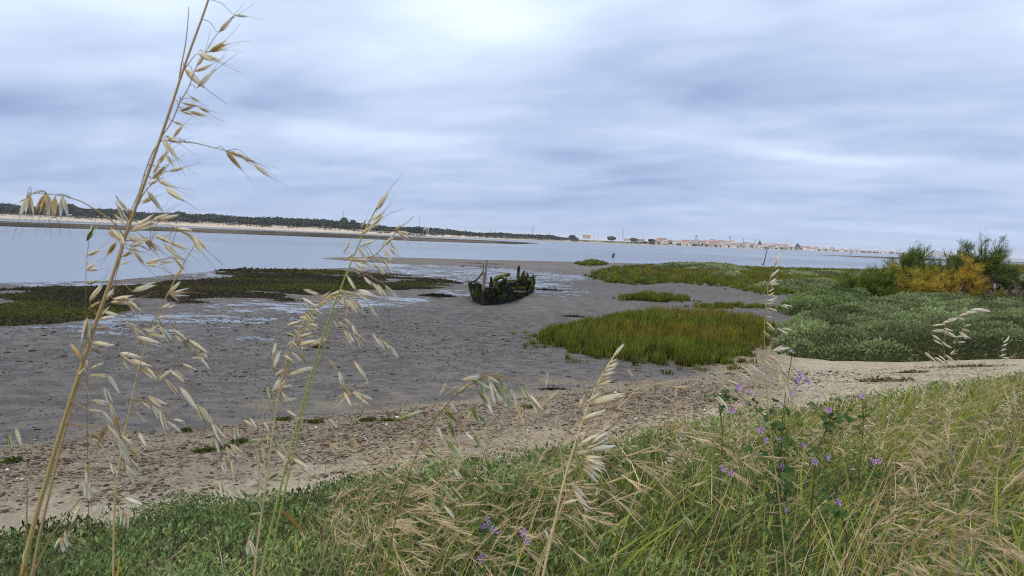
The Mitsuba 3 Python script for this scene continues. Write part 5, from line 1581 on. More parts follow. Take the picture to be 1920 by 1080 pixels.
STRAWMIX = [('straw', 5), ('pale', 3), ('gold', 1.2), ('brown', .5)]
oat('wild_oat', 'tallest wild oat, its thick olive stem rising past everything else, hung with straw spikelets',
    [[[-0.527,0.826,3.602],[-0.515,0.83,3.661],[-0.5,0.833,3.721],[-0.485,0.837,3.781],[-0.473,0.84,3.823],[-0.463,0.843,3.86],[-0.452,0.845,3.901],[-0.44,0.847,3.932],[-0.432,0.849,3.964],[-0.425,0.851,3.992],[-0.419,0.853,4.01],[-0.412,0.854,4.033],[-0.405,0.855,4.05],[-0.399,0.856,4.07],[-0.395,0.858,4.089],[-0.386,0.859,4.113],[-0.379,0.861,4.14],[-0.372,0.863,4.169],[-0.362,0.865,4.198],[-0.351,0.867,4.232],[-0.344,0.868,4.251],[-0.341,0.87,4.269]], [[-0.53,0.845,3.594],[-0.52,0.848,3.639],[-0.51,0.851,3.687],[-0.501,0.855,3.742],[-0.493,0.857,3.775],[-0.485,0.859,3.805],[-0.478,0.861,3.832],[-0.472,0.862,3.857],[-0.463,0.865,3.893],[-0.453,0.867,3.925]]],
    [[[-0.394,0.858,4.09],[-0.38,0.859,4.112],[-0.374,0.86,4.131],[-0.364,0.862,4.149],[-0.361,0.862,4.16],[-0.358,0.863,4.17],[-0.346,0.864,4.191],[-0.341,0.865,4.201],[-0.334,0.866,4.211],[-0.324,0.866,4.222],[-0.32,0.867,4.228],[-0.317,0.867,4.23]], [[-0.375,0.862,4.159],[-0.374,0.863,4.171],[-0.37,0.865,4.195],[-0.368,0.867,4.229],[-0.368,0.867,4.237]], [[-0.395,0.858,4.088],[-0.389,0.858,4.09],[-0.369,0.858,4.089],[-0.353,0.858,4.088],[-0.34,0.857,4.085],[-0.329,0.857,4.083],[-0.32,0.857,4.081]], [[-0.401,0.867,4.085],[-0.407,0.867,4.075],[-0.415,0.865,4.049],[-0.418,0.864,4.033],[-0.427,0.863,4.013],[-0.434,0.861,3.984]],
     [[-0.424,0.841,3.982],[-0.43,0.841,3.993],[-0.443,0.842,4.003],[-0.457,0.843,4.011],[-0.472,0.843,4.019],[-0.492,0.843,4.024],[-0.51,0.843,4.025],[-0.525,0.844,4.026],[-0.531,0.843,4.019]], [[-0.376,0.862,4.158],[-0.369,0.863,4.17],[-0.363,0.864,4.179],[-0.359,0.864,4.185],[-0.356,0.864,4.186]], [[-0.429,0.85,3.978],[-0.415,0.85,3.978],[-0.407,0.85,3.972],[-0.4,0.85,3.968]], [[-0.43,0.85,3.967],[-0.433,0.848,3.949],[-0.437,0.847,3.931]], [[-0.419,0.852,4.009],[-0.431,0.853,4.016],[-0.44,0.854,4.027]], [[-0.415,0.853,4.017],[-0.409,0.854,4.031],[-0.4,0.855,4.042],[-0.392,0.855,4.046]]],
    [[-0.324,0.868,4.082,-0.302,0.872,4.075],[-0.33,0.882,4.083,-0.317,0.89,4.066],[-0.311,0.877,4.077,-0.291,0.885,4.07],[-0.275,0.816,4.064,-0.258,0.814,4.052],[-0.331,0.905,4.24,-0.315,0.908,4.24],[-0.347,0.9,4.219,-0.33,0.894,4.234],[-0.343,0.862,4.188,-0.321,0.857,4.198],[-0.345,0.868,4.19,-0.327,0.87,4.194],[-0.338,0.822,4.177,-0.318,0.816,4.17],[-0.348,0.844,4.169,-0.342,0.854,4.189],[-0.368,0.886,4.171,-0.346,0.879,4.178],[-0.381,0.889,4.174,-0.358,0.88,4.155],[-0.359,0.872,4.151,-0.338,0.865,4.169],[-0.353,0.818,4.125,-0.338,0.825,4.123],[-0.362,0.835,4.119,-0.344,0.83,4.124],[-0.389,0.901,4.128,-0.378,0.909,4.125],[-0.355,0.843,4.136,-0.347,0.852,4.131],[-0.364,0.863,4.123,-0.345,0.867,4.118],[-0.343,0.835,4.124,-0.333,0.843,4.12],[-0.388,0.876,4.113,-0.378,0.885,4.11],[-0.394,0.892,4.097,-0.381,0.889,4.112],[-0.381,0.846,4.093,-0.364,0.839,4.086],[-0.377,0.827,4.087,-0.365,0.818,4.075],[-0.376,0.841,4.087,-0.364,0.843,4.088],[-0.367,0.815,4.083,-0.355,0.817,4.064],[-0.38,0.843,4.073,-0.37,0.838,4.06],[-0.409,0.883,4.063,-0.397,0.884,4.08],[-0.392,0.84,4.052,-0.384,0.84,4.068],[-0.407,0.873,4.05,-0.389,0.864,4.062],[-0.419,0.896,4.049,-0.402,0.887,4.057],[-0.392,0.877,4.057,-0.374,0.884,4.064],[-0.384,0.813,4.038,-0.377,0.819,4.044],[-0.389,0.843,4.045,-0.369,0.844,4.037],[-0.366,0.812,4.035,-0.342,0.802,4.023],[-0.392,0.827,4.032,-0.381,0.835,4.013],[-0.397,0.827,4.021,-0.391,0.833,4.027],[-0.428,0.89,4.02,-0.418,0.899,4.028],[-0.431,0.84,4.023,-0.415,0.836,4.007],[-0.439,0.855,4.017,-0.433,0.86,4.002],[-0.423,0.819,4.006,-0.415,0.823,3.997],[-0.432,0.877,3.99,-0.413,0.885,4.005],[-0.38,0.812,4.001,-0.37,0.822,4.008],[-0.374,0.817,4.002,-0.354,0.814,4.008],[-0.413,0.861,3.996,-0.403,0.87,3.998],[-0.414,0.837,3.989,-0.396,0.847,3.998],[-0.449,0.855,3.988,-0.433,0.85,3.977],[-0.435,0.836,3.991,-0.419,0.828,3.975],[-0.416,0.815,3.987,-0.405,0.807,3.974],[-0.445,0.866,3.975,-0.459,0.875,3.961],[-0.411,0.822,3.982,-0.385,0.813,3.979],[-0.429,0.892,3.983,-0.411,0.892,3.966],[-0.416,0.842,3.972,-0.399,0.837,3.979],[-0.428,0.858,3.969,-0.418,0.864,3.967],[-0.428,0.845,3.96,-0.415,0.844,3.967],[-0.399,0.812,3.969,-0.388,0.819,3.951],[-0.411,0.809,3.954,-0.401,0.809,3.957],[-0.479,0.875,3.907,-0.462,0.868,3.926],[-0.474,0.865,3.9,-0.466,0.875,3.908],[-0.453,0.857,3.909,-0.446,0.864,3.923],[-0.427,0.813,3.917,-0.418,0.812,3.924],[-0.402,0.817,3.925,-0.381,0.825,3.934],[-0.429,0.829,3.915,-0.403,0.828,3.916],[-0.462,0.888,3.905,-0.438,0.895,3.907],[-0.446,0.887,3.913,-0.426,0.884,3.894],[-0.449,0.844,3.895,-0.443,0.849,3.905],[-0.445,0.843,3.899,-0.43,0.839,3.897],[-0.447,0.836,3.891,-0.429,0.83,3.896],[-0.459,0.834,3.893,-0.465,0.842,3.866],[-0.469,0.884,3.895,-0.455,0.886,3.889],[-0.454,0.844,3.88,-0.44,0.841,3.882],[-0.439,0.808,3.87,-0.415,0.804,3.869],[-0.473,0.866,3.856,-0.464,0.873,3.847],[-0.463,0.83,3.848,-0.479,0.837,3.864],[-0.475,0.864,3.832,-0.482,0.869,3.848],[-0.468,0.855,3.832,-0.456,0.86,3.839],[-0.466,0.829,3.831,-0.46,0.834,3.839],[-0.45,0.822,3.832,-0.43,0.822,3.833],[-0.451,0.863,3.826,-0.439,0.866,3.803],[-0.434,0.822,3.82,-0.43,0.83,3.8],[-0.443,0.851,3.797,-0.437,0.852,3.78],[-0.434,0.798,3.811,-0.418,0.799,3.808],[-0.448,0.817,3.796,-0.435,0.82,3.794],[-0.444,0.835,3.792,-0.436,0.84,3.777],[-0.438,0.85,3.784,-0.433,0.855,3.762],[-0.431,0.824,3.779,-0.417,0.826,3.757],[-0.45,0.857,3.769,-0.459,0.862,3.749],[-0.45,0.824,3.769,-0.441,0.83,3.76],[-0.47,0.867,3.751,-0.46,0.87,3.737],[-0.445,0.876,3.749,-0.439,0.883,3.723],[-0.423,0.838,3.764,-0.411,0.838,3.753],[-0.399,0.808,3.76,-0.389,0.813,3.745],[-0.556,0.891,4.026,-0.566,0.889,4.005],[-0.544,0.87,4.024,-0.546,0.873,4.003],[-0.55,0.873,4.02,-0.554,0.866,4.015],[-0.531,0.877,4.026,-0.541,0.878,4.01],[-0.525,0.868,4.025,-0.527,0.865,4.004],[-0.522,0.864,4.025,-0.522,0.868,4.005],[-0.521,0.865,4.025,-0.518,0.869,4.009],[-0.482,0.813,4.022,-0.479,0.805,4.002],[-0.495,0.848,4.023,-0.498,0.85,4.005],[-0.483,0.829,4.022,-0.48,0.832,4.003]],
    STRAWMIX, 201, (.0043, .0032), ((.34, .30, .045), (.44, .30, .16)))

oat('wild_oat', 'thin green wild oat standing just left of the tallest one, few small spikelets',
    [[[-0.53,0.972,3.536],[-0.532,0.975,3.581],[-0.535,0.978,3.629],[-0.538,0.981,3.679],[-0.542,0.985,3.736],[-0.543,0.987,3.773],[-0.545,0.99,3.808],[-0.548,0.992,3.842],[-0.551,0.995,3.889],[-0.552,0.997,3.918],[-0.552,0.999,3.952],[-0.551,1.0,3.971],[-0.549,1.001,3.98]]], [],
    [[-0.559,1.013,3.971,-0.544,1.005,3.991],[-0.549,0.996,3.953,-0.53,0.991,3.96],[-0.526,0.953,3.936,-0.51,0.947,3.948],[-0.54,0.98,3.935,-0.521,0.973,3.937],[-0.533,0.966,3.919,-0.514,0.957,3.924],[-0.537,0.978,3.684,-0.531,0.974,3.667],[-0.546,0.992,3.671,-0.543,0.992,3.651],[-0.525,0.954,3.67,-0.528,0.961,3.648],[-0.484,0.933,3.702,-0.476,0.93,3.69],[-0.491,0.959,3.686,-0.486,0.957,3.674],[-0.469,0.943,3.694,-0.462,0.949,3.671],[-0.484,0.966,3.646,-0.459,0.957,3.644],[-0.552,0.989,3.626,-0.556,0.98,3.61],[-0.513,0.982,3.618,-0.503,0.977,3.601],[-0.494,0.986,3.624,-0.499,0.993,3.6],[-0.499,1.009,3.614,-0.5,1.006,3.593],[-0.582,1.006,3.584,-0.58,1.008,3.564],[-0.563,0.962,3.593,-0.564,0.954,3.583],[-0.575,0.984,3.584,-0.572,0.985,3.566],[-0.594,1.02,3.568,-0.589,1.028,3.551],[-0.621,0.984,3.566,-0.619,0.98,3.546],[-0.666,1.022,3.708,-0.657,1.011,3.69],[-0.609,0.946,3.737,-0.603,0.946,3.719]],
    [('pale', 3), ('straw', 2), ('green', 1)], 202, .0011, ((.11, .13, .035), (.15, .13, .05)))

oat('wild_oat', 'drooping wild oat right of the tallest one, curved over with hanging pale spikelets',
    [[[-0.474,0.923,3.561],[-0.476,0.926,3.61],[-0.477,0.93,3.66],[-0.475,0.931,3.687],[-0.472,0.933,3.706],[-0.466,0.936,3.754],[-0.461,0.938,3.78],[-0.455,0.94,3.819],[-0.447,0.942,3.85],[-0.44,0.943,3.87],[-0.432,0.945,3.89],[-0.427,0.946,3.902],[-0.42,0.947,3.92],[-0.412,0.948,3.936],[-0.403,0.949,3.953],[-0.395,0.95,3.968],[-0.391,0.951,3.976]]],
    [[[-0.431,0.945,3.893],[-0.443,0.944,3.871],[-0.455,0.943,3.866],[-0.466,0.944,3.87]], [[-0.443,0.932,3.851],[-0.449,0.932,3.854],[-0.457,0.932,3.847],[-0.463,0.931,3.837],[-0.471,0.931,3.835]], [[-0.426,0.935,3.893],[-0.411,0.934,3.878],[-0.396,0.933,3.864],[-0.385,0.933,3.857],[-0.369,0.932,3.841]], [[-0.423,0.924,3.884],[-0.409,0.923,3.857],[-0.397,0.921,3.832],[-0.386,0.919,3.807],[-0.373,0.918,3.785],[-0.362,0.916,3.763],[-0.351,0.915,3.748]], [[-0.453,0.94,3.82],[-0.434,0.94,3.811],[-0.421,0.94,3.821],[-0.408,0.941,3.828],[-0.399,0.941,3.834]], [[-0.46,0.938,3.78],[-0.447,0.938,3.781],[-0.436,0.937,3.778],[-0.427,0.937,3.772]], [[-0.391,0.951,3.976],[-0.402,0.951,3.987],[-0.414,0.952,3.992]], [[-0.464,0.936,3.757],[-0.473,0.935,3.747],[-0.475,0.935,3.734]]],
    [[-0.419,0.963,3.993,-0.396,0.955,3.991],[-0.418,0.964,3.992,-0.4,0.971,3.982],[-0.391,0.939,3.984,-0.371,0.937,3.969],[-0.383,0.925,3.981,-0.368,0.919,3.963],[-0.462,0.996,3.983,-0.439,0.993,3.973],[-0.442,0.994,3.976,-0.425,1.002,3.966],[-0.434,0.959,3.973,-0.415,0.954,3.96],[-0.439,0.995,3.962,-0.422,0.994,3.939],[-0.412,0.941,3.959,-0.395,0.936,3.94],[-0.473,0.995,3.946,-0.452,0.995,3.951],[-0.439,0.928,3.947,-0.426,0.928,3.948],[-0.417,0.913,3.952,-0.401,0.915,3.954],[-0.412,0.942,3.932,-0.402,0.939,3.945],[-0.435,0.973,3.908,-0.423,0.98,3.924],[-0.398,0.9,3.917,-0.38,0.901,3.919],[-0.41,0.925,3.914,-0.402,0.933,3.908],[-0.441,0.972,3.891,-0.426,0.967,3.897],[-0.422,0.922,3.884,-0.404,0.916,3.89],[-0.502,0.987,3.829,-0.476,0.983,3.827],[-0.482,0.951,3.834,-0.469,0.95,3.82],[-0.48,0.954,3.824,-0.475,0.956,3.815],[-0.476,0.964,3.825,-0.45,0.956,3.821],[-0.462,0.965,3.815,-0.445,0.96,3.803],[-0.446,0.943,3.821,-0.431,0.939,3.806],[-0.449,0.924,3.861,-0.423,0.924,3.853],[-0.46,0.94,3.87,-0.45,0.937,3.86],[-0.486,0.967,3.872,-0.474,0.969,3.868],[-0.431,0.9,3.874,-0.416,0.895,3.872],[-0.439,0.939,3.866,-0.433,0.948,3.874],[-0.461,0.979,3.856,-0.438,0.98,3.854],[-0.41,0.898,3.879,-0.399,0.902,3.862],[-0.412,0.937,3.87,-0.394,0.937,3.859],[-0.42,0.963,3.859,-0.408,0.964,3.847],[-0.402,0.941,3.855,-0.391,0.948,3.843],[-0.389,0.932,3.859,-0.367,0.929,3.843],[-0.4,0.975,3.844,-0.381,0.968,3.831],[-0.382,0.922,3.838,-0.37,0.929,3.837],[-0.366,0.901,3.845,-0.354,0.906,3.83],[-0.408,0.959,3.824,-0.389,0.957,3.815],[-0.42,0.919,3.81,-0.407,0.926,3.823],[-0.432,0.979,3.811,-0.413,0.971,3.8],[-0.409,0.938,3.82,-0.395,0.938,3.807],[-0.421,0.939,3.808,-0.403,0.935,3.79],[-0.388,0.906,3.806,-0.371,0.907,3.783],[-0.395,0.967,3.772,-0.38,0.957,3.754],[-0.365,0.912,3.782,-0.354,0.917,3.761],[-0.391,0.965,3.773,-0.381,0.967,3.752],[-0.344,0.892,3.767,-0.333,0.895,3.749],[-0.375,0.98,3.733,-0.369,0.988,3.708],[-0.45,0.957,3.781,-0.428,0.947,3.774],[-0.464,0.97,3.771,-0.448,0.963,3.762],[-0.442,0.951,3.772,-0.437,0.959,3.756],[-0.436,0.957,3.767,-0.424,0.948,3.746],[-0.446,0.917,3.772,-0.44,0.925,3.758],[-0.402,0.903,3.765,-0.386,0.905,3.752],[-0.405,0.928,3.761,-0.387,0.921,3.759],[-0.456,0.946,3.738,-0.441,0.936,3.723],[-0.325,0.898,3.742,-0.31,0.895,3.732],[-0.328,0.894,3.74,-0.318,0.885,3.73],[-0.347,0.941,3.716,-0.341,0.944,3.697],[-0.361,0.968,3.696,-0.353,0.96,3.682],[-0.334,0.927,3.714,-0.328,0.922,3.699],[-0.353,0.941,3.684,-0.345,0.939,3.666],[-0.364,0.972,3.67,-0.348,0.968,3.653],[-0.437,0.891,3.72,-0.429,0.894,3.705],[-0.448,0.9,3.711,-0.44,0.902,3.699]],
    [('straw', 4), ('pale', 5), ('green', .4)], 203, .0022, ((.42, .25, .06), (.50, .42, .20)))

oat('wild_oat', 'big wild oat with a bright green double stem in front of the seaweed bed',
    [[[-0.31,0.972,3.546],[-0.297,0.977,3.618],[-0.287,0.98,3.669],[-0.278,0.983,3.711],[-0.267,0.986,3.76],[-0.254,0.99,3.815],[-0.247,0.992,3.841],[-0.241,0.993,3.864],[-0.237,0.994,3.879],[-0.23,0.996,3.9],[-0.221,0.997,3.925],[-0.215,0.999,3.945],[-0.208,1.0,3.96],[-0.201,1.001,3.979],[-0.199,1.002,3.995],[-0.186,1.003,4.013],[-0.182,1.004,4.023],[-0.179,1.004,4.031]], [[-0.308,0.992,3.537],[-0.296,0.996,3.608],[-0.287,1.0,3.659],[-0.278,1.003,3.705],[-0.267,1.007,3.767],[-0.258,1.009,3.799],[-0.253,1.01,3.817],[-0.247,1.012,3.838],[-0.241,1.013,3.856],[-0.234,1.014,3.874],[-0.23,1.015,3.888]]],
    [[[-0.208,1.0,3.96],[-0.191,1.0,3.964],[-0.178,1.0,3.969],[-0.17,1.001,3.979],[-0.164,1.001,3.986],[-0.158,1.002,3.993],[-0.152,1.002,4.002],[-0.144,1.003,4.009],[-0.131,1.004,4.021]], [[-0.23,0.996,3.9],[-0.22,0.996,3.914],[-0.21,0.997,3.92],[-0.198,0.997,3.922],[-0.186,0.997,3.918]], [[-0.228,0.975,3.892],[-0.211,0.975,3.893],[-0.201,0.974,3.883],[-0.192,0.974,3.87]], [[-0.225,0.976,3.9],[-0.202,0.976,3.903],[-0.181,0.975,3.887],[-0.166,0.974,3.871],[-0.149,0.972,3.852]], [[-0.233,0.963,3.868],[-0.217,0.962,3.85],[-0.206,0.961,3.827],[-0.199,0.959,3.807],[-0.181,0.959,3.795]], [[-0.215,0.999,3.945],[-0.204,0.999,3.95],[-0.187,0.998,3.943],[-0.169,0.998,3.934]], [[-0.235,0.973,3.858],[-0.213,0.973,3.859],[-0.194,0.972,3.846],[-0.186,0.971,3.826]]],
    [[-0.179,1.004,4.027,-0.167,1.014,4.052],[-0.186,1.009,4.015,-0.171,1.012,4.025],[-0.179,0.979,4.014,-0.168,0.981,4.023],[-0.183,0.978,4.005,-0.168,0.984,4.02],[-0.199,1.004,3.995,-0.182,0.997,4.006],[-0.186,0.976,4.001,-0.173,0.974,4.008],[-0.203,1.026,4.003,-0.195,1.021,4.017],[-0.224,1.022,3.97,-0.217,1.026,3.985],[-0.187,0.959,3.982,-0.173,0.963,3.988],[-0.161,0.96,3.982,-0.15,0.953,3.993],[-0.153,1.012,4.001,-0.136,1.006,3.997],[-0.155,1.04,3.999,-0.143,1.039,3.99],[-0.152,0.985,4.003,-0.144,0.991,4.009],[-0.191,0.954,3.98,-0.182,0.957,3.965],[-0.162,0.956,3.979,-0.15,0.948,3.966],[-0.168,1.047,3.987,-0.159,1.049,3.974],[-0.156,0.973,3.98,-0.146,0.965,3.97],[-0.198,1.047,3.965,-0.181,1.051,3.965],[-0.225,1.032,3.959,-0.212,1.025,3.967],[-0.216,1.012,3.962,-0.198,1.009,3.959],[-0.199,0.973,3.964,-0.18,0.97,3.959],[-0.198,1.011,3.961,-0.185,1.007,3.953],[-0.203,0.988,3.959,-0.189,0.98,3.952],[-0.177,1.033,3.964,-0.164,1.035,3.952],[-0.17,1.03,3.958,-0.16,1.028,3.946],[-0.187,1.035,3.958,-0.177,1.034,3.948],[-0.175,1.009,3.958,-0.168,1.009,3.945],[-0.213,1.023,3.95,-0.198,1.02,3.944],[-0.205,0.958,3.943,-0.192,0.948,3.927],[-0.186,0.968,3.942,-0.174,0.959,3.933],[-0.187,1.037,3.931,-0.176,1.035,3.916],[-0.179,1.024,3.93,-0.168,1.013,3.917],[-0.164,0.995,3.931,-0.15,1.001,3.916],[-0.273,1.009,3.92,-0.252,1.007,3.914],[-0.198,0.994,3.923,-0.178,0.985,3.919],[-0.261,0.962,3.913,-0.243,0.954,3.904],[-0.221,0.984,3.922,-0.202,0.982,3.918],[-0.228,1.034,3.911,-0.217,1.026,3.896],[-0.209,0.972,3.913,-0.195,0.966,3.899],[-0.203,0.963,3.916,-0.188,0.958,3.902],[-0.198,0.97,3.921,-0.179,0.97,3.917],[-0.191,0.95,3.913,-0.184,0.957,3.898],[-0.183,0.983,3.907,-0.174,0.991,3.893],[-0.234,1.013,3.881,-0.229,1.016,3.872],[-0.218,0.993,3.903,-0.212,1.001,3.892],[-0.214,0.956,3.886,-0.203,0.959,3.876],[-0.212,0.974,3.889,-0.2,0.977,3.879],[-0.22,1.016,3.868,-0.209,1.009,3.852],[-0.204,0.964,3.874,-0.194,0.953,3.858],[-0.199,0.967,3.881,-0.192,0.958,3.872],[-0.2,0.984,3.87,-0.188,0.992,3.855],[-0.194,0.98,3.866,-0.188,0.975,3.852],[-0.177,0.99,3.869,-0.168,0.985,3.854],[-0.174,1.016,3.86,-0.167,1.02,3.845],[-0.158,0.96,3.864,-0.15,0.954,3.856],[-0.16,1.01,3.852,-0.15,1.018,3.837],[-0.236,1.006,3.83,-0.223,1.003,3.814],[-0.23,1.037,3.809,-0.221,1.026,3.793],[-0.207,0.946,3.81,-0.196,0.95,3.798],[-0.209,0.98,3.793,-0.199,0.97,3.779],[-0.209,0.993,3.788,-0.203,1.002,3.779],[-0.201,0.99,3.791,-0.175,0.987,3.78],[-0.192,0.951,3.838,-0.178,0.941,3.824],[-0.202,1.03,3.816,-0.19,1.029,3.801],[-0.268,1.035,3.842,-0.244,1.027,3.856],[-0.265,0.967,3.853,-0.243,0.958,3.86],[-0.227,0.976,3.759,-0.213,0.967,3.749],[-0.222,0.96,3.732,-0.21,0.957,3.719],[-0.195,0.966,3.739,-0.186,0.956,3.727],[-0.259,0.94,3.764,-0.253,0.95,3.765],[-0.28,0.952,3.729,-0.273,0.952,3.717],[-0.293,0.974,3.714,-0.276,0.973,3.7],[-0.262,0.942,3.715,-0.243,0.937,3.706],[-0.254,0.943,3.704,-0.242,0.944,3.695]],
    [('straw', 5), ('pale', 4), ('gold', .8)], 204, (.0029, .0026), ((.46, .30, .10), (.26, .36, .08)))
oat('wild_oat', 'tan wild oat with a dry stem leaning into the big double stemmed one',
    [[[-0.334,1.021,3.523],[-0.33,1.024,3.575],[-0.325,1.027,3.623],[-0.32,1.03,3.666],[-0.318,1.033,3.708],[-0.313,1.036,3.751],[-0.311,1.037,3.773],[-0.305,1.039,3.802],[-0.305,1.04,3.82],[-0.297,1.042,3.837],[-0.294,1.042,3.849],[-0.288,1.043,3.861],[-0.283,1.044,3.873],[-0.277,1.045,3.884],[-0.267,1.046,3.898],[-0.255,1.046,3.908],[-0.242,1.047,3.913],[-0.231,1.047,3.916]]],
    [[[-0.267,1.046,3.898],[-0.26,1.046,3.902],[-0.244,1.046,3.905],[-0.227,1.046,3.907]], [[-0.288,1.043,3.861],[-0.276,1.043,3.865],[-0.265,1.044,3.868]], [[-0.304,1.04,3.809],[-0.311,1.04,3.814],[-0.318,1.04,3.81]], [[-0.294,1.042,3.846],[-0.286,1.042,3.841],[-0.275,1.042,3.84]]],
    [[-0.265,1.09,3.9,-0.242,1.093,3.915],[-0.275,1.083,3.889,-0.251,1.078,3.902],[-0.263,0.995,3.898,-0.251,0.995,3.889],[-0.273,1.044,3.893,-0.268,1.044,3.878],[-0.265,1.032,3.892,-0.253,1.034,3.884],[-0.287,1.068,3.885,-0.276,1.076,3.872],[-0.275,1.025,3.888,-0.265,1.023,3.876],[-0.296,1.078,3.875,-0.275,1.073,3.874],[-0.264,1.004,3.876,-0.249,1.0,3.874],[-0.291,1.001,3.873,-0.273,1.006,3.876],[-0.288,1.077,3.866,-0.271,1.073,3.861],[-0.263,1.005,3.876,-0.251,0.997,3.873],[-0.281,1.016,3.861,-0.262,1.008,3.869],[-0.291,1.036,3.864,-0.284,1.037,3.855],[-0.297,1.016,3.861,-0.282,1.007,3.857],[-0.293,1.063,3.849,-0.27,1.055,3.855],[-0.293,1.01,3.844,-0.281,1.007,3.854],[-0.293,1.029,3.848,-0.281,1.02,3.841],[-0.287,1.033,3.841,-0.279,1.03,3.85],[-0.289,1.069,3.847,-0.287,1.069,3.829],[-0.334,1.082,3.815,-0.331,1.086,3.834],[-0.331,1.068,3.82,-0.332,1.07,3.833],[-0.316,1.034,3.809,-0.312,1.041,3.832],[-0.321,1.056,3.801,-0.325,1.066,3.815],[-0.303,1.065,3.828,-0.29,1.068,3.815],[-0.279,1.017,3.836,-0.268,1.022,3.82],[-0.302,1.029,3.829,-0.289,1.021,3.823],[-0.29,0.995,3.829,-0.278,0.988,3.825],[-0.299,1.015,3.814,-0.284,1.018,3.803],[-0.309,1.017,3.802,-0.296,1.009,3.814],[-0.302,1.067,3.796,-0.273,1.068,3.807],[-0.285,0.99,3.808,-0.267,0.982,3.818],[-0.308,0.999,3.783,-0.298,0.997,3.799],[-0.323,1.075,3.763,-0.314,1.085,3.785],[-0.322,1.049,3.774,-0.31,1.045,3.791],[-0.307,1.031,3.783,-0.29,1.028,3.789],[-0.301,1.02,3.781,-0.289,1.01,3.771],[-0.33,1.047,3.781,-0.325,1.052,3.763],[-0.331,1.061,3.772,-0.322,1.052,3.759],[-0.305,1.04,3.763,-0.286,1.034,3.77],[-0.329,1.058,3.754,-0.313,1.058,3.763],[-0.271,1.092,3.901,-0.256,1.098,3.911],[-0.238,1.006,3.914,-0.218,1.003,3.919],[-0.262,1.09,3.905,-0.243,1.089,3.906],[-0.242,1.039,3.91,-0.229,1.038,3.902],[-0.234,1.075,3.913,-0.218,1.083,3.907],[-0.241,1.05,3.912,-0.226,1.059,3.906]],
    [('straw', 6), ('gold', 1.5), ('pale', 1.5), ('green', .7)], 205, .0027, ((.60, .46, .22), (.52, .42, .20)),
    leaves_=[([[-0.303,1.017,3.618],[-0.299,1.017,3.619],[-0.288,1.017,3.613],[-0.277,1.016,3.601],[-0.261,1.015,3.589]], .006, (.34, .2, .06))])
oat('wild_oat', 'slim green wild oat low between the double stem and the drooping oat',
    [[[-0.345,1.069,3.5],[-0.347,1.074,3.564],[-0.349,1.077,3.617],[-0.35,1.08,3.664],[-0.349,1.083,3.701],[-0.345,1.084,3.723],[-0.343,1.085,3.735]]], [[[-0.35,1.08,3.664],[-0.355,1.081,3.678],[-0.362,1.082,3.689],[-0.365,1.083,3.698]], [[-0.35,1.082,3.693],[-0.343,1.082,3.697],[-0.335,1.082,3.688]]],
    [[-0.376,1.095,3.722,-0.361,1.086,3.713],[-0.376,1.118,3.719,-0.365,1.116,3.705],[-0.368,1.035,3.727,-0.368,1.043,3.709],[-0.349,1.032,3.708,-0.333,1.033,3.712],[-0.324,1.082,3.715,-0.32,1.088,3.699],[-0.336,1.071,3.708,-0.328,1.065,3.697],[-0.339,1.058,3.698,-0.331,1.051,3.685],[-0.358,1.088,3.672,-0.348,1.084,3.66],[-0.356,1.108,3.668,-0.346,1.102,3.656],[-0.35,1.064,3.658,-0.336,1.058,3.646],[-0.375,1.131,3.634,-0.368,1.137,3.616],[-0.34,1.12,3.686,-0.33,1.122,3.673],[-0.33,1.068,3.646,-0.312,1.062,3.659],[-0.359,1.114,3.62,-0.35,1.113,3.613],[-0.332,1.027,3.635,-0.324,1.02,3.621],[-0.359,1.034,3.64,-0.346,1.038,3.629],[-0.326,1.129,3.73,-0.308,1.122,3.723],[-0.371,1.107,3.577,-0.351,1.104,3.583],[-0.358,1.094,3.568,-0.365,1.1,3.544],[-0.363,1.086,3.549,-0.367,1.091,3.524],[-0.353,1.06,3.56,-0.339,1.049,3.539],[-0.344,1.086,3.732,-0.342,1.089,3.746],[-0.334,1.05,3.732,-0.326,1.047,3.721]],
    [('green', 3), ('pale', 3), ('straw', 2)], 206, .0012, ((.10, .13, .03), (.13, .15, .04)))
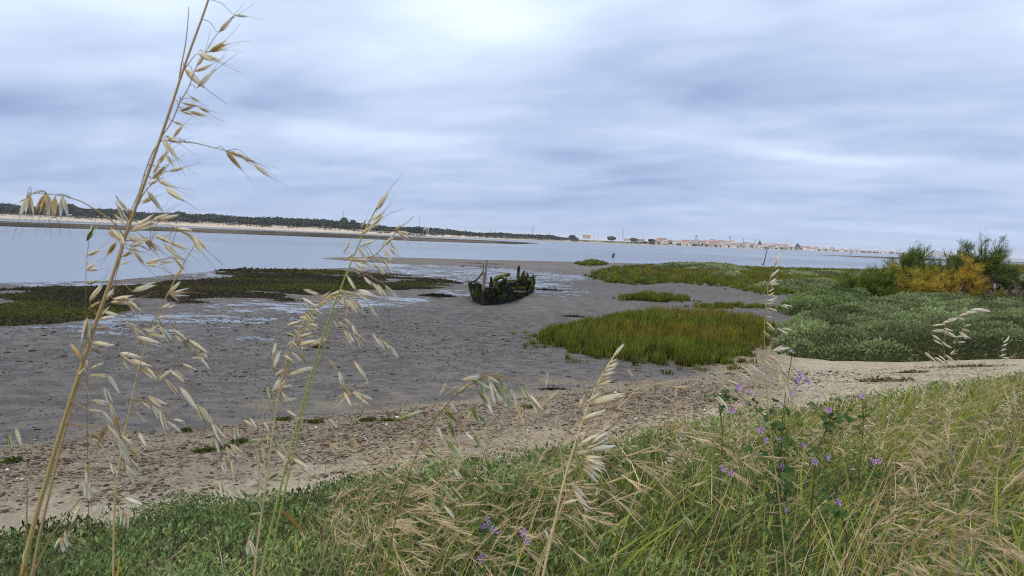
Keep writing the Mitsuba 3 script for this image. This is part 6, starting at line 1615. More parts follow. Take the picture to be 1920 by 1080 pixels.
oat('wild_oat', 'arching green wild oat over the beach debris with yellow green hanging spikelets',
    [[[-0.122,0.798,3.633],[-0.12,0.799,3.655],[-0.112,0.802,3.701],[-0.107,0.804,3.727],[-0.103,0.805,3.741],[-0.098,0.806,3.755],[-0.092,0.807,3.772],[-0.088,0.808,3.784],[-0.08,0.808,3.797],[-0.076,0.809,3.807],[-0.069,0.81,3.818],[-0.062,0.81,3.825],[-0.054,0.811,3.832],[-0.046,0.811,3.839],[-0.04,0.811,3.844],[-0.034,0.812,3.849],[-0.027,0.812,3.852]]],
    [[[-0.055,0.811,3.832],[-0.041,0.811,3.842],[-0.024,0.812,3.85],[-0.01,0.812,3.852],[0.004,0.812,3.847],[0.013,0.811,3.844]], [[-0.034,0.812,3.849],[-0.016,0.812,3.854],[0.001,0.812,3.852],[0.018,0.812,3.845]], [[-0.077,0.819,3.805],[-0.066,0.819,3.811],[-0.057,0.819,3.809],[-0.046,0.818,3.795]], [[-0.093,0.817,3.769],[-0.084,0.817,3.773],[-0.075,0.817,3.768],[-0.066,0.816,3.754],[-0.06,0.815,3.743]]],
    [[-0.048,0.797,3.849,-0.031,0.788,3.855],[-0.039,0.796,3.851,-0.022,0.794,3.844],[-0.053,0.809,3.832,-0.04,0.813,3.842],[-0.022,0.804,3.853,-0.01,0.813,3.841],[-0.013,0.838,3.849,-0.003,0.845,3.833],[-0.008,0.827,3.84,0.003,0.829,3.817],[-0.014,0.814,3.842,-0.001,0.819,3.827],[-0.019,0.8,3.847,-0.008,0.801,3.825],[0.003,0.826,3.837,0.011,0.825,3.819],[0.013,0.794,3.845,0.024,0.785,3.835],[0.023,0.777,3.841,0.034,0.773,3.825],[-0.031,0.818,3.836,-0.019,0.822,3.817],[-0.026,0.828,3.83,-0.016,0.823,3.811],[-0.069,0.844,3.809,-0.054,0.839,3.793],[-0.039,0.827,3.815,-0.03,0.818,3.8],[-0.033,0.83,3.806,-0.02,0.833,3.796],[-0.065,0.846,3.793,-0.057,0.852,3.774],[-0.115,0.824,3.798,-0.095,0.831,3.806],[-0.101,0.827,3.779,-0.086,0.83,3.789],[-0.08,0.784,3.783,-0.068,0.783,3.771],[-0.088,0.838,3.757,-0.073,0.833,3.756],[-0.065,0.846,3.772,-0.053,0.846,3.756],[-0.055,0.799,3.782,-0.045,0.788,3.77],[-0.042,0.799,3.794,-0.034,0.792,3.788],[-0.034,0.82,3.786,-0.025,0.827,3.77],[-0.068,0.839,3.751,-0.059,0.84,3.733],[-0.053,0.796,3.756,-0.043,0.788,3.746],[-0.067,0.82,3.73,-0.056,0.82,3.714],[-0.057,0.822,3.729,-0.044,0.818,3.713],[-0.065,0.834,3.702,-0.053,0.827,3.692],[-0.076,0.788,3.723,-0.066,0.782,3.715],[-0.072,0.813,3.719,-0.065,0.82,3.707],[-0.058,0.783,3.828,-0.051,0.785,3.817],[-0.029,0.833,3.838,-0.021,0.827,3.823],[-0.07,0.773,3.805,-0.063,0.773,3.791]],
    [('green', 6), ('pale', 1.5)], 207, .0014, ((.055, .075, .02), (.085, .085, .03)))
oat('wild_oat', 'stout dry tan oat with thick pale stem, its head reaching up to the cordgrass',
    [[[0.053,0.973,3.556],[0.064,0.976,3.61],[0.072,0.979,3.655],[0.075,0.981,3.683],[0.079,0.982,3.699],[0.084,0.983,3.712],[0.09,0.985,3.737],[0.097,0.987,3.763],[0.102,0.988,3.78],[0.107,0.989,3.794],[0.112,0.99,3.808],[0.12,0.991,3.829],[0.125,0.991,3.838],[0.13,0.992,3.845],[0.136,0.993,3.853]]],
    [[[0.084,0.983,3.712],[0.096,0.983,3.712],[0.11,0.983,3.715]], [[0.079,0.982,3.697],[0.09,0.982,3.69],[0.102,0.981,3.677]], [[0.094,0.986,3.751],[0.104,0.986,3.76],[0.114,0.987,3.767]]],
    [[0.139,1.025,3.846,0.152,1.034,3.861],[0.131,1.014,3.838,0.145,1.013,3.845],[0.125,0.984,3.838,0.138,0.985,3.843],[0.127,1.031,3.824,0.142,1.028,3.831],[0.117,0.969,3.829,0.133,0.971,3.835],[0.12,1.036,3.804,0.14,1.03,3.814],[0.111,0.944,3.825,0.126,0.937,3.835],[0.107,0.994,3.788,0.145,0.997,3.8],[0.095,0.956,3.775,0.121,0.95,3.79],[0.094,0.997,3.78,0.105,1.001,3.796],[0.095,1.006,3.776,0.098,1.012,3.79],[0.103,0.945,3.803,0.115,0.946,3.813],[0.106,1.02,3.759,0.122,1.029,3.764],[0.095,0.969,3.769,0.111,0.976,3.775],[0.089,1.0,3.741,0.105,1.009,3.746],[0.094,0.958,3.744,0.117,0.963,3.756],[0.095,1.018,3.724,0.11,1.018,3.731],[0.099,0.944,3.73,0.122,0.938,3.725],[0.1,0.95,3.725,0.12,0.941,3.717],[0.099,0.949,3.72,0.118,0.95,3.706],[0.1,0.945,3.732,0.122,0.95,3.729],[0.103,1.006,3.699,0.123,1.011,3.681],[0.087,1.013,3.703,0.097,1.017,3.696],[0.083,1.024,3.684,0.095,1.033,3.689],[0.077,0.994,3.689,0.09,1.003,3.679],[0.074,0.941,3.672,0.091,0.933,3.681],[0.066,0.937,3.673,0.063,0.932,3.686],[0.09,0.969,3.681,0.11,0.966,3.656],[0.088,0.999,3.681,0.108,1.003,3.662],[0.095,0.939,3.677,0.109,0.937,3.667],[0.112,0.984,3.658,0.125,0.982,3.668],[0.115,0.943,3.682,0.119,0.946,3.692],[0.061,0.964,3.618,0.055,0.969,3.629],[0.069,0.976,3.614,0.064,0.986,3.622],[0.11,1.028,3.72,0.137,1.021,3.734],[0.112,1.01,3.722,0.144,1.015,3.728],[0.104,0.965,3.741,0.127,0.958,3.757],[0.09,0.982,3.725,0.105,0.979,3.729]],
    [('straw', 6), ('pale', 2), ('gold', 1)], 208, .0036, ((.60, .49, .28), (.56, .46, .25)))
oat('wild_oat', 'tall lone wild oat with a straight thin stem in front of the cordgrass and purslane',
    [[[0.742,1.948,3.15],[0.727,1.956,3.266],[0.708,1.964,3.389],[0.688,1.971,3.499],[0.681,1.974,3.544],[0.673,1.979,3.608],[0.665,1.983,3.67],[0.659,1.987,3.734],[0.657,1.988,3.759],[0.656,1.991,3.796],[0.656,1.994,3.842],[0.659,1.997,3.887],[0.663,1.999,3.922],[0.674,2.001,3.953],[0.682,2.002,3.969]]],
    [], [[0.692,2.049,3.954,0.71,2.059,3.985],[0.657,1.976,3.924,0.679,1.973,3.948],[0.664,1.998,3.907,0.681,2.003,3.92],[0.686,2.056,3.901,0.704,2.058,3.913],[0.658,1.957,3.908,0.676,1.954,3.911],[0.685,2.066,3.882,0.702,2.067,3.894],[0.632,1.907,3.886,0.655,1.905,3.88],[0.643,1.943,3.867,0.665,1.947,3.872],[0.631,1.91,3.862,0.645,1.905,3.865],[0.632,1.914,3.852,0.66,1.913,3.845],[0.692,2.09,3.831,0.705,2.091,3.823],[0.686,1.972,3.855,0.711,1.98,3.849],[0.673,1.913,3.861,0.696,1.91,3.858],[0.68,2.054,3.803,0.693,2.043,3.794],[0.681,2.044,3.792,0.697,2.04,3.781],[0.635,1.895,3.812,0.648,1.889,3.801],[0.651,1.982,3.787,0.666,1.979,3.772],[0.69,1.994,3.794,0.711,1.985,3.784],[0.682,1.935,3.8,0.707,1.944,3.797],[0.674,1.975,3.734,0.705,1.976,3.752],[0.661,1.905,3.747,0.69,1.901,3.756],[0.689,2.083,3.817,0.708,2.087,3.812],[0.663,1.998,3.875,0.676,1.99,3.887]],
    [('pale', 4), ('straw', 3)], 209, .0024, ((.30, .24, .10), (.36, .28, .13)))
oat('wild_oat', 'cluster headed wild oat bending left beside the mallow top',
    [[[0.878,2.264,3.38],[0.861,2.27,3.474],[0.849,2.274,3.537],[0.837,2.278,3.584],[0.826,2.28,3.623],[0.812,2.282,3.654],[0.793,2.283,3.674],[0.769,2.284,3.682]]],
    [[[0.826,2.28,3.623],[0.795,2.281,3.637],[0.755,2.282,3.652],[0.715,2.282,3.655],[0.683,2.282,3.648]], [[0.819,2.281,3.643],[0.778,2.283,3.673],[0.738,2.283,3.668]], [[0.837,2.277,3.576],[0.773,2.279,3.605],[0.708,2.28,3.626],[0.654,2.279,3.604],[0.623,2.277,3.575]]],
    [[0.761,2.259,3.684,0.792,2.264,3.67],[0.758,2.269,3.675,0.782,2.269,3.661],[0.781,2.375,3.657,0.806,2.377,3.636],[0.747,2.314,3.662,0.769,2.303,3.642],[0.681,2.174,3.671,0.706,2.178,3.653],[0.698,2.262,3.656,0.72,2.269,3.638],[0.711,2.356,3.637,0.74,2.363,3.616],[0.69,2.254,3.646,0.717,2.262,3.626],[0.742,2.34,3.633,0.768,2.346,3.613],[0.713,2.201,3.651,0.739,2.205,3.63],[0.675,2.262,3.624,0.702,2.271,3.608],[0.727,2.393,3.607,0.749,2.386,3.592],[0.647,2.261,3.607,0.675,2.255,3.592],[0.636,2.271,3.589,0.663,2.266,3.575],[0.807,2.321,3.655,0.825,2.311,3.63],[0.776,2.207,3.67,0.795,2.204,3.645],[0.771,2.184,3.661,0.794,2.181,3.644],[0.641,2.366,3.533,0.672,2.372,3.513],[0.605,2.207,3.569,0.63,2.195,3.542],[0.843,2.356,3.618,0.859,2.362,3.581],[0.831,2.303,3.619,0.843,2.293,3.584],[0.798,2.219,3.622,0.809,2.225,3.585],[0.842,2.38,3.614,0.847,2.369,3.579],[0.802,2.207,3.612,0.808,2.203,3.574]],
    [('pale', 4), ('straw', 3)], 210, .0014, ((.34, .27, .13), (.40, .32, .16)))
oat('wild_oat', 'arching wild oat with pale spikelets in front of the purslane mound',
    [[[1.399,2.37,3.473],[1.388,2.375,3.538],[1.372,2.379,3.604],[1.358,2.382,3.653],[1.345,2.386,3.702],[1.34,2.388,3.743],[1.348,2.391,3.781],[1.369,2.392,3.802],[1.393,2.393,3.816],[1.417,2.394,3.827]]],
    [[[1.345,2.386,3.702],[1.322,2.388,3.734],[1.309,2.389,3.753]], [[1.34,2.388,3.734],[1.371,2.389,3.756],[1.396,2.388,3.737]], [[1.349,2.384,3.685],[1.315,2.385,3.697],[1.295,2.386,3.703]]],
    [[1.321,2.336,3.804,1.352,2.342,3.813],[1.407,2.364,3.838,1.471,2.369,3.837],[1.358,2.31,3.831,1.389,2.311,3.837],[1.454,2.507,3.807,1.487,2.511,3.815],[1.253,2.293,3.79,1.285,2.285,3.797],[1.358,2.426,3.786,1.398,2.424,3.803],[1.363,2.361,3.815,1.388,2.36,3.806],[1.356,2.41,3.774,1.382,2.419,3.762],[1.371,2.329,3.792,1.394,2.331,3.795],[1.368,2.334,3.782,1.386,2.334,3.776],[1.336,2.445,3.759,1.367,2.438,3.763],[1.334,2.386,3.771,1.359,2.389,3.755],[1.289,2.272,3.776,1.318,2.277,3.76],[1.38,2.37,3.768,1.407,2.369,3.751],[1.398,2.415,3.747,1.424,2.421,3.75],[1.25,2.283,3.764,1.274,2.282,3.751],[1.254,2.278,3.75,1.279,2.274,3.736],[1.318,2.351,3.738,1.337,2.34,3.723],[1.349,2.339,3.732,1.356,2.339,3.747],[1.411,2.425,3.729,1.44,2.433,3.731],[1.328,2.356,3.73,1.35,2.356,3.721],[1.396,2.436,3.689,1.42,2.445,3.699],[1.346,2.493,3.686,1.379,2.501,3.661],[1.28,2.337,3.693,1.298,2.329,3.674],[1.388,2.488,3.679,1.406,2.478,3.663],[1.312,2.372,3.686,1.349,2.376,3.665],[1.356,2.392,3.693,1.382,2.388,3.674],[1.403,2.484,3.649,1.425,2.481,3.665]],
    [('pale', 5), ('straw', 3)], 211, .0012, ((.26, .24, .09), (.36, .30, .15)))
oat('wild_oat', 'upright wild oat with a narrow pale head at the far right before the purslane',
    [[[1.552,2.469,3.455],[1.563,2.474,3.524],[1.574,2.479,3.593],[1.582,2.482,3.645],[1.589,2.485,3.689],[1.596,2.487,3.718],[1.604,2.488,3.736]]], [],
    [[1.611,2.501,3.729,1.625,2.508,3.746],[1.535,2.397,3.737,1.549,2.395,3.748],[1.59,2.485,3.716,1.61,2.487,3.726],[1.54,2.413,3.709,1.558,2.413,3.717],[1.514,2.375,3.696,1.53,2.367,3.706],[1.568,2.445,3.684,1.585,2.438,3.685],[1.655,2.599,3.648,1.67,2.595,3.661],[1.543,2.427,3.66,1.57,2.433,3.667],[1.613,2.542,3.633,1.628,2.537,3.638],[1.624,2.563,3.615,1.643,2.566,3.626],[1.554,2.452,3.618,1.576,2.455,3.625]],
    [('pale', 5), ('straw', 3)], 212, .0013, ((.30, .26, .11), (.38, .31, .16)))

rng = np.random.default_rng(303)


def free_oat(name, label, x, y, h, lean, n, seed, cols, group=None, ang=None, droop=.5):
    """A wild oat growing at (x, y) on the bank, height h, its head nodding with the wind."""
    rg = np.random.default_rng(seed)
    z = float(ground_z(np.array([x]), np.array([y]))[0])
    a = rg.uniform(-.6, .9) if ang is None else ang
    dx = np.array([math.cos(a), math.sin(a), 0])
    C = [np.array([x, y, z - .02]) + dx * lean * h * t ** 2.2 + np.array([0, 0, h * (t - .10 * droop * t ** 4)]) for t in np.linspace(0, 1, 9)]
    S = smooth_path(C, 40)
    sp, br = [], []
    for q in range(n):
        t = rg.uniform(.52, 1.0)
        o = S[int(t * 39)]
        w = unit(np.r_[rg.normal(size=2) * .6 + dx[:2] * 1.0, rg.uniform(-.5, .4)])
        r = rg.uniform(.01, .075) * (1.5 - t)
        f_ = o + w * r + [0, 0, .01]
        L = rg.uniform(.022, .032)
        e = unit(w + [0, 0, rg.uniform(-1.1, .2)])
        sp.append(np.r_[f_, f_ + e * L].tolist())
    return oat(name, label, [np.array(C).tolist()], br, sp, cols, seed, .0012 + .0004 * rg.random(), ((.26, .22, .07), (.40, .32, .15)), group)




def oat_words(q, x, y, h, lean):
    v = .816 * y + .578 * x
    where = ('below the front mallow' if v < 3.2 else 'between the front mallow and the tall mallow' if v < 5.0 else 'in the grass under the tall mallow' if v < 6.6 else 'in the grass right of the tall mallow' if v < 9 else 'in the grass high up along the bank')
    how = ('short ' if h < .64 else 'tall ' if h > .76 else '') + ('upright' if lean < .25 else 'strongly nodding' if lean > .36 else 'leaning')
    return f'pale wild oat, {how}, {where}', f'pale wild oats, {how}, {where}'


for q, (x, y) in enumerate([[1.04,4.85],[0.99,5.13],[1.17,4.73],[0.85,5.07],[1.34,4.88],[1.61,5.16],[0.95,4.23],[0.82,4.29],[1.64,4.87],[2.28,5.24],[2.25,4.85],[2.74,5.51],[1.86,4.72],[2.62,4.89],[1.23,4.26],[3.27,5.7],[3.31,5.36],[3.87,5.9],[3.17,6.07],[3.21,4.96],[1.16,5.79],[1.52,5.78],[1.9,6.03],[2.89,6.31],[3.57,6.41],[4.32,6.84],[4.74,7.07],[1.62,4.3],[-0.12,4.27],[-0.26,4.65],[0.0,4.51],[0.56,4.34],[-0.71,4.06],[-0.49,4.16],[3.51,5.18],[2.66,4.48],[2.19,4.36],[1.87,4.33]]):
    h, lean = rng.uniform(.55, .85), rng.uniform(.15, .45)
    lab, grp = oat_words(q, x, y, h, lean)
    free_oat('wild_oat', lab, x, y, h, lean, int(rng.uniform(18, 34)), 400 + q, [('pale', 4), ('straw', 4), ('green', .8)], grp)
G2 = 'wild oats along the crest of the bank at the right'
for q, (x, y) in enumerate([[8.94,13.59],[8.12,12.81],[10.06,15.02],[7.45,12.13],[6.88,12.02],[6.05,11.53],[7.91,11.86],[5.28,10.93],[8.99,13.18]]):
    free_oat('wild_oat', 'pale wild oat rising over the sand along the bank edge', x, y, rng.uniform(.6, .9), rng.uniform(.1, .35), int(rng.uniform(12, 22)), 460 + q, [('pale', 5), ('straw', 4)], G2)


# ---------------------------------------------------------------- brome: dry brush-like heads
def brome_head(rg, n=11, L=.20):
    m = Mesh()
    C = smooth_path([[0, 0, 0], [.04, 0, .10], [.11, 0, .16], [.19, 0, .17]], 16)
    m.add(*tube(C, np.linspace(.0009, .0004, 16), 3), (.42, .30, .15))
    B, D, LL = [], [], []
    for q in range(n):
        t = q / n
        o = C[int(t * 15)]
        tg = unit(np.r_[1.0, rg.normal(0, .55), rg.uniform(-.7, .55)])
        r = rg.uniform(.02, .06)
        e = o + tg * r
        m.add(*tube([o, o + tg * r * .5 + [0, 0, .006], e], .00045, 3), (.42, .30, .15))
        for s in range(7):
            B.append(e + tg * .006 * s)
            D.append(tg + rg.normal(0, .13, 3))
            LL.append(rg.uniform(.035, .065) if s < 4 else rg.uniform(.015, .03))
    k = len(B)
    m.add(*blades(rg, np.array(B), np.array(LL), .0024, np.array(D), np.zeros(3), 2, np.array([.64, .52, .32]) * rg.uniform(.75, 1.3, (k, 1)), np.array([.52, .41, .25]) * rg.uniform(.8, 1.2, (k, 1))))
    M_, C_ = m.get()
    return M_, C_


HEADS = []
for q in range(5):
    M_, C_ = brome_head(np.random.default_rng(70 + q), 9 + q)
    HEADS.append((M_, C_, ply(M_, 'plant', color=C_)))


def turn(yaw, pitch, roll):
    c, s = math.cos(yaw), math.sin(yaw)
    A = np.array([[c, -s, 0], [s, c, 0], [0, 0, 1]])
    c, s = math.cos(pitch), math.sin(pitch)
    B = np.array([[c, 0, s], [0, 1, 0], [-s, 0, c]])
    c, s = math.cos(roll), math.sin(roll)
    return A @ B @ np.array([[1, 0, 0], [0, c, -s], [0, s, c]])


def brome(label, x, y, h, ang, seed, group, scale=1.0):
    rg = np.random.default_rng(seed)
    z = float(ground_z(np.array([x]), np.array([y]))[0])
    k = new('brome_grass', label, 'grass stalk', group)
    dx = np.array([math.cos(ang), math.sin(ang), 0])
    C = smooth_path([[x, y, z - .02], np.array([x, y, z]) + dx * .06 * h + [0, 0, h * .55], np.array([x, y, z]) + dx * .22 * h + [0, 0, h]], 14)
    V, F_ = tube(C, np.linspace(.0014, .0009, 14), 5)
    Mesh().add(V, F_, np.array([.50, .38, .19]) * rg.uniform(.8, 1.2)).put(k + '__stem', 'matte')
    M = np.eye(4)
    M[:3, :3] = turn(ang + rg.uniform(-.5, .5), rg.normal(0, .38), rg.normal(0, .3)) * scale * rg.uniform(.75, 1.25)
    M[:3, 3] = C[-1]
    q = rg.integers(5)
    copy_of(k + '__seed_head', f'brome_{q}', HEADS[q][2], T(M.tolist()))
    labels[k + '__seed_head'] = {'kind': 'stuff'}


rng = np.random.default_rng(909)
for lab, grp, spots, h0, h1 in (
        ('dry brush headed grass bending over the purslane near the double stem oat', 'dry brush grass in front of the oat stems', [[-0.93,3.47],[-0.83,3.39],[-0.78,3.48],[-0.71,3.38],[-0.69,3.52],[-0.78,3.29],[-0.94,3.32],[-0.59,3.36],[-0.53,3.45],[-0.83,3.2],[-0.68,3.22]], .42, .75),
        ('dry brush headed grass arching beside the small front mallow', 'dry brush grass beside the front mallow', [[-0.29,3.77],[-0.35,3.61],[-0.19,3.57],[-0.45,3.76],[-0.08,3.52],[-0.01,3.87],[0.12,3.54]], .4, .7),
        ('dry brush headed grass sweeping right in the thick bank grass', 'dry brush grass in the thick bank grass', [[2.29,4.52],[2.31,4.36],[2.11,4.26],[2.26,4.14],[1.95,4.17],[2.46,4.37],[2.41,4.15],[1.96,4.01],[1.89,4.31],[1.38,4.05],[1.6,4.44],[1.6,4.17],[1.86,4.55],[2.77,4.57],[2.74,4.26],[3.0,4.43]], .35, .62),
        ('dry brush headed grass around the flowering mallow', 'dry brush grass around the tall mallow', [[2.94,6.81],[3.27,7.02],[1.83,6.1],[1.8,6.51],[1.56,6.06],[3.37,6.72],[3.07,7.34],[3.38,6.36]], .45, .8),
        ('dry brush headed grass along the upper edge of the bank', 'dry brush grass along the bank edge', [[6.24,11.17],[6.68,11.24],[7.34,11.69],[7.38,11.37],[7.9,11.79],[5.95,10.24],[6.35,10.3],[5.48,10.44],[4.98,10.08],[4.53,9.63],[4.57,10.01],[6.72,10.1],[6.31,9.78]], .25, .5)):
    for q, (x, y) in enumerate(spots):
        brome(lab, x, y, rng.uniform(h0, h1), rng.uniform(-1.0, 1.0), 1000 + q + 50 * len(labels) % 997, grp, rng.uniform(*((1.0, 1.5) if 'sweeping' in lab or 'bending' in lab else (.9, 1.5) if 'edge' not in lab else (.6, .9))))
# the big bleached fans nearest to the eye
for lab, grp, heads, sc in (
        ('large bleached brush grass fan in the near right grass, sweeping to the right', 'large bleached fans in the near right grass', [[0.984,2.154,3.223],[1.043,2.157,3.271],[1.097,2.155,3.243],[1.019,2.151,3.187],[1.078,2.149,3.159],[1.137,2.152,3.192],[1.193,2.148,3.141],[0.957,2.149,3.146],[1.126,2.146,3.108],[1.05,2.146,3.105],[1.211,2.154,3.233],[1.004,2.146,3.111],[0.939,2.152,3.199],[1.083,2.152,3.205],[1.154,2.149,3.147]], 1.1),
        ('bleached brush grass fan streaming over the purslane beside the double stem oat', 'bleached fans streaming beside the double stem oat', [[-0.45,1.666,3.43],[-0.414,1.665,3.42],[-0.378,1.664,3.398],[-0.43,1.663,3.378],[-0.394,1.662,3.362],[-0.352,1.661,3.352],[-0.325,1.665,3.406],[-0.445,1.659,3.325],[-0.398,1.658,3.309],[-0.338,1.658,3.3],[-0.293,1.66,3.337],[-0.279,1.657,3.285],[-0.372,1.656,3.269],[-0.414,1.656,3.279],[-0.47,1.661,3.359]], .85),
        ('bleached brush grass fan rising under the tall mallow', 'bleached fans under the tall mallow', [[0.653,2.36,3.308],[0.626,2.362,3.34],[1.064,2.364,3.375],[1.098,2.362,3.344],[1.121,2.365,3.394],[1.164,2.363,3.363],[1.029,2.367,3.424],[1.149,2.36,3.321],[1.084,2.359,3.294]], .8),
        ('bleached brush grass fan leaning over the beach edge before the stout dry oat', 'bleached fans at the beach edge by the stout dry oat', [[-0.042,1.474,3.548],[-0.022,1.475,3.57],[-0.005,1.473,3.534],[0.015,1.474,3.561],[-0.066,1.472,3.521],[0.168,1.477,3.609],[0.189,1.476,3.589]], .95),
        ('bleached brush grass fan beside the small front mallow', 'bleached fans beside the front mallow', [[-0.199,1.66,3.341],[-0.166,1.662,3.372],[-0.185,1.657,3.289],[-0.15,1.656,3.273],[-0.226,1.656,3.27],[-0.127,1.657,3.297]], .95)):
    for q, (x, y, z) in enumerate(heads):
        zg = float(ground_z(np.array([x]), np.array([y]))[0])
        brome(lab, x - .05, y + .02, z - zg - .06, rng.uniform(-.7, .6), 5000 + q + int(100 * sc), grp, rng.uniform(.8, 1.3) * sc)
# many more heads standing too thick to tell apart
m = Mesh()
p, u, v = bank_edge(rng, 9000, -.5, 7.8, -3, 26)
d = np.linalg.norm(p, axis=1)
ok = (rng.random(len(p)) < np.clip((4.0 / d) ** 1.2, 0, 1)) & (rng.random(len(p)) < (grass_mask(p) - .3) * 1.1) & (d > 2.6) & (n2(p[:, 0], p[:, 1], .5, 33, 3) > .42)
p = p[ok][:240]
z = ground_z(p[:, 0], p[:, 1], True)
for (x, y), zz in zip(p, z):
    q = rng.integers(5)
    V, F_ = HEADS[q][0]
    C_ = HEADS[q][1]
    R_ = turn(rng.normal(.1, .9), rng.normal(0, .45), rng.normal(0, .4))
    h = rng.uniform(.22, .6)
    o = np.array([x + .1 * h, y, zz + h])
    m.add((V * rng.uniform(.8, 1.5)) @ R_.T + o, F_, C_ * rng.uniform(.7, 1.15))
    m.add(*tube(smooth_path([[x, y, zz], [x + .02, y, zz + h * .6], o], 6), .0011, 3), (.48, .37, .19))
m.put('brome_grass_mass', kind='stuff', label='mass of dry brush headed grass through the bank')

# a few broad fresh blades crossing the grass
for q, (P, w, c_, lab) in enumerate((([[1.289,2.053,3.223],[1.331,2.056,3.261],[1.387,2.058,3.3],[1.45,2.061,3.346],[1.514,2.064,3.385]], .011, (.17, .24, .08), 'broad pale green blade slanting across the right corner'), ([[1.323,2.25,3.169],[1.336,2.255,3.241],[1.351,2.258,3.289],[1.366,2.261,3.329]], .014, (.16, .22, .09), 'broad upright grey green blade in the thick grass'),
                                  ([[1.371,2.252,3.203],[1.378,2.256,3.258],[1.386,2.259,3.298],[1.391,2.261,3.338]], .012, (.17, .24, .17), 'bluish green broad blade beside the grey green one'), ([[1.286,2.149,3.153],[1.287,2.152,3.198],[1.288,2.155,3.247]], .012, (.36, .34, .03), 'short yellow blade below the broad green ones'),
                                  ([[-0.204,1.167,3.462],[-0.248,1.171,3.522],[-0.291,1.174,3.561],[-0.333,1.175,3.584]], .004, (.16, .22, .06), 'long thin green blade crossing behind the double stem oat'), ([[-0.53,1.264,3.404],[-0.482,1.266,3.446],[-0.448,1.268,3.474],[-0.4,1.271,3.521]], .005, (.17, .25, .07), 'long green blade leaning right over the purslane'),
                                  ([[-0.493,0.777,3.631],[-0.484,0.779,3.657],[-0.474,0.78,3.674],[-0.459,0.782,3.696],[-0.437,0.783,3.711]], .004, (.34, .24, .11), 'dry tan leaf curling across the tallest oat stem'), ([[-0.513,0.777,3.621],[-0.506,0.778,3.633],[-0.497,0.778,3.641],[-0.49,0.778,3.639]], .010, (.26, .13, .05), 'brown withered leaf at the base of the tallest oat'),
                                  ([[-0.614,0.975,3.584],[-0.615,0.977,3.619],[-0.615,0.978,3.639],[-0.616,0.98,3.656]], .006, (.24, .22, .06), 'short olive blade standing beside the tallest oat stem'), ([[-0.498,0.971,3.534],[-0.496,0.972,3.548],[-0.493,0.974,3.565]], .007, (.62, .33, .03), 'bright orange yellow blade tip at the foot of the drooping oat'))):
    k = new('grass_blade', lab, 'grass blade')
    rg = np.random.default_rng(q)
    P = np.array(P)
    g_ = P[0] - (P[-1] - P[0]) * .25
    zg = float(ground_z(g_[:1], g_[1:2])[0])
    P = np.vstack([[g_[0], g_[1], zg], P])
    S = smooth_path(P, 22)
    t = np.linspace(0, 1, 22)
    tg = unit(np.gradient(S, axis=0))
    sd = unit(np.cross(tg, [0.3, 1, .2]))
    ww = w * np.clip(1.15 - t, 0.02, 1) ** .6
    up = np.cross(sd, tg)
    V = np.stack([S - sd * ww[:, None] / 2 + up * ww[:, None] * .2, S, S + sd * ww[:, None] / 2 + up * ww[:, None] * .2], 1).reshape(-1, 3)
    f = [[a * 3 + b_, a * 3 + b_ + 1, a * 3 + b_ + 4, a * 3 + b_ + 3] for a in range(21) for b_ in (0, 1)]
    Mesh().add(V, np.array(f), np.array(c_) * (.85 + .3 * rg.random((len(V), 1)))).put(k + '__blade')


# ---------------------------------------------------------------- mallows
def mallow_leaf(rg):
    """A rounded, shallowly five lobed leaf, one metre across, stalk at the origin."""
    n_ = 26
    a = np.linspace(-2.75, 2.75, n_)
    r = .5 * (.80 + .22 * np.abs(np.cos(a * 1.35))) * (1 + .03 * rg.normal(size=n_))
    z = .10 * np.cos(a * 2.7) + .05 * rg.normal(size=n_)
    V = np.vstack([[0, 0, 0], np.c_[r * np.cos(a) * .55, r * np.sin(a) * .55, z * .5 + .05], np.c_[r * np.cos(a), r * np.sin(a), z]])
    f = [[0, i + 1, i + 2] for i in range(n_ - 1)]
    f2 = [[i + 1, n_ + i + 1, n_ + i + 2, i + 2] for i in range(n_ - 1)]
    f2 = np.array(f2)
    F_ = np.vstack([f, f2[:, [0, 1, 2]], f2[:, [0, 2, 3]]])
    c = np.vstack([[.10, .13, .05], np.tile([.085, .150, .048], (n_, 1)), np.tile([.095, .165, .055], (n_, 1))]) * rg.uniform(.8, 1.25, (2 * n_ + 1, 1))
    return V, F_, c


def mallow_flower(rg, cup):
    """Five notched petals with dark veins, one metre across, facing z."""
    m = Mesh()
    for q in range(5):
        a = q * 1.2566
        u_, w_ = np.meshgrid(np.linspace(0, 1, 6), np.linspace(-1, 1, 5), indexing='ij')
        wid = .03 + .145 * u_ ** .9
        rr = u_ * .5 * (1 - .10 * (u_ > .99) * (np.abs(w_) < .3))
        x, y = rr, w_ * wid
        z = cup * rr ** 1.3 + .05 * w_ ** 2 * u_
        V = np.stack([x * math.cos(a) - y * math.sin(a), x * math.sin(a) + y * math.cos(a), z + .006 * q], -1).reshape(-1, 3)
        f = [[i * 5 + j, (i + 1) * 5 + j, (i + 1) * 5 + j + 1, i * 5 + j + 1] for i in range(5) for j in range(4)]
        c = np.where((np.abs(w_) < .3)[..., None], [.36, .15, .48], [.62, .38, .78]) * (.8 + .25 * u_[..., None])
        m.add(V, np.array(f), c.reshape(-1, 3))
    V, F_ = tube([[0, 0, 0], [0, 0, .16]], [.035, .05], 6)
    m.add(V, F_, (.65, .55, .62))
    for q in range(5):
        a = q * 1.2566 + .6
        m.add(*leaves(rg, np.array([[0, 0, -.05]]), np.array([[math.cos(a), math.sin(a), .3]]), .3, .16, np.array([[.09, .13, .045]])))
    return m.get()


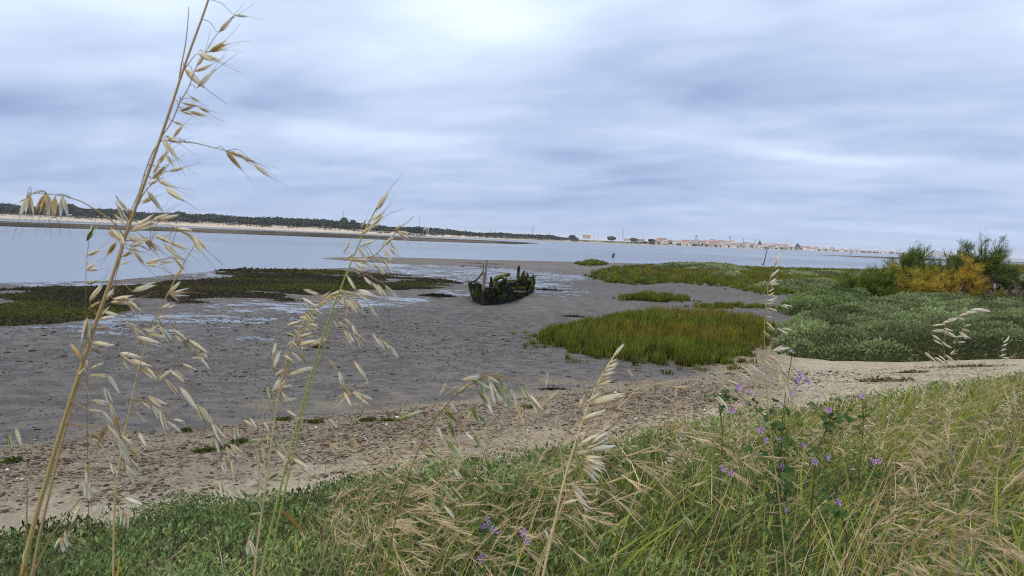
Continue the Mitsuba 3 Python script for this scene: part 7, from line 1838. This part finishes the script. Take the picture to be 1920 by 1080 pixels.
rg = np.random.default_rng(55)
MLEAF = []
for q in range(4):
    V, F_, c = mallow_leaf(rg)
    MLEAF.append(ply((V, F_), 'plant', smooth=True, color=c))
MFLOW = []
for q, cup in enumerate((.25, .7, 1.3)):
    M_, C_ = mallow_flower(rg, cup)
    MFLOW.append(ply(M_, 'plant', smooth=True, color=C_))


def orient(p, nrm, size, spin):
    z = unit(nrm)
    a = unit(np.cross(z, [math.cos(spin), math.sin(spin), .13]))
    M = np.eye(4)
    M[:3, 0], M[:3, 1], M[:3, 2], M[:3, 3] = a * size, np.cross(z, a) * size, z * size, p
    return T(M.tolist())


def mallow(label, stems, flowers, n_leaf, seed, leaf=(.03, .055), buds=6):
    rg = np.random.default_rng(seed)
    k = new('mallow', label, 'flowering plant')
    m, pts_ = Mesh(), []
    paths = []
    for q, s in enumerate(stems):
        P = np.array(s)
        if q == 0 or len(s) > 3:
            g_ = P[0]
            zg = float(ground_z(g_[:1], g_[1:2])[0])
            if P[0][2] > zg:
                P = np.vstack([[P[0][0], P[0][1] + .02, zg - .02], P])
        S = smooth_path(P, 22)
        V, F_ = tube(S, np.linspace(.0042, .0016, 22) * (1 if q == 0 else .7), 6)
        cc = np.array([.085, .075, .035]) + np.array([.02, .03, .0]) * rg.random()
        Mesh().add(V, F_, cc).put(k + '__stem', 'matte')
        paths.append(S)
    A = np.vstack([S[6:] for S in paths])
    for q in range(n_leaf):
        o = A[rg.integers(len(A))]
        d = unit(np.r_[rg.normal(size=2), rg.uniform(-.1, .7)])
        r = rg.uniform(.015, .06)
        e = o + d * r
        m.add(*tube([o, o + d * r * .5 + [0, 0, .004], e], .0009, 4), (.09, .12, .04))
        i = rg.integers(4)
        copy_of(f'{k}__leaf', f'mallow_leaf_{i}', MLEAF[i], orient(e, np.r_[d[:2] * .5 + [0, -.4], .8] + rg.normal(0, .3, 3), rg.uniform(*leaf), rg.uniform(0, 6.28)))
    for q, f_ in enumerate(flowers):
        f_ = np.array(f_)
        o = A[np.argmin(np.linalg.norm(A - f_, axis=1))]
        m.add(*tube(smooth_path([o, (o + f_) / 2 + [0, 0, .01], f_ - [0, -.004, .004]], 6), .0008, 4), (.09, .11, .045))
        i = rg.choice(3, p=[.45, .4, .15])
        copy_of(f'{k}__flower', f'mallow_flower_{i}', MFLOW[i], orient(f_, np.array([rg.normal(0, .8), -.6 + rg.normal(0, .4), .5 + rg.normal(0, .5)]), rg.uniform(.025, .031), rg.uniform(0, 6.28)))
    for q in range(buds):
        o = A[rg.integers(len(A))] + rg.normal(0, .012, 3)
        m.add(*leaves(rg, np.tile(o, (5, 1)), rg.normal(size=(5, 3)) + [0, 0, .5], .014, .008, np.array([.10, .14, .05]) * rg.uniform(.8, 1.3, (5, 1))))
    m.put(k + '__twigs', kind='stuff')


mallow('tall mallow with many lilac flowers rising in front of the beach and sand',
       [[[1.074,2.953,3.188],[1.066,2.96,3.291],[1.071,2.964,3.353],[1.076,2.969,3.436],[1.082,2.973,3.488],[1.09,2.976,3.536],[1.095,2.979,3.577],[1.098,2.98,3.598]], [[1.067,2.958,3.27],[1.036,2.962,3.32],[1.003,2.964,3.35],[0.961,2.966,3.379],[0.918,2.968,3.412],[0.896,2.969,3.428]], [[1.053,2.91,3.292],[1.08,2.912,3.324],[1.119,2.914,3.356],[1.159,2.915,3.378],[1.179,2.916,3.385]], [[1.09,3.005,3.216],[1.045,3.007,3.246],[1.016,3.009,3.272],[1.003,3.01,3.296]], [[1.062,2.907,3.252],[1.092,2.909,3.274],[1.122,2.91,3.295],[1.137,2.911,3.316]], [[1.098,3.02,3.437],[1.13,3.022,3.47],[1.167,3.023,3.488],[1.182,3.023,3.485]], [[1.031,2.853,3.194],[0.987,2.854,3.213],[0.936,2.856,3.23],[0.885,2.857,3.252]]],
       [[1.084,2.96,3.604],[1.121,2.955,3.52],[1.11,2.953,3.486],[1.12,2.953,3.495],[1.155,2.953,3.495],[1.128,2.951,3.456],[0.885,2.95,3.45],[0.929,2.949,3.436],[1.021,2.945,3.368],[0.999,2.943,3.336],[0.982,2.94,3.3],[1.054,2.938,3.262],[1.143,2.937,3.244],[0.866,2.945,3.369],[0.992,2.938,3.26],[1.069,2.931,3.16],[0.843,2.93,3.144],[0.873,2.929,3.127],[1.089,2.95,3.444],[0.908,2.946,3.392]], 76, 601, (.026, .048), 18)
mallow('small mallow sprig with one lilac bloom at its tip, beside the tall mallow', [[[1.206,2.955,3.214],[1.234,2.96,3.288],[1.254,2.963,3.34],[1.265,2.966,3.386],[1.267,2.968,3.419]], [[1.239,2.96,3.298],[1.262,2.963,3.34],[1.286,2.965,3.37]]], [[1.248,2.966,3.381],[1.207,2.953,3.181]], 22, 602, (.02, .035), 8)
mallow('little leafy mallow shoot without flowers on the beach left of the tall mallow', [[[0.871,3.058,3.257],[0.854,3.063,3.342],[0.841,3.067,3.395],[0.835,3.07,3.443]], [[0.859,3.063,3.331],[0.874,3.066,3.385],[0.877,3.068,3.418]]], [], 26, 603, (.016, .03), 8)
mallow('mallow with a pair of bright purple blooms low in the foreground', [[[-0.009,2.044,3.073],[-0.033,2.047,3.123],[-0.05,2.051,3.18],[-0.059,2.053,3.216]], [[-0.003,2.045,3.095],[0.031,2.047,3.133],[0.052,2.049,3.163],[0.063,2.051,3.185]], [[-0.026,2.046,3.109],[0.002,2.049,3.153],[-0.015,2.052,3.196]]], [[-0.042,2.054,3.232],[-0.074,2.054,3.228],[-0.024,2.052,3.2],[-0.051,2.053,3.219],[0.068,2.051,3.181],[0.062,2.052,3.202],[-0.051,2.047,3.128]], 54, 604, (.022, .042), 14)
mallow('trailing mallow with scattered lilac blooms buried in the thick grass right of the tall mallow', [[[1.164,2.543,3.055],[1.134,2.548,3.126],[1.105,2.552,3.178],[1.121,2.555,3.232]], [[1.179,2.548,3.128],[1.248,2.552,3.184],[1.316,2.558,3.277]]], [[1.126,2.55,3.157],[1.233,2.559,3.298],[1.254,2.559,3.299],[1.33,2.559,3.286],[1.078,2.56,3.308],[0.949,2.548,3.123]], 30, 605, (.022, .045), 8)
mallow('tiny mallow sprig with a lilac bloom over the sand near the bank edge', [[[1.571,3.359,3.258],[1.564,3.362,3.317],[1.56,3.365,3.356]]], [[1.56,3.366,3.368]], 26, 606, (.014, .025), 6)

# ---------------------------------------------------------------- the damp air over the lagoon
scene['air'] = {'type': 'homogeneous', 'albedo': {'type': 'rgb', 'value': (0.95, 0.955, 0.97)}, 'sigma_t': 1.0e-4}
scene['haze'] = {'type': 'cube', 'bsdf': {'type': 'null'}, 'interior': {'type': 'ref', 'id': 'air'}, 'to_world': T().translate([0, 14500, 19]).scale([30200, 15700, 21])}
labels['haze'] = {'kind': 'stuff', 'label': 'thin blue haze over the lagoon softening the far shore'}
scene['camera']['medium'] = {'type': 'ref', 'id': 'air'}
